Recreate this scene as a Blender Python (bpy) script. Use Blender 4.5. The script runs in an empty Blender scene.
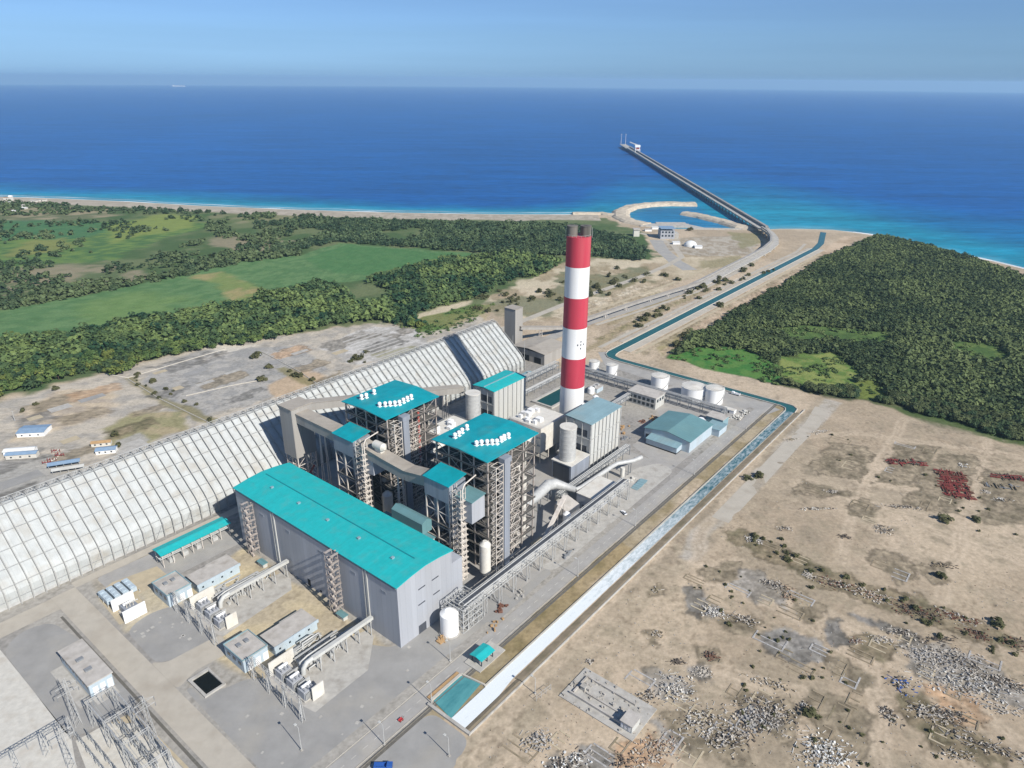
import bpy, math, random
import numpy as np
from mathutils import Matrix, Vector
random.seed(11)
rng = np.random.default_rng(11)
S = bpy.context.scene
COL = S.collection
R = math.radians
# ------------------------------------------------------------------ camera, sky, sun, exposure
CAM_H, PITCH, ROLL, FPX = 250.0, R(23.22), R(0.45), 711.0
cam = bpy.data.cameras.new('camera'); camo = bpy.data.objects.new('camera', cam); COL.objects.link(camo)
cam.sensor_width = 36; cam.lens = FPX / 1024 * 36; cam.clip_start = 1; cam.clip_end = 250000
camo.matrix_world = Matrix.Translation((0, 0, CAM_H)) @ Matrix.Rotation(R(90) - PITCH, 4, 'X') @ Matrix.Rotation(ROLL, 4, 'Z')
S.camera = camo
SUN_EL, SUN_AZ = R(37.5), R(314)            # the sun stands at math angle 314 deg (behind, to the right)
sd = Vector((math.cos(SUN_EL) * math.cos(SUN_AZ), math.cos(SUN_EL) * math.sin(SUN_AZ), math.sin(SUN_EL)))
sl = bpy.data.lights.new('sun', 'SUN'); sl.energy = 4.9; sl.angle = R(0.5); sl.color = (1, 0.955, 0.88)
so = bpy.data.objects.new('sun', sl); COL.objects.link(so)
so.rotation_euler = sd.to_track_quat('Z', 'Y').to_euler(); so.location = (300, -300, 500)
wd = bpy.data.worlds.new('World'); S.world = wd; wd.use_nodes = True
wn, wl = wd.node_tree.nodes, wd.node_tree.links
sky = wn.new('ShaderNodeTexSky'); sky.sky_type = 'NISHITA'; sky.sun_disc = False
sky.sun_elevation = SUN_EL; sky.sun_rotation = R(90) - SUN_AZ
sky.air_density = 1.0; sky.dust_density = 0.2; sky.ozone_density = 3.0; sky.altitude = 200
wn['Background'].inputs[1].default_value = 0.085
tc = wn.new('ShaderNodeTexCoord'); sx_ = wn.new('ShaderNodeSeparateXYZ'); wl.new(tc.outputs['Generated'], sx_.inputs[0])
cr = wn.new('ShaderNodeValToRGB'); wl.new(sx_.outputs['Z'], cr.inputs[0])      # clear tropical blue down to the horizon
e = cr.color_ramp.elements; e[0].position = 0.0; e[0].color = (.275, .515, 1.10, 1); e[1].position = .5; e[1].color = (.86, .94, 1.04, 1)
x_ = e.new(.05); x_.color = (.395, .585, .97, 1); x_ = e.new(.14); x_.color = (.56, .68, .91, 1)
mpw = wn.new('ShaderNodeMapping'); mpw.inputs['Scale'].default_value = (1.2, 1.2, 26); wl.new(tc.outputs['Generated'], mpw.inputs[0])
cn = wn.new('ShaderNodeTexNoise'); cn.inputs['Scale'].default_value = 1.6; cn.inputs['Detail'].default_value = 5; wl.new(mpw.outputs[0], cn.inputs['Vector'])
cm = wn.new('ShaderNodeMapRange'); cm.inputs[1].default_value = .35; cm.inputs[2].default_value = .75; cm.inputs[3].default_value = .99; cm.inputs[4].default_value = 1.08; wl.new(cn.outputs['Fac'], cm.inputs[0])
m1 = wn.new('ShaderNodeVectorMath'); m1.operation = 'MULTIPLY'; wl.new(sky.outputs[0], m1.inputs[0]); wl.new(cr.outputs[0], m1.inputs[1])
m2 = wn.new('ShaderNodeVectorMath'); m2.operation = 'SCALE'; wl.new(m1.outputs[0], m2.inputs[0]); wl.new(cm.outputs[0], m2.inputs['Scale'])
wl.new(m2.outputs[0], wn['Background'].inputs[0])
S.view_settings.view_transform = 'Standard'; S.view_settings.look = 'None'
S.view_settings.exposure = 0.36; S.view_settings.gamma = 1.0
HAZE = 4.6e-5
S.cycles.max_bounces = 6; S.cycles.diffuse_bounces = 3; S.cycles.glossy_bounces = 2; S.cycles.volume_bounces = 1
S.cycles.use_denoising = True

# ------------------------------------------------------------------ frames and picks
def at(px, py, z=0.0):
    """a measured point of the photograph -> the place it stands, on the level z"""
    dx, dy = px - 512, py - 384
    c, s = math.cos(ROLL), math.sin(ROLL)
    x, d = (dx * c + dy * s) / FPX, (-dx * s + dy * c) / FPX
    r = (x, math.cos(PITCH) - d * math.sin(PITCH), -math.sin(PITCH) - d * math.cos(PITCH))
    t = (z - CAM_H) / r[2]
    return (r[0] * t, r[1] * t)
PA = R(51); PO = np.array([-52.0, 262.0])
PU = np.array([math.cos(PA), math.sin(PA)]); PW = np.array([-math.sin(PA), math.cos(PA)])
def P2W(u, w): p = PO + u * PU + w * PW; return (float(p[0]), float(p[1]))
def W2P(x, y): q = np.array([x, y]) - PO; return (float(q @ PU), float(q @ PW))
def pat(px, py, z=0.0): return W2P(*at(px, py, z))

# ------------------------------------------------------------------ mesh helpers
class MB:
    def __init__(s): s.v, s.f, s.m, s.s = [], [], [], []
    def add(s, vs, fs, mi=0, smooth=False):
        n = len(s.v); s.v += [tuple(map(float, p)) for p in vs]
        for f in fs: s.f.append(tuple(n + i for i in f)); s.m.append(mi); s.s.append(smooth)
        return s
    def box(s, x0, x1, y0, y1, z0, z1, mi=0):
        return s.add([(x0,y0,z0),(x1,y0,z0),(x1,y1,z0),(x0,y1,z0),(x0,y0,z1),(x1,y0,z1),(x1,y1,z1),(x0,y1,z1)],
              [(3,2,1,0),(4,5,6,7),(0,1,5,4),(1,2,6,5),(2,3,7,6),(3,0,4,7)], mi)
    def rbox(s, cx, cy, lx, ly, z0, z1, a, mi=0):
        c, n = math.cos(a), math.sin(a)
        q = [(cx + i*lx/2*c - j*ly/2*n, cy + i*lx/2*n + j*ly/2*c) for i, j in ((-1,-1),(1,-1),(1,1),(-1,1))]
        return s.prism(q, z0, z1, mi)
    def prism(s, poly, z0, z1, mi=0):
        n = len(poly)
        return s.add([(x,y,z0) for x,y in poly] + [(x,y,z1) for x,y in poly],
              [tuple(range(n))[::-1], tuple(range(n, 2*n))] + [(i,(i+1)%n,n+(i+1)%n,n+i) for i in range(n)], mi)
    def extr(s, prof, a0, a1, axis='x', mi=0):
        """profile of (across, z) pairs extruded along axis"""
        n = len(prof)
        A = (lambda a, p: (a, p[0], p[1])) if axis == 'x' else (lambda a, p: (p[0], a, p[1]))
        return s.add([A(a0,p) for p in prof] + [A(a1,p) for p in prof],
              [tuple(range(n))[::-1], tuple(range(n, 2*n))] + [(i,(i+1)%n,n+(i+1)%n,n+i) for i in range(n)], mi)
    def bar(s, p, q, w=.3, h=None, mi=0):
        h = h or w; p, q = Vector(p), Vector(q); d = q - p
        if d.length < 1e-6: return s
        d.normalize(); up = Vector((0,0,1)) if abs(d.z) < .95 else Vector((1,0,0))
        a = d.cross(up).normalized() * (w/2); b = a.cross(d).normalized() * (h/2)
        vs = [p-a-b,p+a-b,p+a+b,p-a+b,q-a-b,q+a-b,q+a+b,q-a+b]
        return s.add(vs, [(3,2,1,0),(4,5,6,7),(0,1,5,4),(1,2,6,5),(2,3,7,6),(3,0,4,7)], mi)
    def tube(s, p, q, r, r2=None, n=10, mi=0, caps=True):
        return s.path([p, q], [r, r if r2 is None else r2], n, mi, caps)
    def path(s, pts, r, n=10, mi=0, caps=True):
        pts = [Vector(p) for p in pts]; rs = r if isinstance(r, (list, tuple)) else [r] * len(pts)
        vs = []; prev = None
        for i, p in enumerate(pts):
            d = ((pts[min(i+1, len(pts)-1)] - p).normalized() + (p - pts[max(i-1, 0)]).normalized()).normalized()
            if prev is None:
                up = Vector((0,0,1)) if abs(d.z) < .9 else Vector((1,0,0)); a = d.cross(up).normalized()
            else: a = (prev - d * prev.dot(d)).normalized()
            prev = a; b = d.cross(a).normalized()
            for k in range(n):
                t = 2*math.pi*k/n; vs.append(p + (a*math.cos(t) + b*math.sin(t)) * rs[i])
        m = len(pts)
        s.add(vs, [(j*n+k, j*n+(k+1)%n, (j+1)*n+(k+1)%n, (j+1)*n+k) for j in range(m-1) for k in range(n)], mi, True)
        if caps:
            s.add(vs[:n], [tuple(range(n))[::-1]], mi); s.add(vs[-n:], [tuple(range(n))], mi)
        return s
    def sheet(s, poly, z, mi=0):
        return s.add([(x,y,z) for x,y in poly], [tuple(range(len(poly)))], mi)
    def build(s, name, mats, parent=None, frame='P', origin=None):
        me = bpy.data.meshes.new(name)
        if parent is not None: o0, frame = parent['_o'], None
        elif origin is None:
            v = np.array(s.v); o0 = ((v[:,0].min()+v[:,0].max())/2, (v[:,1].min()+v[:,1].max())/2, v[:,2].min())
        else: o0 = origin
        vs = np.array(s.v) - np.array(list(o0))
        me.from_pydata(vs.tolist(), [], s.f)
        for m in (mats if isinstance(mats, (list, tuple)) else [mats]): me.materials.append(m)
        me.polygons.foreach_set('material_index', s.m); me.polygons.foreach_set('use_smooth', s.s); me.update()
        o = bpy.data.objects.new(name, me); COL.objects.link(o)
        if parent is not None: o.parent = parent; o['_o'] = list(o0)
        else: place(o, o0, frame)
        return o
def place(o, o0, frame, rz=0):
    if frame == 'P': x, y = P2W(o0[0], o0[1]); o.location = (x, y, o0[2]); o.rotation_euler = (0, 0, PA + rz)
    else: o.location = o0; o.rotation_euler = (0, 0, rz)
    o['_o'] = [float(a) for a in o0]
def tag(o, label, cat, group=None, kind=None):
    if label: o['label'] = label
    if cat: o['category'] = cat
    if group: o['group'] = group
    if kind: o['kind'] = kind
    return o
def thing(name, label, cat, u, w, z=0, group=None, frame='P'):
    o = bpy.data.objects.new(name, None); COL.objects.link(o); o.empty_display_size = 1
    place(o, (u, w, z), frame); return tag(o, label, cat, group)
def dup(src, o0, frame='P', label=None, rz=0, group=None, scale=None):
    c = src.copy(); COL.objects.link(c); place(c, o0, frame, rz)
    if label: c['label'] = label
    if group: c['group'] = group
    if scale: c.scale = scale
    for ch in list(src.children): dup_child(ch, c)
    return c
def dup_child(ch, parent):
    d = ch.copy(); COL.objects.link(d); d.parent = parent
    for g in list(ch.children): dup_child(g, d)
def structure(name, mb, m, frame='P'): return tag(mb.build(name, m, None, frame), None, None, None, 'structure')

# ------------------------------------------------------------------ materials
EXPO = 1.28
def lin(c): return tuple(((x/255)/12.92 if x/255 <= .04045 else ((x/255+.055)/1.055)**2.4) for x in c)
def alb(*c): return tuple(min(.86, x / EXPO) for x in lin(c))        # base colour of a thing seen as c when it lies in full sun
def mat(name, col, rough=.65, var=.14, scale=.25, metal=0, streak=False, rib=0, ribdir=(1,1,0), dirt=None, dirt_amt=.35, bump=0, spec=.3):
    m = bpy.data.materials.new(name); m.use_nodes = True
    N, Lk = m.node_tree.nodes, m.node_tree.links; b = N['Principled BSDF']
    b.inputs['Roughness'].default_value = rough; b.inputs['Metallic'].default_value = metal
    b.inputs['Specular IOR Level'].default_value = spec
    g = N.new('ShaderNodeNewGeometry'); mp = N.new('ShaderNodeMapping'); Lk.new(g.outputs['Position'], mp.inputs[0])
    if streak: mp.inputs['Scale'].default_value = (1, 1, .09)
    n = N.new('ShaderNodeTexNoise'); n.inputs['Scale'].default_value = scale; n.inputs['Detail'].default_value = 6; n.inputs['Roughness'].default_value = .65
    Lk.new(mp.outputs[0], n.inputs['Vector'])
    r = N.new('ShaderNodeMapRange'); r.inputs[1].default_value = .3; r.inputs[2].default_value = .7
    r.inputs[3].default_value = 1 - var; r.inputs[4].default_value = 1 + var; Lk.new(n.outputs['Fac'], r.inputs[0])
    base = N.new('ShaderNodeVectorMath'); base.operation = 'SCALE'; base.inputs[0].default_value = col; Lk.new(r.outputs[0], base.inputs['Scale'])
    out = base.outputs[0]
    if dirt:
        n2 = N.new('ShaderNodeTexNoise'); n2.inputs['Scale'].default_value = scale*.55; n2.inputs['Detail'].default_value = 8
        Lk.new(mp.outputs[0], n2.inputs['Vector'])
        r2 = N.new('ShaderNodeMapRange'); r2.inputs[1].default_value = .5; r2.inputs[2].default_value = .72; r2.inputs[3].default_value = 0; r2.inputs[4].default_value = dirt_amt
        Lk.new(n2.outputs['Fac'], r2.inputs[0])
        mx = N.new('ShaderNodeMix'); mx.data_type = 'RGBA'; Lk.new(r2.outputs[0], mx.inputs[0]); Lk.new(out, mx.inputs[6])
        mx.inputs[7].default_value = (*dirt, 1); out = mx.outputs[2]
    if rib:
        d = N.new('ShaderNodeVectorMath'); d.operation = 'DOT_PRODUCT'; Lk.new(g.outputs['Position'], d.inputs[0])
        if ribdir == 'uw': dv = PU + PW
        elif ribdir == 'u': dv = PU
        else: dv = PW
        d.inputs[1].default_value = (float(dv[0]), float(dv[1]), 0)
        k = N.new('ShaderNodeMath'); k.operation = 'MULTIPLY'; k.inputs[1].default_value = 1/rib; Lk.new(d.outputs['Value'], k.inputs[0])
        fr = N.new('ShaderNodeMath'); fr.operation = 'FRACT'; Lk.new(k.outputs[0], fr.inputs[0])
        fl = N.new('ShaderNodeMath'); fl.operation = 'FLOOR'; Lk.new(k.outputs[0], fl.inputs[0])
        wn_ = N.new('ShaderNodeTexWhiteNoise'); wn_.noise_dimensions = '1D'; Lk.new(fl.outputs[0], wn_.inputs['W'])
        pr = N.new('ShaderNodeMapRange'); pr.inputs[3].default_value = .96; pr.inputs[4].default_value = 1.03; Lk.new(wn_.outputs['Value'], pr.inputs[0])
        lt = N.new('ShaderNodeMath'); lt.operation = 'LESS_THAN'; lt.inputs[1].default_value = .1; Lk.new(fr.outputs[0], lt.inputs[0])
        sb = N.new('ShaderNodeMath'); sb.operation = 'MULTIPLY_ADD'; sb.inputs[1].default_value = -.09; Lk.new(lt.outputs[0], sb.inputs[0]); Lk.new(pr.outputs[0], sb.inputs[2])
        sc = N.new('ShaderNodeVectorMath'); sc.operation = 'SCALE'; Lk.new(out, sc.inputs[0]); Lk.new(sb.outputs[0], sc.inputs['Scale']); out = sc.outputs[0]
    Lk.new(out, b.inputs['Base Color'])
    if bump:
        bp = N.new('ShaderNodeBump'); bp.inputs['Strength'].default_value = .6; bp.inputs['Distance'].default_value = bump
        Lk.new(n.outputs['Fac'], bp.inputs['Height']); Lk.new(bp.outputs[0], b.inputs['Normal'])
    return m
DUST = alb(178, 162, 138)
M = dict(
 teal=mat('teal_sheet', alb(36,186,187), .6, .08, .35, rib=2.0, ribdir='w', dirt=alb(96,172,166), dirt_amt=.4, spec=.35),
 teal_b=mat('teal_boiler_sheet', alb(8,160,172), .55, .13, .2, rib=1.6, ribdir='w', dirt=alb(80,156,156), dirt_amt=.5, spec=.35),
 teal_dull=mat('weathered_teal_sheet', alb(140,172,180), .6, .1, .1, rib=3, ribdir='w', dirt=alb(150,160,155), dirt_amt=.5),
 teal_green=mat('green_sheet', alb(110,150,154), .55, .1, .1, rib=3, ribdir='u', dirt=alb(120,150,145), dirt_amt=.4),
 wall=mat('grey_cladding', alb(180,183,189), .55, .07, .1, streak=True, rib=3.4, ribdir='uw', dirt=alb(152,150,147), dirt_amt=.35),
 wall_warm=mat('light_cladding', alb(205,205,200), .6, .09, .14, streak=True, rib=4, ribdir='uw', dirt=alb(165,155,140), dirt_amt=.35),
 bluewall=mat('pale_blue_wall', alb(190,205,214), .6, .08, .3, streak=True, dirt=alb(170,165,155), dirt_amt=.3),
 conc=mat('concrete', alb(190,186,178), .85, .14, .35, dirt=alb(140,132,120), dirt_amt=.5),
 conc_roof=mat('concrete_roof', alb(196,190,182), .85, .12, .3, dirt=alb(150,142,130), dirt_amt=.6),
 galv=mat('galvanised_steel', alb(198,198,195), .5, .15, .4, metal=.1),
 steel=mat('cream_painted_steel', alb(222,214,204), .5, .14, .5, dirt=alb(170,140,118), dirt_amt=.3),
 stair=mat('stair_steel', alb(186,176,168), .6, .2, .8, dirt=alb(140,120,104), dirt_amt=.5),
 steel_grey=mat('grey_steel', alb(140,143,146), .5, .18, .5),
 dark=mat('dark_casing', alb(78,82,90), .7, .2, .3, streak=True, dirt=alb(60,55,50), dirt_amt=.5),
 casing=mat('grey_casing', alb(150,156,166), .6, .14, .2, streak=True, rib=3, ribdir='uw', dirt=alb(110,105,98), dirt_amt=.4),
 grating=mat('floor_grating', alb(104,102,98), .8, .2, .6),
 white=mat('white_paint', (.78,.78,.77), .5, .05, .3, streak=True, dirt=alb(190,175,155), dirt_amt=.3),
 ivory=mat('off_white_paint', alb(226,222,212), .55, .08, .3, dirt=alb(180,160,135), dirt_amt=.3),
 red=mat('red_paint', (.43,.042,.068), .55, .10, .16, streak=True, dirt=(.50,.14,.14), dirt_amt=.55),
 chim_white=mat('white_chimney_paint', (.70,.70,.69), .55, .08, .16, streak=True, dirt=alb(192,184,172), dirt_amt=.55),
 scrap=mat('rusty_scrap', alb(128,92,78), .8, .35, .8, dirt=alb(96,76,66), dirt_amt=.5, spec=.1),
 conc_dull=mat('dusty_concrete_scrap', alb(200,192,180), .9, .3, .8, dirt=alb(140,130,116), dirt_amt=.6, spec=.1),
 greydust=mat('grey_scrap', alb(184,181,177), .9, .3, .8, dirt=alb(120,112,104), dirt_amt=.5, spec=.1),
 rust=mat('rusty_red_steel', alb(150,72,68), .75, .3, .8, dirt=alb(120,80,70), dirt_amt=.6),
 rustpipe=mat('red_oxide_pipe', alb(190,95,85), .6, .15, .5),
 flue=mat('sooty_flue', alb(120,116,108), .7, .2, .3, streak=True, dirt=alb(50,48,46), dirt_amt=.7),
 black=mat('black_void', alb(40,40,42), .8, .1, .3),
 gallery=mat('conveyor_cladding', alb(170,166,160), .65, .08, .15, streak=True, rib=3, ribdir='uw', dirt=alb(130,124,116), dirt_amt=.4),
 gallery_roof=mat('conveyor_roof', alb(178,170,158), .7, .08, .2, rib=3, ribdir='uw', dirt=alb(140,130,118), dirt_amt=.45),
 shed=mat('coal_shed_sheet', alb(194,197,195), .6, .10, .2, rib=2.9, ribdir='u', dirt=alb(172,164,150), dirt_amt=.6),
 shed_far=mat('coal_shed_rib', alb(172,171,167), .6, .12, .3),
 asphalt=mat('asphalt', alb(172,169,164), .9, .12, .12, dirt=alb(188,181,168), dirt_amt=.6, spec=.15),
 yard=mat('yard_paving', alb(162,160,156), .9, .12, .09, dirt=alb(182,176,164), dirt_amt=.55, spec=.15),
 concroad=mat('concrete_road', alb(192,184,170), .9, .08, .15, dirt=alb(170,160,145), dirt_amt=.6, spec=.15),
 gravel=mat('pale_gravel', alb(212,208,198), .95, .12, .35, dirt=alb(190,180,165), dirt_amt=.5, spec=.1),
 tanpad=mat('tan_pad', alb(196,182,155), .95, .12, .2, dirt=alb(165,155,140), dirt_amt=.5, spec=.1),
 kerb=mat('kerb_concrete', alb(196,190,178), .9, .1, .5),
 drain=mat('drain_channel', alb(112,108,100), .9, .2, .6),
 glass=mat('window_glass', alb(50,62,72), .12, .1, .5, spec=.6),
 rock=mat('breakwater_rock', alb(205,192,172), .9, .2, .15, bump=.6, dirt=alb(150,140,128), dirt_amt=.5, spec=.1),
 rubble=mat('broken_concrete', alb(186,180,170), .9, .3, .9, dirt=alb(110,100,90), dirt_amt=.6, spec=.1),
 rubble_tan=mat('broken_brick', alb(176,150,128), .9, .3, .9, dirt=alb(110,90,76), dirt_amt=.5, spec=.1),
 rubble_dark=mat('dark_scrap', alb(110,101,92), .9, .4, .9, spec=.1),
 soil=mat('embankment_soil', alb(158,144,122), .95, .2, .2, dirt=alb(110,108,80), dirt_amt=.6, bump=.2, spec=.1),
 sheetwhite=mat('white_sheeting', alb(236,236,232), .6, .12, .5),
 bluesheet=mat('blue_sheet_roof', alb(140,166,192), .5, .12, .4, dirt=alb(150,165,180), dirt_amt=.4),
 bluetruck=mat('blue_vehicle_paint', (.03,.1,.34), .35, .05, .4, spec=.5),
 redpaint=mat('red_vehicle_paint', (.42,.05,.05), .4, .1, .4),
 carwhite=mat('white_vehicle_paint', (.75,.75,.75), .3, .03, .4, spec=.5),
 tyre=mat('tyre_rubber', (.02,.02,.02), .9, .1, 1),
 timber=mat('timber', alb(186,152,110), .8, .15, .5),
)

# ------------------------------------------------------------------ numpy noise and polygon masks
def hash2(ix, iy, seed):
    h = (ix.astype(np.int64) * 374761393 + iy.astype(np.int64) * 668265263 + seed * 1442695041) & 0xffffffff
    h = ((h ^ (h >> 13)) * 1274126177) & 0xffffffff
    return ((h ^ (h >> 16)) & 0xffff) / 65535.0
def vnoise(x, y, seed=0):
    ix, iy = np.floor(x), np.floor(y); fx, fy = x - ix, y - iy
    fx, fy = fx*fx*(3-2*fx), fy*fy*(3-2*fy)
    a, b, c, d = hash2(ix, iy, seed), hash2(ix+1, iy, seed), hash2(ix, iy+1, seed), hash2(ix+1, iy+1, seed)
    return (a*(1-fx)+b*fx)*(1-fy) + (c*(1-fx)+d*fx)*fy
def fbm(x, y, s, seed=0, o=4):
    t, a, n = 0, 1, 0
    for k in range(o): t = t + a*vnoise(x/s*2**k, y/s*2**k, seed+k); n += a; a *= .55
    return t/n
def sdf(px, py, poly):
    """signed distance, positive inside"""
    d2 = np.full(px.shape, 1e18); ins = np.zeros(px.shape, bool); n = len(poly)
    for i in range(n):
        ax, ay = poly[i]; bx, by = poly[(i+1) % n]
        ex, ey = bx-ax, by-ay; L2 = ex*ex+ey*ey+1e-9
        t = np.clip(((px-ax)*ex+(py-ay)*ey)/L2, 0, 1)
        d2 = np.minimum(d2, (px-ax-t*ex)**2+(py-ay-t*ey)**2)
        if ay != by:
            c = ((ay > py) != (by > py)) & (px < (bx-ax)*(py-ay)/(by-ay)+ax); ins ^= c
    return np.sqrt(d2)*np.where(ins, 1, -1)
def pxpoly(*p): return [at(*q) for q in p]
def puw(*p): return [P2W(*q) for q in p]
COAST = [(-4000,1640),(-2050,1629),(-1154,1631),(-1006,1610),(-834,1576),(-664,1531),(-441,1491),(-230,1464),(-27,1456),(150,1462),(185,1460),(226,1385),(262,1318),(300,1316),(453,1314),(494,1325),(532,1327),(590,1320),(613,1302),(643,1276),(678,1217),(712,1120),(735,1080),(760,1010),(830,860),(960,720),(1200,600),(1700,480),(4000,300)]
cx_, cy_ = np.array([c[0] for c in COAST], float), np.array([c[1] for c in COAST], float)
def coast_d(x, y):
    """metres inland of the shoreline (negative at sea), smooth enough for shading"""
    return np.interp(x, cx_, cy_) - y

# ------------------------------------------------------------------ ground sheet
def axis_lines(a0, a1, step, lo, hi, grow=1.035, mx=30):
    L = list(np.arange(a0, a1+.01, step)); s = step; p = a1
    while p < hi: s = min(mx, s*grow); p += s; L.append(p)
    s = step; p = a0; F_ = []
    while p > lo: s = min(mx, s*grow); p -= s; F_.append(p)
    return np.array(F_[::-1]+L)
gx = axis_lines(-240, 560, 1.1, -3200, 3000, 1.02, 25)
gy = axis_lines(150, 620, 1.1, -500, 1900, 1.012, 5)
X, Y = np.meshgrid(gx, gy); shp = X.shape; x, y = X.ravel(), Y.ravel()
nb = fbm(x, y, 60, 1, 5); nf = fbm(x, y, 9, 7, 4); nc = fbm(x, y, 22, 13, 4)
spk0 = fbm(x, y, 3.2, 93, 2); spk1 = fbm(x, y, 1.6, 97, 2); wx, wy = (fbm(x, y, 24, 21, 3)-.5), (fbm(x, y, 24, 31, 3)-.5)
col = np.zeros((x.size, 3)); 
def mixc(mask, c):
    global col
    col = col*(1-mask[:, None]) + np.array(c)[None]*mask[:, None]
def mixa(mask, arr):
    global col
    col = col*(1-mask[:, None]) + arr*mask[:, None]
def ss(v, a, b): t = np.clip((v-a)/(b-a), 0, 1); return t*t*(3-2*t)
def two(c1, c2, n, a=.35, b=.65): t = ss(n, a, b)[:, None]; return np.array(c1)[None]*(1-t)+np.array(c2)[None]*t
def region(poly, c, feather=4, warp=14, amt=1, c2=None, n=None, mask=None, rim=0):
    xs, ys = [p[0] for p in poly], [p[1] for p in poly]; pad = feather+warp+2
    k = np.where((x > min(xs)-pad) & (x < max(xs)+pad) & (y > min(ys)-pad) & (y < max(ys)+pad))[0]
    if not len(k): return
    d = sdf(x[k]+wx[k]*warp*2, y[k]+wy[k]*warp*2, poly)
    if rim: d = d+(nf[k]-.5)*9+(spk0[k]-.5)*5
    m = ss(d, -feather/2, feather/2)*amt
    if mask is not None: m = m*mask[k]
    if c2 is not None:
        t = ss((nb if n is None else n)[k], .38, .62)[:, None]; arr = np.array(c)[None]*(1-t)+np.array(c2)[None]*t
    else: arr = np.array(c)[None]
    col[k] = col[k]*(1-m[:, None])+arr*m[:, None]
    if rim:
        sp = 1+(.9*(spk0[k]-.5)+.9*(spk1[k]-.5))*m; col[k] = np.clip(col[k]*sp[:, None], .02, .6)
        r_ = ss(1.5-np.abs(d-.6), 0, 1.2)*ss(nf[k], .4, .6)*rim; col[k] = col[k]*(1-.34*r_[:, None])
        r_ = ss(2.6-np.abs(d+2.6), 0, 2)*.35*rim; col[k] = col[k]*(1+.10*r_[:, None])
col[:] = two(alb(197,179,155), alb(177,160,137), nb)
mixa(ss(nf, .55, .75)*.35, two(alb(166,153,134), alb(154,143,126), nc))
# --- inland left: fields, scrub
left = pxpoly((-900,205),(-60,200),(0,199),(130,204),(300,213),(450,216),(610,219),(640,232),(662,258),(560,285),(520,287),(478,306),(430,335),(382,322),(300,334),(200,347),(100,373),(0,400),(-200,445),(-900,640))
scrub = two(alb(84,106,66), alb(112,122,84), nb)
region(left, alb(80,102,64), 12, 20, 1, alb(110,120,84))
BR, BR2 = alb(150,140,116), alb(128,126,100)
region(pxpoly((-300,262),(0,258),(60,262),(140,266),(150,278),(90,292),(0,304),(-300,330)), BR, 20, 40, .9, alb(98,112,78), nc)
region(pxpoly((215,236),(262,236),(300,242),(290,250),(240,252),(210,244)), BR, 10, 14, .9, BR2)
region(pxpoly((240,206),(300,212),(350,216),(330,226),(270,225),(200,220)), alb(150,142,112), 12, 20, .6, alb(110,120,80), nc)
region(pxpoly((0,209),(60,207),(110,207),(120,216),(60,221),(0,222)), alb(168,154,128), 12, 25, .8, alb(110,114,86), nc)
region(pxpoly((-400,228),(0,222),(110,222),(196,216),(205,228),(160,240),(110,262),(40,266),(-400,300)), alb(112,136,74), 20, 30, .95, alb(80,112,68), nf)
region(pxpoly((-300,226),(0,220),(100,222),(108,232),(70,240),(0,240),(-300,250)), alb(72,116,82), 16, 20, .7)
region(pxpoly((30,240),(62,238),(80,246),(40,254),(5,258)), alb(140,140,84), 10, 14, .7)
region(pxpoly((110,226),(160,214),(200,216),(190,228),(140,236),(112,244)), alb(140,150,82), 10, 14, .7)
fld = pxpoly((-500,380),(-500,345),(0,311),(146,283),(246,261),(300,255),(339,243.5),(398,247.5),(492,255.5),(432,264),(376,278),(316,285),(272,295),(234,308),(140,320),(73,334.5),(0,345))
region(fld, alb(104,134,88), 6, 8, 1, alb(88,122,78), nf)
region(pxpoly((300,258),(345,245),(400,249),(480,256),(420,264),(370,275),(330,272)), alb(74,120,72), 14, 20, .6)
region(pxpoly((195,275),(225,272),(262,290),(272,297),(235,305),(222,290)), alb(170,152,108), 10, 12, .8, alb(130,142,84), nc)
region(pxpoly((90,300),(150,290),(190,300),(150,318),(80,330)), alb(128,150,84), 30, 20, .4)
# --- sandy waste between forest and chimney
SD, SD2 = alb(208,194,168), alb(170,154,128)
waste = pxpoly((480,304),(520,282),(560,262),(600,258),(648,260),(690,252),(740,255),(640,300),(590,318),(520,322))
region(waste, SD, 12, 16, .9, SD2, nc)
GS, GS2 = alb(84,96,64), alb(124,122,90)
region(pxpoly((540,300),(560,272),(605,276),(650,266),(656,276),(600,296),(560,305)), GS, 10, 26, .75, GS2, nc)
region(pxpoly((480,302),(520,294),(560,300),(552,316),(500,316)), GS, 10, 20, .7, GS2, nc)
region(pxpoly((400,330),(416,316),(470,304),(496,306),(472,322),(430,342)), alb(92,122,62), 8, 12, .9, alb(130,134,84), nc)
region(pxpoly((413,316),(440,306),(470,300),(468,304),(440,312),(416,321)), SD, 5, 8, .9)
region(pxpoly((450,324),(476,316),(492,314),(482,326),(462,334)), alb(176,162,128), 6, 8, .8)
# --- right wood floor and clearings
wood = pxpoly((667,357),(696,337),(770,295),(821,262),(859,245),(874,236),(909,242),(962,256),(1024,277),(1300,330),(1300,520),(1001,438),(873,402),(827,399),(777,386))
region(wood, alb(60,74,48), 8, 10, 1, alb(80,88,56), nc)
region(pxpoly((669,357),(700,348),(745,350),(776,366),(776,384),(720,372)), alb(70,122,58), 5, 10, .95, alb(94,132,66), nf)
region(pxpoly((778,356),(830,352),(862,372),(856,388),(800,386),(777,380)), alb(138,148,84), 8, 16, .95, alb(104,130,66), nf)
region(pxpoly((765,330),(800,325),(890,332),(888,345),(840,342),(790,340)), alb(98,122,66), 8, 12, .9, alb(78,104,56), nf)
region(pxpoly((942,340),(985,343),(1015,355),(1000,366),(950,352)), alb(104,124,66), 8, 12, .9, alb(78,104,56), nf)
region(pxpoly((855,384),(880,376),(885,398),(860,400)), alb(128,142,70), 8, 10, .7)
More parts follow.
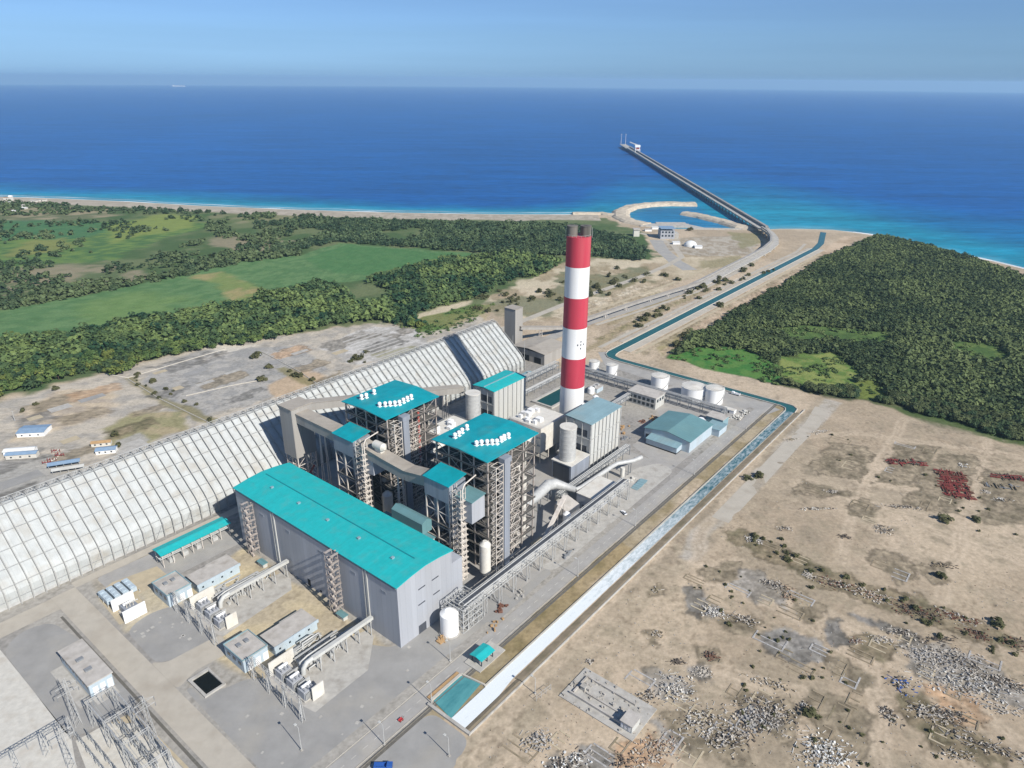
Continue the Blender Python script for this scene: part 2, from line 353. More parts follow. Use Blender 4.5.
region(pxpoly((873,402),(940,418),(1024,440),(1200,495),(1200,505),(1024,447),(930,425)), alb(74,96,50), 6, 8, .9)
# --- strip along the upper canal
region(pxpoly((670,350),(700,334),(772,292),(830,254),(865,236),(845,236),(800,262),(740,296),(680,330),(650,345)), alb(206,184,158), 8, 10, .8, alb(178,156,130), nc)
region(pxpoly((655,342),(690,328),(712,335),(690,345),(660,355)), alb(150,142,96), 8, 12, .7)
region(pxpoly((660,262),(700,258),(745,255),(720,275),(680,282)), alb(190,176,150), 12, 12, .6)
region(pxpoly((672,238),(740,236),(760,245),(752,256),(700,256),(660,250)), alb(184,176,162), 8, 10, .9, alb(160,148,130), nf)
region(pxpoly((725,232),(760,234),(762,242),(745,250)), alb(140,136,98), 6, 10, .7)
region(pxpoly((700,262),(740,256),(748,262),(705,270)), alb(140,134,98), 8, 12, .6)
for q in ((640,312,36,5),(668,300,26,4),(620,290,16,4),(600,345,22,4),(640,325,20,4)):
    ppx = [(q[0]+q[2]*math.cos(t)*1.0, q[1]+q[3]*math.sin(t)-q[2]*.4*math.cos(t)) for t in np.linspace(0, 6.28, 10)[:-1]]
    region(pxpoly(*ppx), alb(150,138,106), 8, 14, .7)
# --- plant ground
region(puw((-200,-37),(398,-37),(398,118),(340,150),(330,250),(270,300),(-200,172)), alb(170,165,156), 6, 4, 1, alb(156,152,146), nb)
region(puw((-200,-46),(395,-46),(395,-36),(-200,-36)), alb(150,136,104), 2, 5, .9, alb(176,162,136), nc)
region(puw((28,-46),(140,-46),(140,-36.5),(28,-36.5)), alb(124,112,76), 2, 4, .7, alb(160,140,100), nc)
region(puw((-50,8),(-3,2),(-3,130),(-46,125),(-46,80),(-58,60)), alb(204,188,154), 4, 6, .9, alb(186,172,146), nc)
region(puw((-80,112),(-44,112),(-40,165),(-76,165)), alb(196,184,158), 4, 5, .9, alb(172,164,150), nc)
region(puw((-300,-60),(-60,-60),(-35,-62),(-35,-38),(-60,-38),(-300,-20)), alb(160,156,150), 5, 4, .9)
# --- yards beyond the coal shed
region(pxpoly((-300,560),(-200,445),(0,402),(100,374),(150,361),(205,345),(300,334),(382,322),(430,335),(480,316),(500,330),(320,400),(160,458),(0,520)), alb(196,186,170), 8, 10, .95, alb(172,166,156), nf)
GY = alb(176,172,165)
region(pxpoly((140,380),(195,350),(300,345),(330,370),(250,405),(180,420)), GY, 4, 6, .9, alb(158,156,152), nf)
region(pxpoly((195,347),(215,342),(260,345),(225,352)), alb(220,212,196), 4, 8, .7)
region(pxpoly((325,345),(372,326),(418,330),(430,345),(390,360),(350,366)), alb(206,204,200), 6, 10, .8, GY, nf)
region(pxpoly((262,385),(305,368),(328,378),(315,392),(275,400)), alb(198,172,140), 6, 10, .8)
region(pxpoly((15,415),(60,392),(110,385),(125,405),(70,425),(20,440)), alb(206,186,156), 8, 14, .7, alb(182,166,146), nf)
region(pxpoly((100,430),(130,412),(180,410),(190,428),(150,445),(110,445)), alb(142,138,92), 6, 10, .8, alb(176,160,122), nf)
region(pxpoly((118,440),(140,432),(152,440),(135,452),(112,450)), GY, 3, 4, .9)
region(pxpoly((125,378),(132,376),(165,398),(215,418),(208,424),(160,404)), alb(138,130,92), 4, 6, .8)
region(pxpoly((275,368),(285,366),(330,388),(322,394)), alb(138,130,90), 4, 6, .8)
region(pxpoly((-60,470),(30,455),(70,455),(95,480),(20,500),(-60,520)), alb(172,170,164), 6, 8, .7)
region(pxpoly((370,355),(410,346),(425,350),(390,366)), alb(140,136,92), 5, 8, .6)
# --- right waste ground
PT = {'g': (alb(142,139,134), alb(118,115,109)), 'b': (alb(126,116,97), alb(152,139,118)), 'r': (alb(164,158,149), alb(134,128,118)), 'o': (alb(112,105,82), alb(138,125,102)), 't': (alb(188,156,124), alb(174,150,124))}
pats = [(((676.3,589.5),(689.1,586.1),(721.2,602.3),(723.3,615.1),(695.5,610.9)),'g'),
 (((719.0,601.5),(755.3,621.5),(748.9,635.6),(729.7,631.4),(714.8,617.3)),'b'),
 (((687.0,572.4),(716.9,557.5),(736.1,561.7),(731.8,583.1),(708.3,583.1)),'b'),
 (((731.8,568.2),(763.9,572.4),(789.5,589.5),(783.1,604.5),(751.1,602.3),(727.6,585.2)),'r'),
 (((785.2,595.9),(802.3,593.8),(823.7,606.6),(819.4,622.8),(798.1,622.8)),'b'),
 (((755.3,634.4),(772.4,623.7),(832.2,645.0),(834.4,662.1),(802.3,666.4),(763.9,648.0)),'g'),
 (((828.0,653.6),(845.0,655.7),(878.4,680.1),(874.9,695.0),(853.6,691.2),(828.0,672.8)),'b'),
 (((849.3,615.1),(866.4,613.0),(917.7,640.8),(913.4,645.9),(879.2,632.2)),'g'),
 (((853.6,637.4),(870.7,632.2),(898.4,653.6),(889.9,665.1),(857.9,650.2)),'o'),
 (((823.7,623.7),(840.8,621.5),(853.6,640.8),(840.8,653.6),(828.0,640.8)),'g'),
 (((716.9,692.9),(734.8,683.5),(781.0,697.2),(792.5,721.9),(785.2,742.0),(768.2,739.9),(734.0,714.2)),'b'),
 (((738.2,713.4),(751.9,704.0),(772.4,721.9),(761.7,731.3)),'g'),
 (((798.1,680.1),(823.7,687.8),(863.0,713.4),(865.1,734.7),(849.3,761.2),(819.4,754.8),(802.3,713.4)),'b'),
 (((900.6,650.2),(939.0,640.8),(990.3,662.1),(1024.0,687.8),(1024.0,713.4),(981.7,697.2),(913.4,671.5)),'r'),
 (((889.9,697.2),(917.7,692.0),(1008.2,751.8),(1003.1,761.2),(913.4,739.9)),'o'),
 (((913.4,679.2),(947.6,683.5),(981.7,704.8),(973.2,721.9),(939.0,709.1)),'t'),
 (((725.4,530.6),(740.4,527.6),(802.3,555.3),(879.2,585.2),(956.1,610.9),(1024.0,636.5),(1024.0,654.4),(956.1,633.1),(896.3,611.7),(832.2,588.2),(768.2,560.5),(727.6,543.4)),'o'),
 (((815.1,464.3),(832.2,442.1),(870.7,446.4),(877.1,452.8),(862.1,481.4),(823.7,477.2)),'b'),
 (((798.1,494.3),(804.5,482.7),(847.2,491.3),(845.0,500.7)),'b'),
 (((874.9,481.4),(896.3,442.1),(934.7,446.4),(926.2,470.8),(913.4,487.8)),'b'),
 (((934.7,452.8),(981.7,457.1),(961.2,513.5),(896.3,504.9),(914.2,487.8)),'b'),
 (((845.0,517.7),(862.1,496.4),(880.1,509.2),(875.8,526.3)),'b'),
 (((866.4,560.5),(879.2,551.1),(913.4,563.9),(918.5,586.1),(897.2,586.1)),'b'),
 (((921.9,569.0),(947.6,563.9),(957.0,581.8),(939.0,586.1)),'b'),
 (((980.9,496.4),(990.3,469.9),(1050.1,474.2),(1050.1,527.6),(977.5,522.0)),'b'),
 (((699.8,645.0),(719.0,642.9),(725.4,662.1),(704.1,662.1)),'b'),
 (((691.3,666.4),(712.6,664.3),(710.5,679.2),(691.3,677.1)),'g'),
 (((640.0,670.7),(661.4,666.4),(691.3,683.5),(682.7,704.8),(648.5,700.6)),'r'),
 (((665.6,717.7),(695.5,713.4),(738.2,734.7),(746.8,768.1),(691.3,756.1)),'b'),
 (((648.5,721.9),(682.7,734.7),(704.1,751.8),(678.4,747.6)),'g'),
 (((614.4,739.0),(648.5,734.7),(674.2,768.1),(614.4,781.7)),'t'),
 (((546.0,754.0),(584.5,739.0),(614.4,756.1),(610.1,781.7),(541.8,781.7)),'g'),
 (((648.5,585.2),(659.2,583.1),(661.4,593.8),(650.7,595.9)),'b'),
 (((650.7,628.0),(663.5,628.0),(663.5,640.8),(652.0,640.8)),'b')]
rw0 = ss(sdf(x, y, puw((-300,-62),(440,-62),(440,-700),(-300,-700))), -2, 2)
region(puw((-300,-59),(430,-59),(420,-75),(-300,-78)), alb(180,166,144), 4, 5, .8, alb(162,148,128), nf)
region(puw((150,-66),(430,-64),(430,-78),(150,-76)), alb(186,178,166), 3, 4, .9)
VG, VG2 = alb(140,129,110), alb(162,148,128)
for q in (((640,590),(660,560),(720,600),(690,640),(620,640)), ((540,640),(600,590),(640,600),(600,660)), ((900,500),(1000,520),(1024,600),(960,610)), ((930,720),(980,740),(990,768),(920,768))):
    region(pxpoly(*q), alb(198,180,155), 20, 14, .5)
region(pxpoly((905,700),(945,690),(960,715),(930,722)), alb(186,162,136), 8, 10, .6)
mixa(ss(fbm(x, y, 40, 57, 4), .5, .62)*rw0*.5, two(alb(168,155,133), alb(150,138,118), nf))
mixa(ss(fbm(x, y, 11, 59, 4), .52, .66)*ss(spk0, .42, .62)*rw0*.55, two(alb(140,130,110), alb(158,146,124), nb))
# broken plots in the yards behind the coal shed
for px, py, lx, ly, k_ in ((60,402,46,22,'b'),(35,420,30,18,'g'),(95,392,40,20,'t'),(85,415,34,16,'b'),(190,362,60,30,'g'),(225,380,44,20,'b'),(170,392,30,16,'g'),(215,356,26,12,'r'),(290,352,40,22,'t'),(310,366,34,16,'b'),(350,340,60,24,'r'),(385,345,44,24,'g'),(400,333,40,16,'r'),(330,380,36,16,'b'),(20,460,40,20,'g'),(75,455,30,14,'b'),(130,428,40,20,'o'),(150,410,24,10,'b'),(245,395,34,14,'g'),(10,500,40,20,'g')):
    u_, w_ = pat(px, py); region(puw((u_-lx/2,w_-ly/2),(u_+lx/2,w_-ly/2),(u_+lx/2,w_+ly/2),(u_-lx/2,w_+ly/2)), PT[k_][0], 3, 5, .8, tuple(np.array(PT[k_][1])*1.12), nf, None, .8)
# embankments and weeds of the corridor between plant and jetty
for w_, d_, u0_, u1_, c1, c2 in ((166,10,430,760,alb(134,128,92),alb(168,152,122)),(112,8,420,980,alb(182,166,142),alb(150,138,112)),(206,9,480,640,alb(150,142,112),alb(178,162,134)),(224,14,500,700,alb(186,170,146),alb(160,146,120)),(152,5,440,1000,alb(206,196,178),alb(190,178,160)),(176,6,480,700,alb(172,160,138),alb(196,182,160)),(240,18,470,640,alb(206,194,172),alb(176,160,136)),(98,10,440,900,alb(196,176,150),alb(170,150,126))):
    region(puw((u0_,w_-d_/2),(u1_,w_-d_/2),(u1_,w_+d_/2),(u0_,w_+d_/2)), c1, 4, 6, .75, c2, nf, None, .5)
# vehicle tracks across the waste ground
TR = [[(735,560),(700,580),(760,600),(830,640),(870,660)], [(770,590),(840,620),(900,650),(1000,700)], [(650,640),(700,660),(760,680),(800,690)], [(800,640),(860,680),(880,700),(850,768)], [(690,500),(660,540),(630,580),(560,640)], [(905,520),(960,540),(1040,570)], [(700,480),(640,560),(590,620),(560,660),(520,700),(480,760)], [(770,430),(740,480),(700,540),(690,560),(740,580),(830,625),(960,700),(1050,760)], [(905,420),(870,480),(850,520),(840,560)], [(990,440),(960,520),(945,600)], [(850,500),(900,510),(960,525),(1040,560)], [(600,640),(680,660),(760,690),(840,768)], [(690,560),(780,600),(870,640),(880,768)], [(540,690),(600,745),(640,800)], [(790,440),(860,432),(905,440),(1000,452),(1100,480)]]
for t in TR:
    pts = [at(*q) for q in t]; d = np.full(x.size, 1e9)
    for (ax, ay), (bx, by) in zip(pts, pts[1:]):
        ex, ey = bx-ax, by-ay; tt = np.clip(((x-ax)*ex+(y-ay)*ey)/(ex*ex+ey*ey), 0, 1)
        d = np.minimum(d, np.hypot(x+wx*8-ax-tt*ex, y+wy*8-ay-tt*ey))
    mixc(ss(5.5-d, 0, 3)*.55, alb(204,186,162))
    mixc(ss(.8-np.abs(d-1.3), 0, .6)*.35, alb(160,144,122))
for q, k_ in pats: region(pxpoly(*q), PT[k_][0], 3.2, 7, .9, PT[k_][1], nf, None, 1)
# scattered grey-brown staining of the waste ground (plots of dry weeds)
rw = ss(sdf(x, y, puw((-300,-62),(440,-62),(440,-700),(-300,-700))), -2, 2)
mixa(rw*ss(fbm(x, y, 30, 55, 5), .52, .64)*ss(fbm(x, y, 3.0, 57, 3), .4, .6)*.16, two(alb(146,136,112), alb(168,154,128), nf))
# beach and shore
cd = coast_d(x, y)
bch = ss(76-np.abs(cd-8)-30*(nb-.5), 0, 14)*(x < 170)
mixa(bch, two(alb(186,176,160), alb(168,158,142), nf))
mixc(ss(cd, 26, -2)*.9*((x >= 440) & (x < 648)), alb(206,194,174))
mixc(ss(cd, 12, 0)*(x < 170), alb(214,206,192))
spk = fbm(x, y, 2.2, 91, 3); spk2 = fbm(x, y, 5.5, 95, 3); pat_ = ss(nc, .42, .6)
mixa(ss(spk, .56, .72)*(.18+.42*pat_)*ss(np.hypot(x-300, y-300), 1500, 300), col*np.array((.58,.57,.55))[None])
mixa(ss(spk2, .55, .7)*.22, col*np.array((.74,.74,.72))[None]); mixa(ss(spk2, .45, .3)*.16, np.minimum(col*1.18, .8))
col *= (0.93+.24*fbm(x, y, 1.7, 41, 3))[:, None]
zz = np.where(cd > 20, 0, np.where(cd > 0, -(20-cd)*.075, -1.5+np.maximum(cd, -60)*.09))
zz = zz + ss(cd, 20, 60)*(fbm(x, y, 14, 71, 3)-.5)*.25*rw
me = bpy.data.meshes.new('ground'); nv = x.size; ny, nx = shp
me.vertices.add(nv); me.vertices.foreach_set('co', np.stack([x, y, zz], 1).astype(np.float32).ravel())
ii = (np.arange(ny-1)[:, None]*nx+np.arange(nx-1)[None]).ravel()
keep = cd[ii] > -120; ii = ii[keep]
q = np.stack([ii, ii+1, ii+nx+1, ii+nx], 1).astype(np.int32)
def fill(me, quads):
    n = len(quads); me.loops.add(n*4); me.polygons.add(n)
    me.loops.foreach_set('vertex_index', quads.ravel()); me.polygons.foreach_set('loop_start', np.arange(n, dtype=np.int32)*4)
    me.update(calc_edges=True)
def setcol(me, c, name='Col'):
    a = me.color_attributes.new(name, 'FLOAT_COLOR', 'POINT'); d = np.ones((len(c), 4), np.float32); d[:, :3] = c; a.data.foreach_set('color', d.ravel())
fill(me, q); setcol(me, col)
def attr_mat(name, rough=.95, fine=.7, famt=.16, coarse=.0, spec=.1, bump=.15):
    m = bpy.data.materials.new(name); m.use_nodes = True; N, Lk = m.node_tree.nodes, m.node_tree.links; b = N['Principled BSDF']
    b.inputs['Roughness'].default_value = rough; b.inputs['Specular IOR Level'].default_value = spec
    a = N.new('ShaderNodeAttribute'); a.attribute_name = 'Col'; g = N.new('ShaderNodeNewGeometry')
    n = N.new('ShaderNodeTexNoise'); n.inputs['Scale'].default_value = fine; n.inputs['Detail'].default_value = 5; n.inputs['Roughness'].default_value = .7; Lk.new(g.outputs['Position'], n.inputs['Vector'])
    r = N.new('ShaderNodeMapRange'); r.inputs[1].default_value = .3; r.inputs[2].default_value = .7; r.inputs[3].default_value = 1-famt; r.inputs[4].default_value = 1+famt; Lk.new(n.outputs['Fac'], r.inputs[0])
    s = N.new('ShaderNodeVectorMath'); s.operation = 'SCALE'; Lk.new(a.outputs['Color'], s.inputs[0]); Lk.new(r.outputs[0], s.inputs['Scale']); Lk.new(s.outputs[0], b.inputs['Base Color'])
    if bump:
        bp = N.new('ShaderNodeBump'); bp.inputs['Strength'].default_value = .5; bp.inputs['Distance'].default_value = bump; Lk.new(n.outputs['Fac'], bp.inputs['Height']); Lk.new(bp.outputs[0], b.inputs['Normal'])
    return m
me.materials.append(attr_mat('ground_soil', .95, .45, .2))
go = bpy.data.objects.new('ground', me); COL.objects.link(go); go['kind'] = 'structure'

# ------------------------------------------------------------------ sea
sx = np.concatenate([-np.geomspace(50000, 3300, 30), np.arange(-3200, 3201, 32), np.geomspace(3300, 50000, 30)])
sy = np.concatenate([np.arange(260, 3200, 24), np.geomspace(3230, 52000, 80)])
X, Y = np.meshgrid(sx, sy); ny, nx = X.shape; x, y = X.ravel(), Y.ravel()
off = -coast_d(x, y)
lf = ss(x, 120, 330)                                          # the shelf is broad on the right of the harbour
wv = fbm(x, y, 260, 3, 4)
shelf = 110+390*lf+(wv-.5)*160
DEEP, MID, TURQ, PALE = np.array((.001,.074,.262)), np.array((.002,.118,.275)), np.array((.007,.20,.30)), np.array((.09,.28,.35))
t1 = ss(off, shelf*1.9, shelf*.9)[:, None]; t2 = ss(off, shelf*1.0, shelf*.35)[:, None]; t3 = ss(off, 46, 4)[:, None]
c = DEEP*(1-t1)+MID*t1; c = c*(1-t2)+TURQ*t2; c = c*(1-t3)+PALE*t3
c = c*(0.88+.26*fbm(x, y, 700, 9, 4))[:, None]
hb = (sdf(x, y, [(262,1322),(455,1318),(420,1400),(400,1560),(300,1545),(240,1480),(228,1400)]) > 0)
c[hb] = c[hb]*.3+np.array((.009,.115,.27))*.7
me = bpy.data.meshes.new('sea'); me.vertices.add(x.size); me.vertices.foreach_set('co', np.stack([x, y, -1.4-(x*x+y*y)/(2*5.4e6)], 1).astype(np.float32).ravel())
ii = (np.arange(ny-1)[:, None]*nx+np.arange(nx-1)[None]).ravel(); ii = ii[off[ii] > -260]
fill(me, np.stack([ii, ii+1, ii+nx+1, ii+nx], 1).astype(np.int32)); setcol(me, c)
m = bpy.data.materials.new('sea_water'); m.use_nodes = True; N, Lk = m.node_tree.nodes, m.node_tree.links; b = N['Principled BSDF']
a = N.new('ShaderNodeAttribute'); a.attribute_name = 'Col'
b.inputs['Roughness'].default_value = .34; b.inputs['IOR'].default_value = 1.33; b.inputs['Specular IOR Level'].default_value = .12
g = N.new('ShaderNodeNewGeometry'); n = N.new('ShaderNodeTexNoise'); n.inputs['Scale'].default_value = .045; n.inputs['Detail'].default_value = 7; n.inputs['Roughness'].default_value = .6
mp = N.new('ShaderNodeMapping'); mp.inputs['Scale'].default_value = (.55, 1.3, 1); Lk.new(g.outputs['Position'], mp.inputs[0]); Lk.new(mp.outputs[0], n.inputs['Vector'])
bp = N.new('ShaderNodeBump'); bp.inputs['Strength'].default_value = .5; bp.inputs['Distance'].default_value = 3.0; Lk.new(n.outputs['Fac'], bp.inputs['Height']); Lk.new(bp.outputs[0], b.inputs['Normal'])
n3 = N.new('ShaderNodeTexNoise'); n3.inputs['Scale'].default_value = .009; n3.inputs['Detail'].default_value = 6; n3.inputs['Roughness'].default_value = .7
mp3 = N.new('ShaderNodeMapping'); mp3.inputs['Scale'].default_value = (.25, 1.5, 1); mp3.inputs['Rotation'].default_value = (0, 0, .12); Lk.new(g.outputs['Position'], mp3.inputs[0]); Lk.new(mp3.outputs[0], n3.inputs['Vector'])
av = N.new('ShaderNodeMath'); av.operation = 'MULTIPLY_ADD'; av.inputs[1].default_value = .55; Lk.new(n3.outputs['Fac'], av.inputs[0])
hv = N.new('ShaderNodeMath'); hv.operation = 'MULTIPLY'; hv.inputs[1].default_value = .45; Lk.new(n.outputs['Fac'], hv.inputs[0]); Lk.new(hv.outputs[0], av.inputs[2])
r = N.new('ShaderNodeMapRange'); r.inputs[1].default_value = .36; r.inputs[2].default_value = .64; r.inputs[3].default_value = .62; r.inputs[4].default_value = 1.38; Lk.new(av.outputs[0], r.inputs[0])
s_ = N.new('ShaderNodeVectorMath'); s_.operation = 'SCALE'; Lk.new(a.outputs['Color'], s_.inputs[0]); Lk.new(r.outputs[0], s_.inputs['Scale']); Lk.new(s_.outputs[0], b.inputs['Base Color'])
me.materials.append(m)
sea = bpy.data.objects.new('sea', me); COL.objects.link(sea); sea['kind'] = 'structure'
# surf along the shore
m_surf = mat('surf_foam', (.8,.82,.82), .7, .1, .02)
def surf(x0, x1, off0, wmin, wmax, step, seed):
    mb = MB(); xs = np.arange(x0, x1, step); vs = []
    for xx in xs:
        n1 = float(vnoise(np.array([xx/42.0]), np.array([seed*3.3]), seed)[0]); n2 = float(vnoise(np.array([xx/95.0]), np.array([seed*5.1]), seed)[0])
        yc = float(np.interp(xx, cx_, cy_))+off0+(n2-.5)*14; w = wmin+(wmax-wmin)*n1
        vs += [(xx, yc, -1.25-(xx*xx+yc*yc)/(2*5.4e6)+.06), (xx, yc+w, -1.19-(xx*xx+yc*yc)/(2*5.4e6))]
    for i in range(len(xs)-1): mb.add([vs[2*i], vs[2*i+1], vs[2*i+3], vs[2*i+2]], [(0,2,3,1) if 0 else (0,1,2,3)])
    return mb
mbs = MB()
for a_ in ((-2400,165,-6,2,11,9,1),(-1500,150,18,0.5,5,9,2),(560,760,-3,2,12,7,3),(620,900,8,1,9,7,4)):
    t = surf(*a_); mbs.add(t.v, t.f)
tag(mbs.build('surf', m_surf, None, 'W'), 'white surf breaking along the shore', 'surf', None, 'stuff')

# ------------------------------------------------------------------ paved surfaces of the plant
def rounded(poly, r=4, n=4):
    out = []; N_ = len(poly)
    for i in range(N_):
        p0, p, p1 = (Vector(poly[i-1]), Vector(poly[i]), Vector(poly[(i+1) % N_]))
        a, b = (p0-p), (p1-p); k = min(r, a.length*.45, b.length*.45); a.normalize(); b.normalize()
        A, B = p+a*k, p+b*k
        for j in range(n+1):
            t = j/n; out.append(tuple(A*(1-t)**2+p*2*t*(1-t)+B*t*t))
    return out
structure('yard', MB().sheet(rounded([(-80,-20),(62,-20),(62,1),(-1,1),(-18,31),(-50,31),(-57,40),(-68,42),(-78,58)], 7), .02), M['yard'])
structure('yard', MB().sheet(rounded([(-79,77),(-52,74),(-50,93),(-53,112),(-66,116),(-78,112)], 9), .02), M['yard'])
structure('yard', MB().sheet(rounded([(-121,143),(-112,151),(-99,148),(-95,126),(-94.5,62),(-121,66)], 6), .02), M['yard'])
structure('yard', MB().sheet([(62,-20),(395,-20),(395,40),(340,60),(300,20),(250,20),(240,0),(62,0)], .02), M['asphalt'])
structure('yard', MB().sheet(rounded([(-70,165),(-44,164),(-2,160),(-2,134),(-44,134),(-46,150),(-70,152)], 3), .015), M['asphalt'])
structure('yard', MB().sheet([(36,0),(62,0),(240,0),(245,150),(120,172),(36,172)], .012), M['asphalt'])
structure('yard', MB().sheet(rounded([(-140,-36),(-62,-36),(-30,-36),(-17,-38),(-17,-60),(-40,-66),(-140,-62)], 5), .018), M['yard'])
structure('dusty_paving', MB().sheet(rounded([(92,-22),(236,-22),(240,-9),(222,1),(92,-8)], 6), .03), M['conc'])
structure('dusty_paving', MB().sheet(rounded([(40,-24),(92,-22),(92,-17),(40,-18)], 3), .034), M['yard'])
structure('main_road', MB().sheet([(-260,-33.5),(398,-33.5),(398,-25.5),(-260,-25.5)], .05), M['asphalt'])
structure('concrete_road', MB().sheet([(-92,-140),(-80.3,-140),(-80.3,62),(-80.3,166),(-92,166)], .06), M['concroad'])
structure('shed_road', MB().sheet([(-320,153.5),(-92.1,153.5),(-92.1,165.5),(-320,165.5)], .055), M['concroad'])
structure('shed_road', MB().sheet([(-80.2,165.2),(30,163.5),(30,170),(-80.2,171)], .055), M['concroad'])
structure('cross_road', MB().sheet(rounded([(-80.2,57.5),(-70,62),(-52,60),(-50,74),(-54,75),(-76,77),(-80.2,83)], 4), .045), M['concroad'])
kb = MB()
for p, q_ in (((-260,-34),(396,-34)),((-260,-24.8),(-92,-24.8)),((-79,-24.8),(28,-24.8))): kb.bar((*p,.07), (*q_,.07), .3, .14)
structure('road_kerb', kb, M['kerb'])
ln = MB()
for k in range(-10, 64): ln.box(k*6, k*6+2.6, -29.6, -29.45, .054, .056)
structure('road_marking', ln, M['ivory'])
dr = MB().box(-260,396,-37.2,-36,.0,.12); dr.box(-260,396,-35.7,-35.3,0,.35); dr.box(-94.6,-93.4,-140,147,0,.1)
structure('drain_channel', dr, M['drain'])
structure('gravel_yard', MB().sheet([(-300,152),(-121.5,145),(-120.5,67),(-144,-20),(-300,-40)], .02), M['gravel'])
structure('gravel_yard', MB().sheet([(-120,64),(-108,63),(-99,52),(-98,-60),(-140,-60)], .024), M['gravel'])
structure('sand_strip', MB().sheet([(-107,62),(-98,61),(-95,-60),(-97.9,-60),(-98.5,52)], .02), M['tanpad'])
structure('equipment_pad', MB().sheet([(-55,32),(-49,.5),(-19,1.5),(-3,16),(-3,22),(-27,30),(-30,41)], .035), M['conc'])
structure('equipment_pad', MB().sheet([(-56,101),(-50,72),(-8,76),(-3,84),(-3,92),(-27,99),(-30,110)], .035), M['conc'])
structure('equipment_pad', MB().sheet([(-78,119),(-64,117),(-62,134),(-44,136),(-44,150),(-66,155),(-76,150)], .03), M['tanpad'])
mk = MB(); rr = random.Random(3)
for _ in range(34):
    u_, w_, s_ = rr.uniform(-76,40), rr.uniform(-19,28), rr.uniform(.7,1.6)
    if u_ > -18 and w_ > 0: continue
    mk.rbox(u_, w_, s_, s_*rr.uniform(.7,1.3), .022, .06, rr.choice((0,0,.3)))
for _ in range(14):
    s_ = rr.uniform(.8,1.7); mk.rbox(rr.uniform(-76,-54), rr.uniform(79,110), s_, s_, .022, .06, 0)
structure('pavement_slab', mk, M['conc'])

# ------------------------------------------------------------------ canal
def water_mat(name, c1, c2, foam=0, axis=None, a0=0, a1=1, rough=.15):
    m = bpy.data.materials.new(name); m.use_nodes = True; N, Lk = m.node_tree.nodes, m.node_tree.links; b = N['Principled BSDF']
    b.inputs['Roughness'].default_value = rough; b.inputs['IOR'].default_value = 1.33; b.inputs['Specular IOR Level'].default_value = .16
    g = N.new('ShaderNodeNewGeometry'); n = N.new('ShaderNodeTexNoise'); n.inputs['Scale'].default_value = .16; n.inputs['Detail'].default_value = 7; n.inputs['Roughness'].default_value = .7
    mp = N.new('ShaderNodeMapping'); mp.vector_type = 'TEXTURE'; mp.inputs['Rotation'].default_value = (0, 0, PA); mp.inputs['Scale'].default_value = (2.6, 1, 1)
    Lk.new(g.outputs['Position'], mp.inputs[0]); Lk.new(mp.outputs[0], n.inputs['Vector'])
    mx = N.new('ShaderNodeMix'); mx.data_type = 'RGBA'; mx.inputs[6].default_value = (*c1, 1); mx.inputs[7].default_value = (*c2, 1); Lk.new(n.outputs['Fac'], mx.inputs[0])
    out = mx.outputs[2]
    if foam:
        d = N.new('ShaderNodeVectorMath'); d.operation = 'DOT_PRODUCT'; d.inputs[1].default_value = (float(PU[0]), float(PU[1]), 0); Lk.new(g.outputs['Position'], d.inputs[0])
        r = N.new('ShaderNodeMapRange'); o_ = float(PO @ PU); r.inputs[1].default_value = a0+o_; r.inputs[2].default_value = a1+o_; r.inputs[3].default_value = .62; r.inputs[4].default_value = .14
        Lk.new(d.outputs['Value'], r.inputs[0])
        n2 = N.new('ShaderNodeTexNoise'); n2.inputs['Scale'].default_value = .55; n2.inputs['Detail'].default_value = 8; n2.inputs['Roughness'].default_value = .75; Lk.new(mp.outputs[0], n2.inputs['Vector'])
        ad = N.new('ShaderNodeMath'); ad.operation = 'ADD'; Lk.new(r.outputs[0], ad.inputs[0]); Lk.new(n2.outputs['Fac'], ad.inputs[1])
        r2 = N.new('ShaderNodeMapRange'); r2.inputs[1].default_value = .54; r2.inputs[2].default_value = 1.02; Lk.new(ad.outputs[0], r2.inputs[0])
        m2 = N.new('ShaderNodeMix'); m2.data_type = 'RGBA'; Lk.new(r2.outputs[0], m2.inputs[0]); Lk.new(out, m2.inputs[6]); m2.inputs[7].default_value = (.66, .70, .71, 1); out = m2.outputs[2]
    Lk.new(out, b.inputs['Base Color'])
    bp = N.new('ShaderNodeBump'); bp.inputs['Strength'].default_value = .4; bp.inputs['Distance'].default_value = .25; Lk.new(n.outputs['Fac'], bp.inputs['Height']); Lk.new(bp.outputs[0], b.inputs['Normal'])
    return m
structure('canal_water', MB().sheet([(-14.5,-54.6),(8,-54.6),(19,-53.2),(384,-53.2),(384,-46.8),(-14.5,-46.8)], .35), water_mat('canal_water', (.012,.075,.10), (.035,.125,.15), 1, 'u', 60, 230, .2))
structure('canal_water', MB().sheet([(384,-53.2),(392,-52.4),(396.6,-48),(397.4,-42),(397.4,120),(400,127),(405,130),(412,131),(1030,131.5),(1080,138),(1180,165),(1180,175),(1080,148),(1030,141),(408,139.6),(400,137.4),(394,131),(391.4,122),(391.4,-40),(389,-45.2),(384,-46.8)], .35), water_mat('still_canal_water', (.012,.075,.085), (.035,.125,.125)))
structure('pool_water', MB().sheet([(-14.5,-46.8),(7.8,-44),(5.5,-33.8),(-12.5,-34.5)], .3), water_mat('pool_water', (.0,.09,.12), (.16,.42,.42)))
wl_ = MB()
wl_.box(-16,395,-58.6,-58.1,0,1.1); wl_.box(-16,-14.6,-58,-33.8,0,1.0)
structure('canal_wall', wl_, M['conc'])
bk = MB().extr([(-58.0,.0),(-58.0,.9),(-57.0,.9),(-53.8,.2)], 20, 386, 'x'); bk.extr([(-58.0,0),(-58,.9),(-56.6,.9),(-54.7,.2)], -14.5, 19.8, 'x')
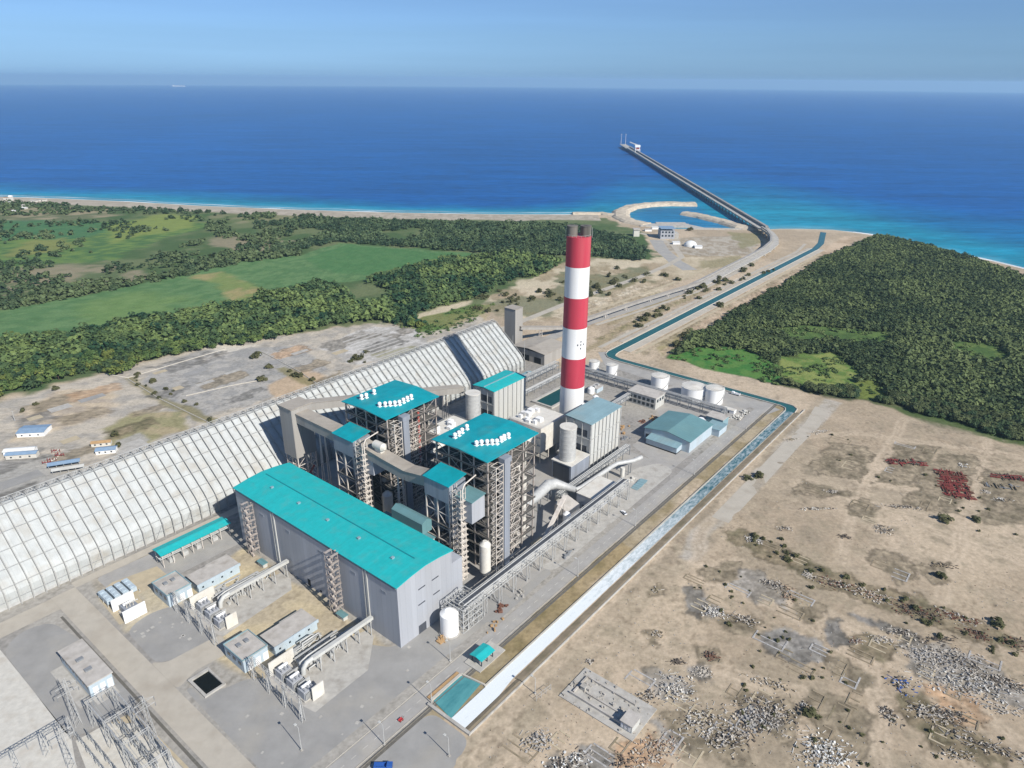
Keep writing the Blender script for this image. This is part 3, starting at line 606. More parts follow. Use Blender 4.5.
structure('canal_bank', bk, M['soil'])
lb = MB().box(7.6,384,-46.75,-46.0,0,.75); lb.box(-13,6,-34,-32.8,0,.9); lb.bar((6.2,-33.5,.5),(8.2,-46,.5),.7,.9)
lb.path([(384,-46.2,.4),(388.6,-44.6,.4),(390.8,-40,.4),(391,122,.4),(393.6,131.6,.4),(400,138,.4),(408,140.4,.4),(1030,141.6,.4)], .55, 4)
lb.path([(384,-54,.4),(392.6,-53.2,.4),(397.4,-48,.4),(398.2,-42,.4),(398.2,119.6,.4),(400.6,127.2,.4),(405.4,129.2,.4),(412,130.2,.4),(1030,130.8,.4)], .55, 4)
structure('canal_kerb', lb, M['kerb'])
structure('canal_bank', MB().extr([(121.5,.0),(121.5,.3),(129.8,.55),(129.8,0)], 420, 1030, 'x').extr([(142.2,0),(142.2,.5),(147.5,.25),(147.5,0)], 440, 1030, 'x'), M['concroad'])
structure('canal_walkway', MB().box(-13,6,-32.6,-30.9,.1,.6), M['timber'])
# roads beyond the plant
def ribbon(pts, w, z, name, m, frame='W'):
    mb = MB(); P_ = [Vector(p) for p in pts]; L_ = []
    for i, p in enumerate(P_):
        d = (P_[min(i+1, len(P_)-1)]-P_[max(i-1, 0)]).normalized(); nn = Vector((-d.y, d.x))*w/2; L_ += [(*(p-nn), z), (*(p+nn), z)]
    for i in range(len(P_)-1): mb.add([L_[2*i], L_[2*i+2], L_[2*i+3], L_[2*i+1]], [(0,1,2,3)])
    return structure(name, mb, m, frame)
ribbon([at(*q_) for q_ in ((520,350),(560,334),(590,322),(640,306),(697,287),(740,267),(757,256),(764,248))], 13, .06, 'coast_road', M['asphalt'])
ribbon([at(*q_) for q_ in ((596,325),(640,311),(697,292),(742,270),(760,258))], 5, .075, 'coast_road', M['concroad'])
ribbon([at(*q_) for q_ in ((500,330),(560,306),(600,291),(640,277),(668,265),(682,257),(674,246),(660,238),(640,233))], 9, .06, 'dirt_road', M['concroad'])
ribbon([at(*q_) for q_ in ((606,352),(612,364),(650,376),(710,392),(760,406),(774,412))], 16, .065, 'perimeter_road', M['asphalt'])
ribbon([at(*q_) for q_ in ((822,408),(812,425),(790,446),(760,478),(720,520))], 11, .05, 'dirt_road', M['concroad'])
ribbon([P2W(*q_) for q_ in ((412,153),(600,152),(800,153),(990,152),(1060,162))], 5, .07, 'dirt_road', M['concroad'])
ribbon([P2W(*q_) for q_ in ((420,116),(700,117),(1000,118))], 4, .06, 'dirt_road', M['tanpad'])
ribbon([P2W(*q_) for q_ in ((470,232),(560,222),(680,214),(800,214))], 5, .06, 'dirt_road', M['tanpad'])
ribbon([at(*q_) for q_ in ((656,240),(662,250),(676,262),(690,270))], 22, .055, 'quay_road', M['asphalt'])

# ------------------------------------------------------------------ turbine hall
t = thing('turbine_hall', 'long grey hall with a bright teal roof', 'power hall', 18, 67)
MB().extr([(0,0),(36,0),(36,35.4),(27,36.9),(18,37.5),(9,36.9),(0,35.4)], 0, 135, 'y').build('wall', M['wall'], t)
rf = MB()
pr = [(-.8,35.6),(9,37.1),(18,37.8),(27,37.1),(36.8,35.6),(36.8,36.0),(27,37.5),(18,38.2),(9,37.5),(-.8,36.0)]
ro = rf.extr(pr, -.6, 135.6, 'y').build('roof', M['teal'], t)
MB().extr([(17.7,38.1),(17.7,38.4),(18.3,38.4),(18.3,38.1)], 7, 131, 'y').build('ridge_vent', mat('teal_ridge', alb(24,136,146), .6), ro)
MB().box(-.5,0,21,22.2,3,35).box(-.5,0,23.4,24,3,35).build('downpipe', M['wall_warm'], t)
MB().box(-.5,0,97,98.2,3,35).box(-.5,0,99.4,100,3,35).build('downpipe', M['wall_warm'], t)
for z_, a_ in ((29,6),(29,15),(20,5.5),(20,15.5)):
    for k in (0,): MB().box(a_+7,a_+11.5,-.12,0,z_-3,z_-2.4).build('louvre', M['dark'], t)
MB().box(-.1,0,70,72.4,0,4.2).build('door', M['black'], t)
MB().box(-.1,0,60.5,62,1,2.2).build('door', M['black'], t)
def stair(w0, zt):
    mb = MB()
    for du in (-5.4,-1.2):
        for dw in (0,4.6): mb.bar((du,w0+dw,0),(du,w0+dw,zt),.24)
    n = int(zt/4.4)
    for k in range(1, n+1):
        z_ = k*zt/n
        mb.box(-5.6,-1,w0-.8,w0+.7,z_-.12,z_); mb.box(-5.6,-1,w0+3.9,w0+5.4,z_-.12,z_)
        z0_ = (k-1)*zt/n
        mb.bar((-4.4,w0+.6,z0_),(-4.4,w0+4,(z0_+z_)/2),.9,.25); mb.bar((-2.2,w0+4,(z0_+z_)/2),(-2.2,w0+.6,z_),.9,.25)
        for h in (.5,1.1):
            mb.bar((-5.6,w0-.8,z_+h),(-5.6,w0+5.4,z_+h),.09); mb.bar((-5.6,w0-.8,z_+h),(-1,w0-.8,z_+h),.09)
        mb.bar((-5.4,w0,z0_),(-5.4,w0+4.6,z_),.16); mb.bar((-5.4,w0,z_),(-1,w0,z_),.2); mb.bar((-1.2,w0+2.3,z_),(0,w0+2.3,z_),.9,.2)
    return mb
stair(41.6, 36).build('stair_tower', M['stair'], t); stair(116, 33).build('stair_tower', M['stair'], t)
for w_ in (8,30,56,84,108,126):
    MB().box(-.14,0,w_,w_+3.4,27.5,29).build('louvre', M['casing'], t)
for k, w_ in enumerate((15,40,65,90,115)): MB().box(11,12.6,w_,w_+1.4,37.4,38.5).build('roof_vent', M['teal_dull'], ro)
MB().box(-.25,0,0,135,33.8,34.3).build('girt', M['casing'], t); MB().box(-.1,0,126,130,0,5).build('door', M['dark'], t); MB().box(12,17,-.1,0,0,5).build('door', M['dark'], t)
MB().box(36,44.5,1,13,0,27).build('annex', M['wall'], t)
an = MB().box(36,48,24,62,0,26).build('annex', M['wall_warm'], t)
MB().box(35.6,48.4,23.6,62.4,26,26.5).build('annex_roof', M['teal_green'], an)
gh = MB().extr([(52,26.5),(52,33),(48.5,35),(45,33),(45,26.5)], 30, 54, 'y').build('roof_vent_house', M['teal_green'], t)
for k in range(9): MB().box(44.9,45,30.6+k*2.6,32.6+k*2.6,28,32.4).build('pane', M['glass'], gh) if k < 0 else None

# small shelters at the stair feet
for (u_, w_), l in (((-4.6,38),'tiny teal roofed shelter at the foot of the right stair tower'),((-6.2,105.5),'tiny teal roofed shelter at the foot of the left stair tower')):
    t = thing('stair_shelter', l, 'shelter', u_, w_, 0, 'shelters along the turbine hall')
    MB().box(u_-1.3,u_+1.3,w_-2.6,w_+2.6,0,2.4).build('wall', M['wall_warm'], t)
    MB().extr([(u_-1.8,2.4),(u_+1.8,2.4),(u_+1.8,2.6),(u_,3),(u_-1.8,2.6)], w_-3, w_+3, 'y').build('roof', M['teal_green'], t)

# ------------------------------------------------------------------ coal shed
U0, U1, WN, WF, ZE, ZR = -190, 315, 174.5, 246.5, 10.0, 39.5
sec = [(WN,0),(WN,ZE-2),(WN+1.2,ZE+1),(WN+4,ZE+4.2)]
for k in range(1, 8):
    f = k/8; sec.append((WN+4+(32-2)*f, ZE+4.2+(ZR-ZE-4.8)*f))
sec += [(WN+34,ZR-.5),(WN+36,ZR)]
full = sec+[(WN+WF-a, b) for a, b in sec[::-1][1:]]
t = thing('coal_shed', 'very long white ribbed shed with a ridged roof', 'coal shed', 60, 210)
nu = int((U1-U0)/5.8); us = [U0+k*(U1-U0)/nu for k in range(nu+1)]
mb = MB()
roof_pts = full
n = len(roof_pts)
vs = [(u_, a, b) for u_ in us for a, b in roof_pts]
fs = [(i*n+j, (i+1)*n+j, (i+1)*n+j+1, i*n+j+1) for i in range(len(us)-1) for j in range(n-1)]
mb.add(vs, fs); mb.add([(U1,a,b) for a,b in roof_pts], [tuple(range(n))]); mb.add([(U0,a,b) for a,b in roof_pts], [tuple(range(n))[::-1]])
mb.build('roof', M['shed'], t)
def offset(k, d):
    a0, a1 = full[max(k-1, 0)], full[min(k+1, n-1)]; tx, tz = a1[0]-a0[0], a1[1]-a0[1]; l = math.hypot(tx, tz); return (full[k][0]-tz/l*d, full[k][1]+tx/l*d)
rib0 = None
pipe = [offset(k, 1.5) for k in range(n)]
for i, u_ in enumerate(us):
    if i == 0:
        mb = MB()
        mb.path([(u_, a, b) for a, b in pipe], .26, 5); mb.path([(u_, a, b) for a, b in [offset(k, .35) for k in range(n)]], .2, 4)
        for k in range(0, n): mb.bar((u_, *offset(k, 1.5)), (u_, *offset(k, .1)), .2)
        for k in range(0, n-1):
            if k % 2: mb.bar((u_, *offset(k, 1.5)), (u_, *offset(k+1, .3)), .16)
            else: mb.bar((u_, *offset(k, .3)), (u_, *offset(k+1, 1.5)), .16)
        mb.bar((u_, WN-1.6, 0), (u_, WN-1.4, ZE), .55)
        rib0 = mb.build('rib', M['shed_far'], t)
    else:
        r_ = rib0.copy(); COL.objects.link(r_); r_.parent = t; r_.location = (u_-us[0], 0, 0)
for k in (2, 4, 6, 8, 10, 12, 13):
    for kk in {k, n-1-k}:
        a, b = offset(kk, 1.0); MB().bar((U0, a, b), (U1, a, b), .24).build('purlin', M['galv'], t)
mb = MB()   # open lattice walkway standing on the ridge
for i in range(len(us)-1):
    ua, ub = us[i], us[i+1]; um = (ua+ub)/2
    for wq in (WN+33.5, WN+38.5):
        mb.bar((ua, wq, ZR+.2), (um, WN+36, ZR+3), .2); mb.bar((um, WN+36, ZR+3), (ub, wq, ZR+.2), .2)
        mb.bar((ua, wq, ZR+.4), (ub, wq, ZR+.4), .22)
mb.bar((us[0], WN+36, ZR+3), (us[-1], WN+36, ZR+3), .25)
mb.build('ridge_truss', M['galv'], t)
mb = MB()
for i in range(len(us)-1):
    if i % 1 == 0:
        ua, ub = us[i], us[i+1]
        mb.bar((ua, WN-1.5, 5), (ub, WN-1.5, 5), .14); mb.bar((ua, WN-1.5, 0), (ub, WN-1.5, ZE-.5), .12) if i % 3 == 0 else None
mb.box(U0, U1, WN-.3, WN+.1, 0, 1.6)
mb.build('side_bracing', M['galv'], t)

# ------------------------------------------------------------------ covered pipe rack beside the shed
t = thing('covered_pipe_rack', 'low pipe rack under a long teal roof', 'pipe rack', -22, 149)
MB().extr([(144.5,8.3),(149.5,9.3),(154.5,8.3),(154.5,8.6),(149.5,9.6),(144.5,8.6)], -43, -1, 'x').build('roof', M['teal'], t)
for k in range(8):
    u_ = -42+k*5.7; mb = MB()
    for w_ in (145.5,153.5): mb.bar((u_,w_,0),(u_,w_,8.4),.35)
    mb.bar((u_,145.5,4.6),(u_,153.5,4.6),.3); mb.bar((u_,145.5,8.2),(u_,153.5,8.2),.3); mb.build('frame', M['steel'], t)
mb = MB()
for w_, r_ in ((146.5,.3),(147.6,.22),(148.6,.4),(150,.25),(151.5,.3)): mb.tube((-43,w_,5.1),(-1,w_,5.1),r_,n=7)
for u_ in (-38,-30,-22,-12): mb.box(u_,u_+3,147,150,0,2.4); mb.tube((u_+1,148,2.4),(u_+1,148,5),.25,n=6)
mb.build('pipe', M['galv'], t)

# ------------------------------------------------------------------ boilers
def lattice(mb, u0, u1, w0, w1, zs, nu_, nw_, b=.35, brace=True, faces='nsew'):
    uu = [u0+(u1-u0)*i/nu_ for i in range(nu_+1)]; ww = [w0+(w1-w0)*i/nw_ for i in range(nw_+1)]
    for j, z_ in enumerate(zs):
        if 's' in faces: mb.bar((u0,w0,z_),(u1,w0,z_),b)
        if 'n' in faces: mb.bar((u0,w1,z_),(u1,w1,z_),b)
        if 'w' in faces: mb.bar((u0,w0,z_),(u0,w1,z_),b)
        if 'e' in faces: mb.bar((u1,w0,z_),(u1,w1,z_),b)
        if brace and j < len(zs)-1:
            z2 = zs[j+1]
            for i in range(nu_):
                for w_, f in ((w0,'s'),(w1,'n')):
                    if f in faces:
                        if (i+j) % 2: mb.bar((uu[i],w_,z_),(uu[i+1],w_,z2),b*.62)
                        else: mb.bar((uu[i+1],w_,z_),(uu[i],w_,z2),b*.62)
            for i in range(nw_):
                for u_, f in ((u0,'w'),(u1,'e')):
                    if f in faces:
                        if (i+j) % 2: mb.bar((u_,ww[i],z_),(u_,ww[i+1],z2),b*.62)
                        else: mb.bar((u_,ww[i+1],z_),(u_,ww[i],z2),b*.62)
def boiler(dw, label, vents, far):
    rr = random.Random(5+int(dw))
    t = thing('boiler_tower', label, 'boiler tower', 90, 24+dw, 0, 'boiler towers')
    ro = MB().extr([(4+dw,69.6),(24+dw,70.8),(44+dw,69.6),(44+dw,70.1),(24+dw,71.3),(4+dw,70.1)], 68, 111.5, 'x').build('roof', M['teal_b'], t)
    for u_, w_ in vents:
        mb = MB().tube((u_,w_,70.4),(u_,w_,72.4),.75,n=12); mb.tube((u_,w_,72.4),(u_,w_,73.5),1.2,1.1,n=12); mb.tube((u_,w_,73.5),(u_,w_,74),1.1,.4,n=12)
        mb.box(u_-1,u_+1,w_-1,w_+1,70.2,71.2); mb.build('ventilator', M['white'], ro)
    cu, cw_ = [70,79.5,89.5,99.5,109.5], [5.5,15,24,33,42.5]
    for i, u_ in enumerate(cu):
        for j, w_ in enumerate(cw_):
            if i in (0,4) or j in (0,4) : MB().box(u_-.33,u_+.33,w_+dw-.33,w_+dw+.33,0,69.6).build('column', M['stair'], t)
    zs = [8,15,22,29,36,43,50,57,63,69]
    mb = MB(); lattice(mb, 70,109.5,5.5+dw,42.5+dw, zs, 4, 4, .36)
    for z_ in zs[1::2]:
        for u_ in cu[1:4]: mb.bar((u_,5.5+dw,z_),(u_,42.5+dw,z_),.45)
    for w_ in (12+dw, 18+dw, 30+dw): mb.bar((70,w_,64),(82,w_,60),.4); mb.bar((70,w_,57),(80,w_,63),.35)
    lattice(mb, 74.5,105,9.6+dw,38.4+dw, zs[::2], 3, 3, .3)
    mb.build('steel_frame', M['stair'], t)
    for z_ in zs[:-1]:
        p = MB(); p.box(69,79,4.4+dw,43+dw,z_-.2,z_); p.box(79,110.6,4.4+dw,11+dw,z_-.2,z_); p.box(100,110.6,11+dw,43+dw,z_-.2,z_)
        for h in (.55,1.1):
            p.bar((69,4.4+dw,z_+h),(110.6,4.4+dw,z_+h),.1); p.bar((69,4.4+dw,z_+h),(69,43+dw,z_+h),.1)
        for k in range(18): p.bar((69+k*2.4,4.4+dw,z_),(69+k*2.4,4.4+dw,z_+1.1),.09)
        for k in range(16): p.bar((69,4.4+dw+k*2.5,z_),(69,4.4+dw+k*2.5,z_+1.1),.09)
        p.build('platform', M['grating'], t)
    f = MB().box(80,98,12+dw,38+dw,16,66)
    for z_ in range(18, 66, 4): f.box(79.7,98.3,11.7+dw,38.3+dw,z_,z_+.5)
    f.prism([(80,12+dw),(98,12+dw),(98,38+dw),(80,38+dw)], 10, 15.9)
    f.build('furnace', M['dark'], t)  # coloured dark: shade of the recesses behind the steel frame put into the colour
    q_ = MB()
    for _ in range(46):
        u_, w_ = rr.uniform(71,109), rr.choice((rr.uniform(6.5,10.5), rr.uniform(6.5,42))); z_ = rr.uniform(3,55)
        if u_ > 78.5 and w_ > 11.5: u_ = rr.uniform(71.5,78)
        k = rr.random()
        if k < .4: q_.tube((u_,w_+dw,z_),(u_,w_+dw,min(67,z_+rr.uniform(5,22))),rr.uniform(.25,.6),n=7)
        elif k < .7: q_.tube((u_,w_+dw,z_),(min(109,u_+rr.uniform(4,14)),w_+dw,z_),rr.uniform(.25,.55),n=7)
        else: q_.box(u_,u_+rr.uniform(1.5,3.4),w_+dw,w_+dw+rr.uniform(1.5,3),z_,z_+rr.uniform(1.5,4))
    q_.build('pipework', M['ivory'], t)
    if far:
        for u_ in (84,86.5,96): MB().tube((u_,7+dw,18),(u_,7+dw,64),.75,n=8).build('riser_pipe', M['rustpipe'], t)
    else:
        MB().tube((104,8,4),(104,8,44),1.5,n=10).build('riser_pipe', M['ivory'], t)
    MB().box(78,82.6,.6+dw,4.2+dw,0,66).box(77.4,83.2,.2+dw,4.3+dw,66,69).build('lift_shaft', M['casing'], t)
    s_ = MB(); lattice(s_, 71,76.6,.6+dw,4.4+dw,[k*3.5 for k in range(20)],1,1,.26)
    for u_ in (71,76.6):
        for w_ in (.6,): s_.bar((u_,w_+dw,0),(u_,w_+dw,67),.36)
    s_.build('stair_tower', M['steel'], t)
    s_ = MB(); lattice(s_, 84,92,.8+dw,4.4+dw,[k*5 for k in range(13)],2,1,.26); s_.build('side_frame', M['steel'], t)
    return t
boiler(0, 'boiler tower with teal roof, nearer of the two', [(77,19.4),(79.4,18),(81.6,16),(83.6,14.2),(85.4,12.4),(89.2,12.6),(92,12.8),(95,12.3),(76.2,34.3),(79.4,34.4),(83,35.4),(88,36.4)], False)
boiler(77, 'boiler tower with teal roof and red riser pipes, farther of the two', [(76.5,95.8),(79,93.8),(81.4,92.2),(83.6,90.4),(86,89),(89.6,89.4),(93,89.7),(96.4,89.9),(77,112.8),(80,112),(87,113)], True)
def bunker(dw, label, walls):
    t = thing('bunker_bay', label, 'coal bunker', 61, 25+dw, 0, 'coal bunker bays')
    MB().box(55,68,19.5+dw,37.5+dw,45,55.5).build('wall', M['casing'], t)
    MB().extr([(54.4,55.6),(68.4,57.6),(68.4,58),(54.4,56)], 19+dw, 38+dw, 'y').build('roof', M['teal_b'], t)
    for w_ in (24,32.5): 
        MB().tube((61.5,w_+dw,30),(61.5,w_+dw,45),3.5,n=14).tube((61.5,w_+dw,18),(61.5,w_+dw,30),1.0,3.5,n=14).build('coal_silo', M['casing'], t)
    for u_ in (55.6,67.4):
        for w_ in (20,28.5,37): MB().box(u_-.34,u_+.34,w_+dw-.34,w_+dw+.34,0,45).build('column', M['steel'], t)
    mb = MB(); lattice(mb, 55.6,67.4,20+dw,37+dw,[6,13,20,28,37,45],1,2,.36); mb.build('steel_frame', M['steel'], t)
    for z_ in (13,20,30): MB().box(55,68,19.5+dw,37.5+dw,z_-.2,z_).build('platform', M['grating'], t)
    MB().box(58,68,6+dw,17+dw,37,50).build('head_house', M['wall'], t)
    MB().extr([(57.4,50),(68.4,51),(68.4,51.4),(57.4,50.4)], 5.4+dw, 17.6+dw, 'y').build('head_house_roof', M['teal_green'], t)
    s_ = MB(); lattice(s_, 55,58.5,11+dw,17+dw,[k*3.6 for k in range(16)],1,1,.24)
    for k in range(1, 15): s_.box(54,59,9.6+dw,11.6+dw,k*3.6-.15,k*3.6); s_.bar((56.6,11+dw,k*3.6-3.6),(56.6,17+dw,k*3.6),.8,.2)
    for u_ in (55,58.5):
        for w_ in (11,17): s_.bar((u_,w_+dw,0),(u_,w_+dw,57),.4)
    s_.path([(56,10.4+dw,40),(56,10.4+dw,57),(58,11+dw,59),(69,13+dw,59)], .4, 6)
    s_.build('stair_tower', M['steel'], t)
    MB().tube((64,2.5+dw,6),(64,2.5+dw,23),3.1,n=16).tube((64,2.5+dw,23),(64,2.5+dw,25),3.1,1.2,n=16).tube((64,2.5+dw,3),(64,2.5+dw,6),1.2,3.1,n=16).build('feed_tank', M['ivory'], t)
bunker(0, 'teal roofed bunker bay in front of the nearer boiler', 0)
bunker(77, 'teal roofed bunker bay in front of the farther boiler', 0)

# ------------------------------------------------------------------ conveyor galleries and transfer towers
def gallery(name, label, pts, w, h, supports, u, v, roof=True):
    t = thing(name, label, 'conveyor', u, v, 0, 'conveyor galleries')
    for (p, q_) in zip(pts, pts[1:]):
        p, q_ = Vector(p), Vector(q_); d = (q_-p); a = math.atan2(d.y, d.x)
        MB().bar(p, q_, w, h).build('casing', M['gallery'], t)
        MB().bar(p+Vector((0,0,h/2+.15)), q_+Vector((0,0,h/2+.15)), w+.8, .25).build('roof', M['gallery_roof'], t)
    for s_ in supports:
        mb = MB(); x_, y_, z_ = s_
        for dx in (-1,1): mb.bar((x_+dx*2.6,y_-1.6,0),(x_+dx*1.6,y_,z_),.4); mb.bar((x_+dx*2.6,y_+1.6,0),(x_+dx*1.6,y_,z_),.4)
        for k in range(1, 4): mb.bar((x_-2.4,y_,z_*k/4),(x_+2.4,y_,z_*k/4),.25)
        mb.build('trestle', M['steel'], t)
    return t
t = thing('transfer_tower', 'tall grey transfer tower on steel legs beside the coal shed', 'transfer tower', 62, 161)
MB().box(54,69.5,154.5,167.5,24,58.5).build('casing', M['gallery'], t)
MB().box(53.5,70,154,168,58.5,59).build('roof', M['gallery_roof'], t)
mb = MB(); lattice(mb, 55,69,155,167,[0,6,12,18,24],2,2,.4)
for u_ in (55,62,69):
    for w_ in (155,161,167): mb.bar((u_,w_,0),(u_,w_,24),.6)
mb.build('leg_frame', M['steel'], t)
MB().box(58,64,154,156,8,9.4).bar((56,153.8,4),(66,153.8,15),1.2,.5).build('chute', M['rust'], t)
gallery('conveyor_gallery', 'grey conveyor gallery from the transfer tower to the farther bunker bay', [(61.5,154.4,52),(61.5,114.6,51.5)], 9, 6.4, [(61.5,135,50)], 61, 134)
gallery('conveyor_gallery', 'grey bent conveyor gallery between the two bunker bays', [(61.5,96.3,51),(61.5,74,48.6),(61.5,56,47.4),(61.5,37.7,50.5)], 8, 6, [(61.5,64,46)], 61, 64)
gallery('conveyor_gallery', 'grey conveyor gallery sloping down along the coal shed', [(69.6,160,55),(130,157,41),(205,151,24)], 7, 5, [(100,158.5,45),(130,157,38),(160,155,31),(188,152.5,25)], 137, 156)
t = thing('dust_collector', 'round cream dust collector on the bent conveyor gallery', 'dust collector', 64, 80)
MB().tube((61.5,84,56.2),(61.5,77,56.2),2.5,n=16).tube((61.5,77,56.2),(61.5,75.4,56.2),2.5,1,n=16).box(60,63,78,83,52.4,55).build('drum', M['ivory'], t)
t = thing('far_transfer_tower', 'tall grey transfer tower at the far end of the coal shed', 'transfer tower', 362, 224)
MB().box(355,367,217,231,0,40).build('casing', M['gallery'], t); MB().box(354.6,367.4,216.6,231.4,40,40.4).build('roof', M['gallery_roof'], t)
gallery('conveyor_gallery', 'low conveyor gallery leaving the far transfer tower toward the jetty', [(362,216.6,20),(420,207,7),(560,197,5),(640,186,5),(690,176,6)], 4, 3, [(390,211.6,12),(450,205,5),(500,201,4.6),(540,198,4),(590,193,4),(625,188,4),(660,182,4.4)], 520, 200)

# slabs and kerbs left in the cleared yards beyond the coal shed
rq = random.Random(12)
u0_, w0_ = pat(372, 346)
for k in range(9):
    structure('yard_slab', MB().sheet([(u0_-28+k*2,w0_-34+k*8),(u0_+20+k*3,w0_-34+k*8),(u0_+20+k*3,w0_-31+k*8),(u0_-28+k*2,w0_-31+k*8)], .03+.004*k), M['conc'])
for k, (px, py, lx, ly) in enumerate(((205,383,16,6),(212,391,10,4),(178,388,8,8),(232,372,14,5),(195,372,20,9),(160,372,12,6),(300,352,18,6),(275,362,14,10),(340,352,16,8),(60,408,16,10),(92,398,20,8),(35,418,10,8),(130,447,22,16),(20,480,26,12),(70,440,12,8))):
    u_, w_ = pat(px, py); structure('yard_slab', MB().sheet([(u_-lx/2,w_-ly/2),(u_+lx/2,w_-ly/2),(u_+lx/2,w_+ly/2),(u_-lx/2,w_+ly/2)], .08+.004*k), M[('conc','yard','tanpad')[k % 3]])
for pts in (((105,374),(128,378),(175,364),(226,349)),((128,379),(160,399),(214,425)),((262,352),(300,372),(330,393)),((186,396),(230,386),(262,380))):
    P_ = [(*at(*q), .2) for q in pts]; structure('yard_kerb', MB().path(P_, .5, 4), M['kerb'], 'W')

# ------------------------------------------------------------------ chimney
CU, CW = 237.4, 67.2
t = thing('chimney', 'very tall red and white banded chimney', 'chimney', CU, CW)
bands = [(0,40.4,'chim_white'),(40.4,63.4,'red'),(63.4,86.4,'chim_white'),(86.4,108.9,'red'),(108.9,130.8,'chim_white'),(130.8,151.5,'red')]
rad = lambda z_: 9.1-.6*z_/150
for a, b, m_ in bands:
    MB().tube((CU,CW,a),(CU,CW,b),rad(a),rad(b),n=40,caps=(b > 150)).build('shaft_band', M[m_], t)
for du, dw in ((-3.4,3.4),(2.8,-3.6)):
    MB().tube((CU+du,CW+dw,151.5),(CU+du,CW+dw,158),3.7,n=20).tube((CU+du,CW+dw,158),(CU+du,CW+dw,158.5),3.9,n=20).build('flue', M['flue'], t)
mb = MB()
for k in range(16):
    an_ = 2*math.pi*k/16; mb.bar((CU+8.1*math.cos(an_),CW+8.1*math.sin(an_),151.5),(CU+8.1*math.cos(an_),CW+8.1*math.sin(an_),152.8),.12)
mb.path([(CU+8.1*math.cos(2*math.pi*k/24),CW+8.1*math.sin(2*math.pi*k/24),152.8) for k in range(25)], .08, 4)
mb.bar((CU+6.5,CW-6.5,150),(CU+6.5,CW-6.5,157),.2); mb.bar((CU-6.5,CW+6.5,150),(CU-6.5,CW+6.5,157),.2)
mb.build('railing', M['galv'], t)
mb = MB(); la = (CU-6.5, CW-7.2)
for s_ in (-.4,.4): mb.bar((CU+9.2+s_,CW-2.6,0),(CU+8.4+s_,CW-2.4,150),.16)
for k in range(50): mb.bar((CU+8.8,CW-2.5,k*3),(CU+9.6,CW-2.5,k*3),.12)
mb.build('ladder', M['galv'], t)
# the small dark openings in the second white band
for i, (a_, z_) in enumerate(((-2.25,74),(-1.98,74),(-1.98,71.2),(-1.7,74),(-1.98,76.4))):
    r_ = rad(71)+.02; MB().rbox(CU+r_*math.cos(a_), CW+r_*math.sin(a_), .25, .75, z_, z_+1.3, a_).build('port', M['dark'], t)

# ------------------------------------------------------------------ flue gas cleaning
t = thing('scrubber_building', 'tall light grey building with a dull teal roof before the chimney', 'industrial building', 217, 34)
MB().box(198,236,24,44.5,4,35.4).build('wall', M['wall_warm'], t)
MB().extr([(23.4,35.5),(45,36.6),(45,37),(23.4,35.9)], 197.2, 236.8, 'x').build('roof', M['teal_dull'], t)
mb = MB()
for k in range(9):
    u_ = 198+k*4.75; mb.bar((u_,23.6,0),(u_,23.6,35.4),.45)
for w_ in (24,31,38,44.5): mb.bar((197.6,w_,0),(197.6,w_,35.4),.5)
for z_ in (12,24): mb.bar((197.5,24,z_),(197.5,44.5,z_),.5); mb.bar((198,23.5,z_),(236,23.5,z_),.3)
mb.build('steel_frame', M['galv'], t)
for z_ in (13,25): MB().box(197.85,198,27,37,z_,z_+5).build('opening', M['dark'], t)
MB().box(198,236,23.9,24,.2,3.6).build('open_base', M['dark'], t)
t = thing('duct_house', 'small pale block under the grey silo', 'industrial building', 185, 31)
MB().box(174.5,196,23.2,39,0,13.6).build('wall', M['casing'], t); MB().box(174,196.4,22.8,39.4,13.6,14).build('roof', M['ivory'], t)
MB().box(174.35,174.5,24.5,38,1,12.4).build('panel', M['dark'], t)
t = thing('silo', 'ribbed grey silo standing on the small pale block', 'silo', 181.5, 31.5, 14)
s_ = MB().tube((181.5,31.5,14),(181.5,31.5,38),5.6,n=26)
for z_ in range(15, 38, 3): s_.tube((181.5,31.5,z_),(181.5,31.5,z_+.35),5.75,n=26)
s_.build('shell', M['galv'], t); MB().tube((181.5,31.5,38),(181.5,31.5,38.5),5.9,n=26).build('roof', M['ivory'], t)
t = thing('filter_building', 'grey building with a bright teal roof beside the coal shed', 'industrial building', 216, 120)
MB().box(198,235.5,110.5,130.5,4,35.2).build('wall', M['wall_warm'], t)
MB().extr([(109.8,35.3),(120.5,36.3),(131.2,35.3),(131.2,35.7),(120.5,36.7),(109.8,35.7)], 197, 236.4, 'x').build('roof', M['teal'], t)
MB().extr([(120,36.6),(120,36.95),(121,36.95),(121,36.6)], 197.6, 236, 'x').build('ridge_cap', M['teal_dull'], t)
mb = MB()
for k in range(8): mb.bar((198+k*5.35,110.1,0),(198+k*5.35,110.1,35.2),.4)
for w_ in (110.5,117,124,130.5): mb.bar((197.6,w_,0),(197.6,w_,35.2),.45)
for z_ in (12,24): mb.bar((197.5,110.5,z_),(197.5,130.5,z_),.4)
mb.build('steel_frame', M['galv'], t)
for z_ in (13,25): MB().box(197.85,198,113,128,z_,z_+5).build('opening', M['dark'], t)
t = thing('silo', 'ribbed grey silo before the bright teal filter building', 'silo', 181.5, 117, 0)
s_ = MB().tube((181.5,117,0),(181.5,117,38),5.4,n=26)
for z_ in range(1, 38, 3): s_.tube((181.5,117,z_),(181.5,117,z_+.35),5.55,n=26)
s_.build('shell', M['galv'], t); MB().tube((181.5,117,38),(181.5,117,38.5),5.7,n=26).build('roof', M['ivory'], t)
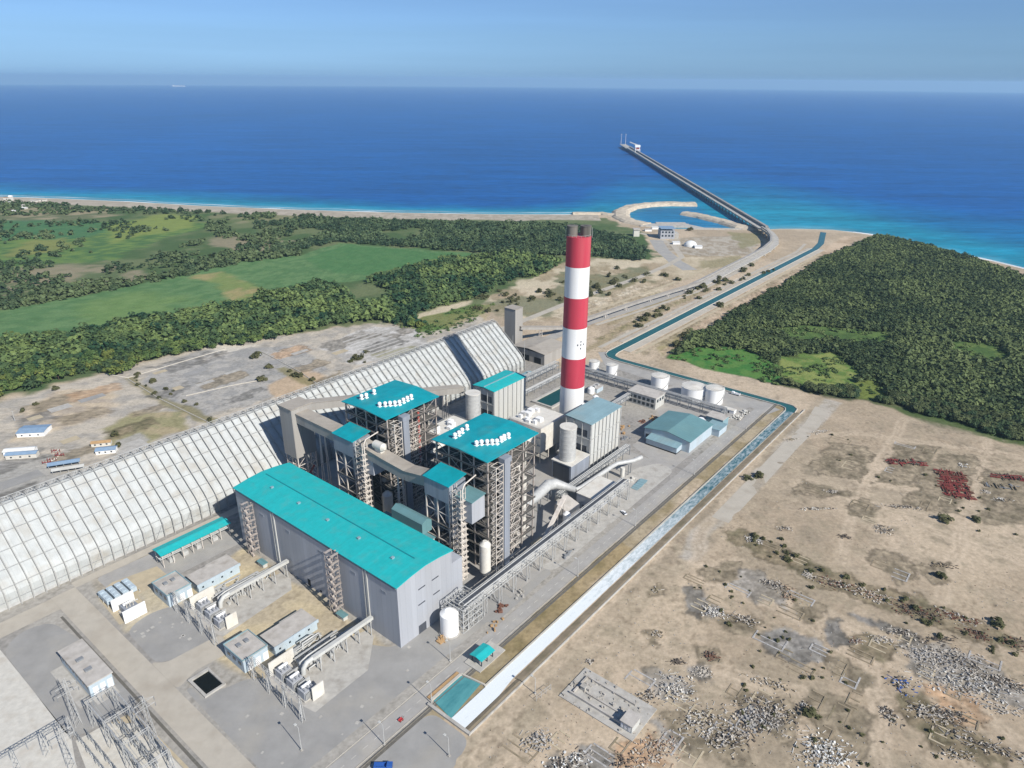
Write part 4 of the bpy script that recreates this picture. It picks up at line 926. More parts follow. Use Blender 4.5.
def esp(u0, u1, w0, w1, zt, label):
    t = thing('dust_filter', label, 'dust filter', (u0+u1)/2, (w0+w1)/2, 0, 'flue gas dust filters')
    MB().box(u0,u1,w0,w1,8,zt).build('casing', M['ivory'], t)
    h = MB(); k = 4
    for i in range(k):
        for j in range(2):
            a, b = u0+(u1-u0)*(i+.5)/k, w0+(w1-w0)*(j+.5)/2
            h.add([(a-3,b-6,8),(a+3,b-6,8),(a+3,b+6,8),(a-3,b+6,8),(a,b,2.5)], [(0,1,4),(1,2,4),(2,3,4),(3,0,4)])
    h.build('hopper', M['casing'], t)
    mb = MB()
    for a in np.linspace(u0+.5,u1-.5,4):
        for b in np.linspace(w0+.5,w1-.5,4): mb.bar((a,b,0),(a,b,8.2),.6)
    mb.build('leg_frame', M['steel'], t)
    rr = random.Random(int(u0))
    for i in range(9):
        a, b = rr.uniform(u0+2,u1-5), rr.uniform(w0+2,w1-6); s_ = rr.uniform(2,4)
        MB().box(a,a+s_,b,b+s_*1.2,zt,zt+rr.uniform(1.5,3)).build('roof_unit', M['white'], t)
    mb = MB()
    for h_ in (.6,1.2):
        mb.path([(u0,w0,zt+h_),(u1,w0,zt+h_),(u1,w1,zt+h_),(u0,w1,zt+h_),(u0,w0,zt+h_)], .07, 4)
    for z_ in (14,20): mb.box(u0-1.2,u0,w0,w1,z_-.15,z_); mb.bar((u0-1.2,w0,z_+1.1),(u0-1.2,w1,z_+1.1),.1)
    mb.build('railing', M['galv'], t)
esp(184, 214, 56, 84, 27, 'white dust filter block behind the nearer boiler')
esp(140, 172, 100, 128, 20, 'dust filter block behind the farther boiler')
mb = MB().path([(112,60,16),(145,64,15),(183.5,68,17)], [5,5,7], 12)
tag(mb.build('flue_duct', M['ivory']), 'wide pale duct running into the white dust filter', 'duct')
mb = MB().path([(112,100,22),(126,106,18),(139,110,14)], [5,5,6], 12)
tag(mb.build('flue_duct', M['ivory']), 'wide pale duct running into the farther dust filter', 'duct')
t = thing('air_duct', 'big bent white air duct along the main pipe rack', 'duct', 170, 12)
MB().path([(112,20,12),(132,20.5,12),(148,23,12),(154,21,11),(158,15,9),(159.5,9,8.5)], [3.0,3.2,3.6,3.4,2.5,1.9], 16).build('fan_casing', M['galv'], t)
MB().path([(159.5,9.4,8.5),(164,8.2,8.5),(200,7.2,8.5),(205,6,9.2),(214,-1,10),(222,-3,10)], 1.5, 14).build('pipe', M['galv'], t)
mb = MB()
for u_, w_, z_ in ((136,20.6,8.5),(150,22.8,7.5),(168,8.1,6.4),(180,7.8,6.4),(194,7.4,6.4),(212,0,8)): mb.bar((u_-1.6,w_,0),(u_-1.6,w_,z_),.4); mb.bar((u_+1.6,w_,0),(u_+1.6,w_,z_),.4); mb.bar((u_-1.6,w_,z_),(u_+1.6,w_,z_),.4)
mb.build('support', M['steel_grey'], t)
MB().tube((205,1.5,0),(205,1.5,7.6),1.5,n=14).build('upright', M['ivory'], t)
t = thing('switch_building', 'plain pale box building beside the main pipe rack', 'building', 169, -1)
MB().box(155.5,182,-7.8,5.6,0,9.6).build('wall', M['wall'], t); MB().box(155.2,182.3,-8.1,5.9,9.6,10).build('roof', M['ivory'], t)
MB().box(155.4,155.5,-2,1,0,3).build('door', M['dark'], t)
t = thing('fan_house', 'small sloped concrete shelter beside the near boiler', 'shelter', 140, 8)
MB().extr([(0,0),(0,6),(10,9),(10,0)], 138, 151, 'x').build('wall', M['conc_roof'], t)
t = thing('vertical_vessel', 'white upright vessel in front of the sloped concrete shelter', 'vessel', 133, -2.6)
MB().tube((133,-2.6,1),(133,-2.6,9),2.4,n=18).tube((133,-2.6,9),(133,-2.6,10.2),2.4,1,n=18).build('shell', M['white'], t); MB().box(131,135,-4.6,-.6,0,1).build('base', M['conc'], t)
# inclined ash conveyor
t = thing('ash_conveyor', 'narrow inclined ash conveyor rising beside the near boiler', 'conveyor', 122, 3)
MB().bar((108,-3.5,3),(140,4,15.5),2.2,1.6).build('casing', M['steel'], t)
mb = MB()
for k in (.3,.6,.9):
    u_, w_, z_ = 108+32*k, -3.5+7.5*k, 3+12.5*k
    mb.bar((u_,w_-1,0),(u_,w_-1,z_),.3); mb.bar((u_,w_+1,0),(u_,w_+1,z_),.3)
MB().box(101,110,-5.5,.5,3.4,4).build('deck', M['tanpad'], t); 
for a in (101.5,109.5):
    for b in (-5,0): mb.bar((a,b,0),(a,b,3.6),.35)
mb.build('support', M['steel'], t)
# ------------------------------------------------------------------ main pipe rack
t = thing('pipe_rack', 'long steel pipe rack running along the main road', 'pipe rack', 106, -12)
for k in range(14):
    u_ = 30+k*11.7; mb = MB()
    for w_ in (-16,-10.5): mb.bar((u_,w_,0),(u_,w_,14.5),.36); mb.bar((u_+2.6,w_,0),(u_+2.6,w_,14.5),.24)
    for z_ in (10.5,14.3): mb.bar((u_,-16,z_),(u_,-10.5,z_),.34)
    mb.bar((u_,-16,0),(u_+2.6,-16,7),.25); mb.bar((u_+2.6,-16,7),(u_,-16,14),.25); mb.bar((u_,-16,.5),(u_,-10.5,7),.2)
    mb.build('frame', M['galv'], t)
mb = MB()
for z_ in (10.5,14.3):
    for w_ in (-16,-10.5): mb.bar((30,w_,z_),(182,w_,z_),.3)
for k in range(26): mb.bar((30+k*5.85,-16,10.5),(30+(k+1)*5.85,-16,14.3),.2) if k % 2 else mb.bar((30+k*5.85,-16,14.3),(30+(k+1)*5.85,-16,10.5),.2)
mb.build('truss', M['galv'], t)
for w_, z_, r_, m_ in ((-15,11.2,.4,'galv'),(-14,11.1,.3,'galv'),(-12.8,11.3,.5,'galv'),(-11.5,11.1,.3,'steel_grey'),(-15,15,.35,'galv'),(-12,14.9,.3,'galv')):
    MB().tube((28,w_,z_),(183,w_,z_),r_,n=7).build('pipe', M[m_], t)
MB().box(30,182,-14,-12.2,14.6,14.75).build('cable_tray', M['dark'], t)
mb = MB(); lattice(mb, 26,40,-16.5,-4,[0,3.5,7,10.5,14],4,4,.34)
for u_ in np.linspace(26,40,5):
    for w_ in np.linspace(-16.5,-4,5): mb.bar((u_,w_,0),(u_,w_,14),.3)
for z_ in (7,14):
    for u_ in np.linspace(26,40,8): mb.bar((u_,-16.5,z_),(u_,-4,z_),.25)
mb.build('end_frame', M['galv'], t)
def rack(label, p, q_, wd_, zt, nb_, cat='pipe rack'):
    p, q_ = Vector((*p,0)), Vector((*q_,0)); d = (q_-p); L_ = d.length; d.normalize(); nn = Vector((-d.y,d.x,0))*wd_/2
    t = thing('pipe_rack', label, cat, *((p+q_)/2)[:2])
    for k in range(nb_+1):
        c_ = p+d*L_*k/nb_; mb = MB()
        for s_ in (-1,1): mb.bar(c_+nn*s_, c_+nn*s_+Vector((0,0,zt)), .4)
        for z_ in (zt*.6, zt-.2): mb.bar(c_-nn+Vector((0,0,z_)), c_+nn+Vector((0,0,z_)), .35)
        mb.build('frame', M['steel_grey'], t)
    mb = MB()
    for s_ in (-1,1):
        for z_ in (zt*.6, zt-.2): mb.bar(p+nn*s_+Vector((0,0,z_)), q_+nn*s_+Vector((0,0,z_)), .35)
        for k in range(nb_*2):
            a, b = p+d*L_*k/(nb_*2), p+d*L_*(k+1)/(nb_*2); z1, z2 = (zt*.6, zt) if k % 2 else (zt, zt*.6)
            mb.bar(a+nn*s_+Vector((0,0,z1)), b+nn*s_+Vector((0,0,z2)), .22)
    mb.build('truss', M['steel_grey'], t)
    mb = MB()
    for k in range(5):
        o_ = nn*(-.8+.4*k); mb.tube(p+o_+Vector((0,0,zt*.6+.5)), q_+o_+Vector((0,0,zt*.6+.5)), .28, n=6); 
    for k in range(3): o_ = nn*(-.6+.6*k); mb.tube(p+o_+Vector((0,0,zt+.3)), q_+o_+Vector((0,0,zt+.3)), .3, n=6)
    mb.build('pipe', M['galv'], t)
rack('grey pipe rack before the white storage tanks', (337,128), (337,-14), 5, 9, 14)
rack('short pipe rack between the scrubber building and the long rack', (262,62), (335,62), 4, 8, 8)
rack('pale pipe rack along the coal shed behind the teal filter building', (238,150), (334,150), 5, 9, 10)
rack('second pale pipe rack between the dark pond and the coal shed', (240,136), (330,136), 3, 5, 9)
rack('pipe rack passing between chimney and scrubber building', (196,49), (262,49), 3.4, 7, 7)
rack('pipe rack in front of the scrubber building', (150,16), (236,16), 4, 7.5, 9)
for k, (u_, w_, r_, h, l) in enumerate(((258,52,2.6,7,'small white vessel behind the scrubber building'),(266,50,2.2,6,'slim white vessel behind the scrubber building'),(276,84,3,6,'short white vessel right of the chimney foot'),(292,80,2.4,8,'tall white vessel right of the chimney foot'),(310,96,3,5,'low white vessel before the small tanks'),(120,44,3,12,'tall grey vessel behind the nearer boiler'),(128,78,2.6,9,'grey vessel between the two boilers'))):
    t = thing('process_vessel', l, 'vessel', u_, w_, 0, 'process vessels in the plant yard')
    MB().tube((u_,w_,.6),(u_,w_,h),r_,n=18).tube((u_,w_,h),(u_,w_,h+r_*.5),r_,r_*.3,n=18).build('shell', M['white' if k < 5 else 'galv'], t); MB().box(u_-r_,u_+r_,w_-r_,w_+r_,0,.6).build('base', M['conc'], t)
    MB().tube((u_+r_,w_,h*.7),(u_+r_+3,w_,h*.7),.3,n=6).tube((u_+r_+3,w_,0),(u_+r_+3,w_,h*.7),.3,n=6).build('pipe', M['galv'], t)
for k, (u_, w_, lx, ly, h, m_, l) in enumerate(((262,84,12,8,4,'wall_warm','low pale electrical house right of the chimney'),(286,60,14,9,5,'conc_roof','low grey pump house between scrubber and tanks'),(318,96,10,8,4,'bluewall','small blue grey house before the small tanks'),(310,116,12,7,4,'wall_warm','pale house beside the smallest tank'),(120,150,16,10,7,'gallery','grey crusher house before the coal shed'),(260,168,18,9,6,'gallery','grey low house along the coal shed end'),(296,158,20,7,5,'wall_warm','long pale house before the coal shed end'),(126,88,14,10,9,'casing','grey block between the two boilers'),(122,36,10,14,14,'casing','grey air heater block behind the nearer boiler'),(122,114,10,14,14,'casing','grey air heater block behind the farther boiler'),(52,78,12,14,9,'wall_warm','pale low block between hall and boilers'),(44,100,10,20,12,'teal_dull','dull teal low block behind the hall'))):
    t = thing('plant_house', l, 'building', u_, w_, 0, 'small plant houses')
    MB().box(u_-lx/2,u_+lx/2,w_-ly/2,w_+ly/2,0,h).build('wall', M[m_], t); MB().box(u_-lx/2-.3,u_+lx/2+.3,w_-ly/2-.3,w_+ly/2+.3,h,h+.35).build('roof', M['conc_roof' if k % 3 else 'teal_dull'], t)
    MB().box(u_-lx/2-.08,u_-lx/2,w_-1.2,w_+1.2,0,min(3,h*.6)).build('door', M['dark'], t)
    for j in range(2): MB().box(u_-lx/4+j*lx/2-1,u_-lx/4+j*lx/2+1,w_-1,w_+1,h+.35,h+1.6).build('roof_unit', M['galv'], t)
# ------------------------------------------------------------------ tanks
def tank(u_, w_, r_, h, label, dome=False):
    t = thing('storage_tank', label, 'storage tank', u_, w_, 0, 'white storage tanks')
    MB().tube((u_,w_,0),(u_,w_,h),r_,n=36).build('shell', M['white'], t)
    MB().tube((u_,w_,h),(u_,w_,h+.1*r_),r_+.1,r_*.15,n=36).build('roof', M['ivory'], t)
    mb = MB(); N_ = 24
    mb.path([(u_+r_*math.cos(2*math.pi*k/N_),w_+r_*math.sin(2*math.pi*k/N_),h+1.1) for k in range(N_+1)], .09, 4)
    for k in range(N_): a = 2*math.pi*k/N_; mb.bar((u_+r_*math.cos(a),w_+r_*math.sin(a),h),(u_+r_*math.cos(a),w_+r_*math.sin(a),h+1.1),.09)
    mb.build('railing', M['galv'], t)
    mb = MB()
    for k in range(14):
        a, b = -2.6+k*.13, -2.6+(k+1)*.13; mb.bar((u_+(r_+.5)*math.cos(a),w_+(r_+.5)*math.sin(a),h*k/14),(u_+(r_+.5)*math.cos(b),w_+(r_+.5)*math.sin(b),h*(k+1)/14),.8,.25)
    mb.build('stair', M['galv'], t)
tank(360,57,7.6,11.5,'white storage tank behind the two storey control building')
tank(359,24,10.5,11,'widest white storage tank, touching the tall one behind the warehouse')
tank(362,7,7.6,13,'white storage tank at the right end of the row')
tank(356,104,5.0,11,'small white storage tank right of the chimney')
tank(357,124,4.7,9,'smallest white storage tank half hidden by the chimney')
t = thing('water_tank', 'stout white tank with domed top at the hall gable', 'storage tank', 22.5, -10.6)
MB().tube((22.5,-10.6,.6),(22.5,-10.6,12),4.5,n=30).tube((22.5,-10.6,12),(22.5,-10.6,13.6),4.5,2.0,n=30).build('shell', M['white'], t)
MB().tube((22.5,-10.6,0),(22.5,-10.6,.6),5.2,n=24).build('base', M['conc'], t)
mb = MB()
for k in range(8): mb.bar((14+k*.9,-12-(k%3),.2),(15.5+k*.8,-9.5-(k%2),1.6),.3)
mb.box(13.5,17,-13,-10,.0,.8); mb.tube((16,-10,1),(19,-10,1),.4,n=7)
mb.build('valve_pipes', M['timber'], t)
# ------------------------------------------------------------------ warehouse and control building
t = thing('warehouse', 'wide green roofed warehouse right of the chimney', 'warehouse', 286, 0)
MB().extr([(-18,0),(19,0),(19,8.6),(.5,11.4),(-18,8.6)], 266, 304, 'x').build('wall', M['bluewall'], t)
MB().extr([(-18.6,8.7),(.5,11.6),(19.6,8.7),(19.6,9.05),(.5,11.95),(-18.6,9.05)], 265.4, 304.6, 'x').build('roof', M['teal_green'], t)
an = MB().box(258,266,-12,13,1,5).build('loading_annex', M['bluewall'], t); MB().extr([(257.4,5),(266,6),(266,6.3),(257.4,5.3)], -12.4, 13.4, 'y').build('annex_roof', M['teal_dull'], an)
MB().box(257.9,266,-11.8,12.8,0,1).build('dark_base', M['black'], t)
MB().box(265.85,266,14.4,17.6,0,4.5).build('door', M['dark'], t)
MB().box(304,318,-24,-12,0,5.4).build('side_annex', M['bluewall'], t); MB().box(303.6,318.4,-24.4,-11.6,5.4,5.8).build('side_annex_roof', M['teal_dull'], t)
MB().tube((306,-9,0),(306,-9,9),2.4,n=16).tube((310,-6,0),(310,-6,8),2.4,n=16).build('dosing_tank', M['white'], t)
t = thing('pump_building', 'flat grey building behind the warehouse annex', 'building', 322, -14)
MB().box(319,330,-20,-6,0,7).build('wall', M['teal_dull'], t); MB().box(318.6,330.4,-20.4,-5.6,7,7.4).build('roof', M['conc_roof'], t)
t = thing('control_building', 'two storey pale building with a row of windows by the tanks', 'building', 323, 50)
MB().box(316,331,37,63,0,10).build('wall', M['wall_warm'], t); MB().box(315.4,331.6,36.4,63.6,10,10.6).build('roof', M['conc_roof'], t)
for k in range(6):
    for z_ in (5.6,1.4): MB().box(315.88,316,38.6+k*4.1,41.2+k*4.1,z_,z_+2.6).build('window', M['glass'], t)
MB().box(315.6,316.2,36.8,63.2,4.5,5.1).build('floor_band', M['conc'], t)
for k in range(3): MB().box(318+k*4.4,320.6+k*4.4,36.88,37,5.6,8.2).build('window', M['glass'], t)
for u_, w_, lx, ly, h, l, m_ in ((352,-12,5,9,3.4,'long white shed on the paving right of the tanks','white'),(358,-22,9,6,1.2,'low pale pile of bags right of the tanks','ivory'),(346,-22,4,6,3,'white container beside the bag pile','white')):
    t = thing('site_shed' if 'shed' in l else ('bag_pile' if 'pile' in l else 'container'), l, 'shed' if 'shed' in l else ('pile' if 'pile' in l else 'container'), u_, w_)
    if 'pile' in l:
        mb = MB()
        for k in range(26): mb.rbox(u_+random.uniform(-4,4), w_+random.uniform(-2.6,2.6), 1.5, 1, random.choice((0,.5,.9)), random.choice((.5,.95,1.3)), random.uniform(0,3))
        mb.build('bags', M['ivory'], t)
    else:
        MB().box(u_-lx/2,u_+lx/2,w_-ly/2,w_+ly/2,0,h-.4).build('body', M[m_], t); MB().extr([(u_-lx/2-.2,h-.4),(u_+lx/2+.2,h-.4),(u_,h+.3)], w_-ly/2-.2, w_+ly/2+.2, 'y').build('roof', M['ivory'], t); MB().box(u_-lx/2-.06,u_-lx/2,w_-.6,w_+.6,0,2).build('door', M['dark'], t)
q_ = random.Random(31)   # odds and ends standing along the rack and the road
for k, (u_, w_, n_, m_, l) in enumerate(((52,-19,16,'scrap','rusty scrap heap beside the near end of the pipe rack'),(66,-20.5,10,'conc','small pile of concrete blocks beside the pipe rack'),(112,-19.5,14,'steel_grey','grey steel pile beside the middle of the pipe rack'),(205,-5,14,'ivory','pale crates under the end of the white air duct'),(236,6,12,'galv','silver pipe pile before the scrubber building'),(40,-24,8,'timber','brown pallets by the road near the hall gable'),(255,30,12,'steel_grey','grey fittings pile beside the scrubber building'),(300,30,16,'timber','tan crates between the warehouse and the control building'),(290,34,12,'scrap','rusty fittings behind the warehouse'),(340,-18,9,'ivory','pale sacks near the canal bend road'))):
    mb = MB()
    for _ in range(n_): mb.rbox(u_+q_.gauss(0,2.4), w_+q_.gauss(0,1.1), q_.uniform(.5,2.2), q_.uniform(.4,1.3), 0, q_.uniform(.3,1.5), q_.uniform(0,3))
    t = thing('material_pile', l, 'pile', u_, w_, 0, 'material piles in the plant yard'); mb.build('stack', M[m_], t)
# yard clutter right of scrubber: green grating panels
t = thing('sheet_stack', 'stack of pale green sheets beside the main pipe rack', 'stack', 204, -13)
mb = MB()
for k in range(5): mb.rbox(200+k*2.2, -12.6+.3*(k%2), 7-k*.6, 5, .1+.18*k, .25+.18*k, .05*k)
mb.build('sheets', M['teal_dull'], t)
# ------------------------------------------------------------------ buildings behind the chimney
t = thing('coal_handling_building', 'long low grey building behind the chimney', 'building', 352, 182)
MB().box(336,372,166,204,0,11).build('wall', M['gallery'], t); MB().extr([(165,11),(185,13),(205,11),(205,11.4),(185,13.4),(165,11.4)], 335, 373, 'x').build('roof', M['gallery_roof'], t)
MB().box(335.85,336,170,178,0,6).build('door', M['black'], t); MB().box(335.85,336,184,192,0,6).build('door', M['black'], t); MB().box(335.85,336,195,200,5,8).build('window', M['glass'], t)
t = thing('drive_house', 'small grey drive house beside the low grey building', 'building', 338, 214)
MB().box(332,342,208,220,0,8).build('wall', M['casing'], t); MB().box(331.6,342.4,207.6,220.4,8,8.4).build('roof', M['gallery_roof'], t); MB().box(331.85,332,210,214,0,5).build('door', M['black'], t)
mb = MB().extr([(103,0),(103,1.6),(105,1.6),(105,0)], 262, 306, 'x').extr([(122,0),(122,1.6),(124,1.6),(124,0)], 262, 306, 'x').box(262,264,105,122,0,1.6).box(304,306,105,122,0,1.6)
structure('pond_wall', mb, M['conc'])
structure('pond_water', MB().sheet([(264,105),(304,105),(304,122),(264,122)], .5), water_mat('pond_water', (.008,.05,.05), (.015,.07,.07)))
for k, (u_, w_, h) in enumerate(((318,190,30),(322,203,26),(318,176,28))):
    t = thing('lightning_mast', 'slim steel lightning mast behind the chimney', 'mast', u_, w_, 0, 'lightning masts behind the chimney')
    MB().tube((u_,w_,0),(u_,w_,h),.32,.12,n=6).build('pole', M['galv'], t); MB().box(u_-.6,u_+.6,w_-.6,w_+.6,0,.6).build('base', M['conc'], t)
rr = random.Random(9)
for k, l in enumerate(('jumble of pale crates left of the chimney foot','jumble of scaffold boards below the dust filter','row of pale boxes beside the dark pond','jumble of orange crates behind the scrubber building')):
    u_, w_ = ((250,92),(215,92),(284,98),(262,40))[k]
    t = thing('crate_pile', l, 'pile', u_, w_); mb = MB()
    for _ in range(24): mb.rbox(u_+rr.gauss(0,5), w_+rr.gauss(0,3), rr.uniform(1,3), rr.uniform(.8,2), 0, rr.uniform(.6,2.4), rr.choice((0,.2,1.5)))
    mb.build('crates', M['timber' if k == 3 else 'ivory'], t)

# ------------------------------------------------------------------ transformer bays in front of the hall
def bay(dw, side, group=None):
    w0 = dw
    t = thing('switch_house', 'square blue grey switch house in the %s transformer bay' % side, 'building', -49, 51+w0, 0, 'switch houses')
    MB().box(-56,-43.5,43+w0,59+w0,0,7).build('wall', M['bluewall'], t); MB().box(-56.3,-43.2,42.7+w0,59.3+w0,7,7.25).build('roof', M['conc_roof'], t)
    mb = MB(); 
    for p_, q_ in (((-56.2,42.9),(-43.4,42.9)),((-43.4,42.9),(-43.4,59.1)),((-43.4,59.1),(-56.2,59.1)),((-56.2,59.1),(-56.2,42.9))): mb.bar((p_[0],p_[1]+w0,7.5),(q_[0],q_[1]+w0,7.5),.35,.6)
    mb.build('parapet', M['teal_dull'], t)
    for k in range(3): MB().box(-54.2+k*4,-51.6+k*4,42.9+w0,43+w0,0,4.4).build('door', M['white'], t)
    for k in range(3): MB().box(-56.1,-56,45+k*4.6+w0,47.4+k*4.6+w0,3.4,5).build('window', M['glass'], t)
    for k in range(2): MB().box(-53+k*4,-51+k*4,52+w0,54+w0,7.26,8.2).build('roof_unit', M['steel_grey'], t)
    t = thing('control_annex', 'long flat roofed annex in the %s transformer bay' % side, 'building', -29, 47+w0, 0, 'long annexes')
    MB().box(-41,-17.5,41+w0,52.5+w0,0,5.6).build('wall', M['bluewall'], t); MB().box(-41.3,-17.2,40.7+w0,52.8+w0,5.6,6).build('roof', M['conc_roof'], t)
    MB().box(-41.35,-17.1,40.5+w0,40.7+w0,5.1,6.1).build('fascia', M['bluewall'], t)
    for k in range(4): MB().box(-39+k*5.4,-38+k*5.4,40.9+w0,41+w0,2.6,3.6).build('window', M['glass'], t)
    MB().box(-41.7,-17,40.1+w0,40.5+w0,4.6,6.3).build('eave_band', M['bluewall'], t)
    MB().box(-30,-17,53.2+w0,54+w0,0,5.6).build('screen_wall', M['conc'], t)
    t = thing('bus_duct', 'white bus duct bridging from the %s bay to the hall' % side, 'duct', -19, 19+w0, 0, 'bus ducts')
    MB().box(-36,-1.2,17.6+w0,19.6+w0,8.2,9.8).path([(-36,18.6+w0,9.2),(-39,18.6+w0,9.0),(-41,18.6+w0,7),(-41.4,18.6+w0,4)], 1.1, 12).build('duct', M['wall_warm'], t)
    for k in range(5):
        u_ = -33+k*7.4; mb = MB(); mb.bar((u_,17.2+w0,0),(u_,17.2+w0,8.2),.4); mb.bar((u_,20+w0,0),(u_,20+w0,8.2),.4); mb.bar((u_,17.2+w0,4),(u_,20+w0,8),.25); mb.bar((u_,17.2+w0,8),(u_,20+w0,8),.4); mb.build('support', M['galv'], t)
    mb = MB()
    for k in range(3): mb.path([(-40,20.6+k*1.1+w0,2.5),(-40,20.6+k*1.1+w0,6+k*.5),(-36,20.6+k*1.1+w0,7+k*.5),(-24+k*2,20.6+k*1.1+w0,7+k*.5),(-24+k*2,20.6+k*1.1+w0,2.4)], .45, 8)
    mb.build('branch_pipe', M['galv'], t)
    ordn = ('first', 'second', 'third')
    for k in range(3):
        w_ = 10.5+k*8.5+w0
        t = thing('transformer', '%s transformer from the right in the %s bay, between firewalls' % (ordn[k], side), 'transformer', -45, w_, 0, 'power transformers')
        MB().box(-48.5,-43,w_-2.2,w_+2.2,.8,5).build('tank', M['wall'], t); MB().box(-49,-42.4,w_-2.6,w_+2.6,.04,.8).build('base', M['conc'], t)
        for s_ in (-1,1):
            mb = MB()
            for j in range(9): mb.box(-48.3+j*.6,-48+j*.6,w_+s_*2.4-.1 if s_ > 0 else w_-3.2,w_+3.2 if s_ > 0 else w_-2.3,1.2,4.6)
            mb.build('radiator', M['galv'], t)
        MB().tube((-48,w_,6.6),(-43.5,w_,6.6),.7,n=12).bar((-46.8,w_,5),(-46.8,w_,6.4),.25).bar((-44.4,w_,5),(-44.4,w_,6.4),.25).build('conservator', M['white'], t)
        for j in range(3): MB().tube((-47.6+j*1.7,w_-1.5,5),(-48+j*1.9,w_-2.0,8),.22,.1,n=7).build('bushing', M['steel_grey'], t)
    for k, (w_, u0_, u1_, h_) in enumerate(((6,-46,-40,7.4),(14.6,-47,-41,5),(23.2,-47,-41,5),(32.4,-50,-37,7.8))):
        w_ += w0
        tag(MB().box(u0_,u1_,w_-.25,w_+.25,.04,h_).build('firewall', M['ivory' if k in (0,3) else 'galv']), ('short white firewall at the right end of the %s bay','first low grey firewall from the right in the %s bay','second low grey firewall from the right in the %s bay','long white firewall at the left end of the %s bay')[k] % side, 'wall', 'firewalls')
    t = thing('pipe_bank', 'tangle of grey pipes and cable trays behind the %s transformers' % side, 'pipes', -36, 24+w0, 0, 'pipe banks'); q_ = random.Random(int(w0)+2); mb = MB()
    for k in range(26):
        u_ = q_.uniform(-40,-14); w_ = q_.uniform(20.8,36)+w0; h_ = q_.uniform(1.5,5)
        if u_ > -30 and w_-w0 > 30: w_ -= 8
        mb.path([(u_,w_,0),(u_,w_,h_),(min(-6,u_+q_.uniform(5,14)),w_,h_),(min(-6,u_+q_.uniform(5,14)),w_,0)], q_.uniform(.2,.5), 7)
    for k in range(14): u_ = -38+k*1.9; w_ = 21+q_.uniform(0,14)+w0; mb.box(u_,u_+1.4,w_,w_+1.6,0,q_.uniform(.8,2.6))
    for k in range(10): mb.bar((-38+k*2.4,30+w0,0),(-38+k*2.4,30+w0,3.4),.2)
    mb.bar((-38,30+w0,3.4),(-14,30+w0,3.4),.9,.3); mb.bar((-38,36+w0,2.4),(-20,36+w0,2.4),.9,.3)
    mb.build('pipe', M['galv'], t)
    t = thing('line_gantry', 'lattice line gantry in front of the %s transformers' % side, 'gantry', -55, 18+w0, 0, 'line gantries')
    for w_ in (1, 13, 25, 37):
        mb = MB()
        for a, b in ((-.8,-.8),(.8,-.8),(.8,.8),(-.8,.8)): mb.bar((-55+a,w_+b+w0,0),(-55+a*.4,w_+b*.4+w0,13),.18)
        for k in range(6): mb.bar((-55.7+.06*k,w_-.7+w0,k*2.1),(-54.3-.06*k,w_+.7+w0,k*2.1+2.1),.12); mb.bar((-55.7,w_+.7-.06*k+w0,k*2.1),(-54.5,w_-.7+w0,k*2.1+2.1),.12)
        mb.build('lattice_post', M['galv'], t)
    mb = MB()
    for z_ in (11.8,13):
        for a in (-.6,.6): mb.bar((-55+a,1+w0,z_),(-55+a,37+w0,z_),.16)
    for k in range(24): mb.bar((-55.6,1+k*1.5+w0,11.8 if k % 2 else 13),(-54.4,2.5+k*1.5+w0,13 if k % 2 else 11.8),.12)
    mb.build('lattice_beam', M['galv'], t)
    for k in range(6): MB().tube((-55,4+k*5.6+w0,11.8),(-54,4+k*5.6+w0,9.6),.16,n=6).build('insulator', M['rustpipe'], t)
    for k in range(6):
        a = -53.5; b = 5+k*5.4+w0
        mb = MB().bar((a,b,0),(a,b,2.6),.35); mb.tube((a,b,2.6),(a,b,5.2),.25,.15,n=7)
        o = tag(mb.build('post_insulator', M['galv']), 'slim insulator posts lined up behind the %s line gantry' % side, 'insulator', 'insulator posts of the %s bay' % side)
bay(0, 'right'); bay(69, 'left')
# small spare yard left of the left bay
t = thing('cooler_bank', 'pale blue cooler bank near the shed road', 'cooler', -70, 141)
mb = MB()
for k in range(4):
    mb.box(-76+k*4,-73+k*4,136,147,1.6,4)
    for j in range(3): mb.tube((-74.5+k*4,138+j*3.6,4),(-74.5+k*4,138+j*3.6,4.5),1.2,n=12)
mb.build('fans', M['bluewall'], t); mb = MB()
for k in range(5):
    for j in range(3): mb.bar((-76+k*4,136+j*5.4,0),(-76+k*4,136+j*5.4,1.7),.3)
mb.build('leg', M['galv'], t)
t = thing('transformer', 'spare transformer between white firewalls near the shed road', 'transformer', -70, 124, 0, 'power transformers')
MB().box(-73.5,-67,121,127,.8,4.6).build('tank', M['casing'], t); MB().box(-74.5,-66,120,128,.03,.8).build('base', M['conc'], t)
for s_ in (0,1):
    mb = MB()
    for j in range(9): mb.box(-73.3+j*.66,-73+j*.66,(119.8,127.2)[s_],(120.8,128.2)[s_],1.1,4.3)
    mb.build('radiator', M['galv'], t)
MB().tube((-73,124,6),(-68,124,6),.8,n=12).build('conservator', M['white'], t)
mb = MB()
for j in range(3): mb.path([(-72+j*1.6,122.4,4.6),(-72+j*1.6,122,7.2),(-70+j*1.6,120.6,7.8)], .3, 7)
mb.build('bushing', M['ivory'], t)
for w_, l in ((117.6,'white firewall right of the spare transformer'),(130.6,'white firewall left of the spare transformer')):
    tag(MB().box(-76,-65,w_-.3,w_+.3,.03,7).build('firewall', M['white']), l, 'wall', 'firewalls')
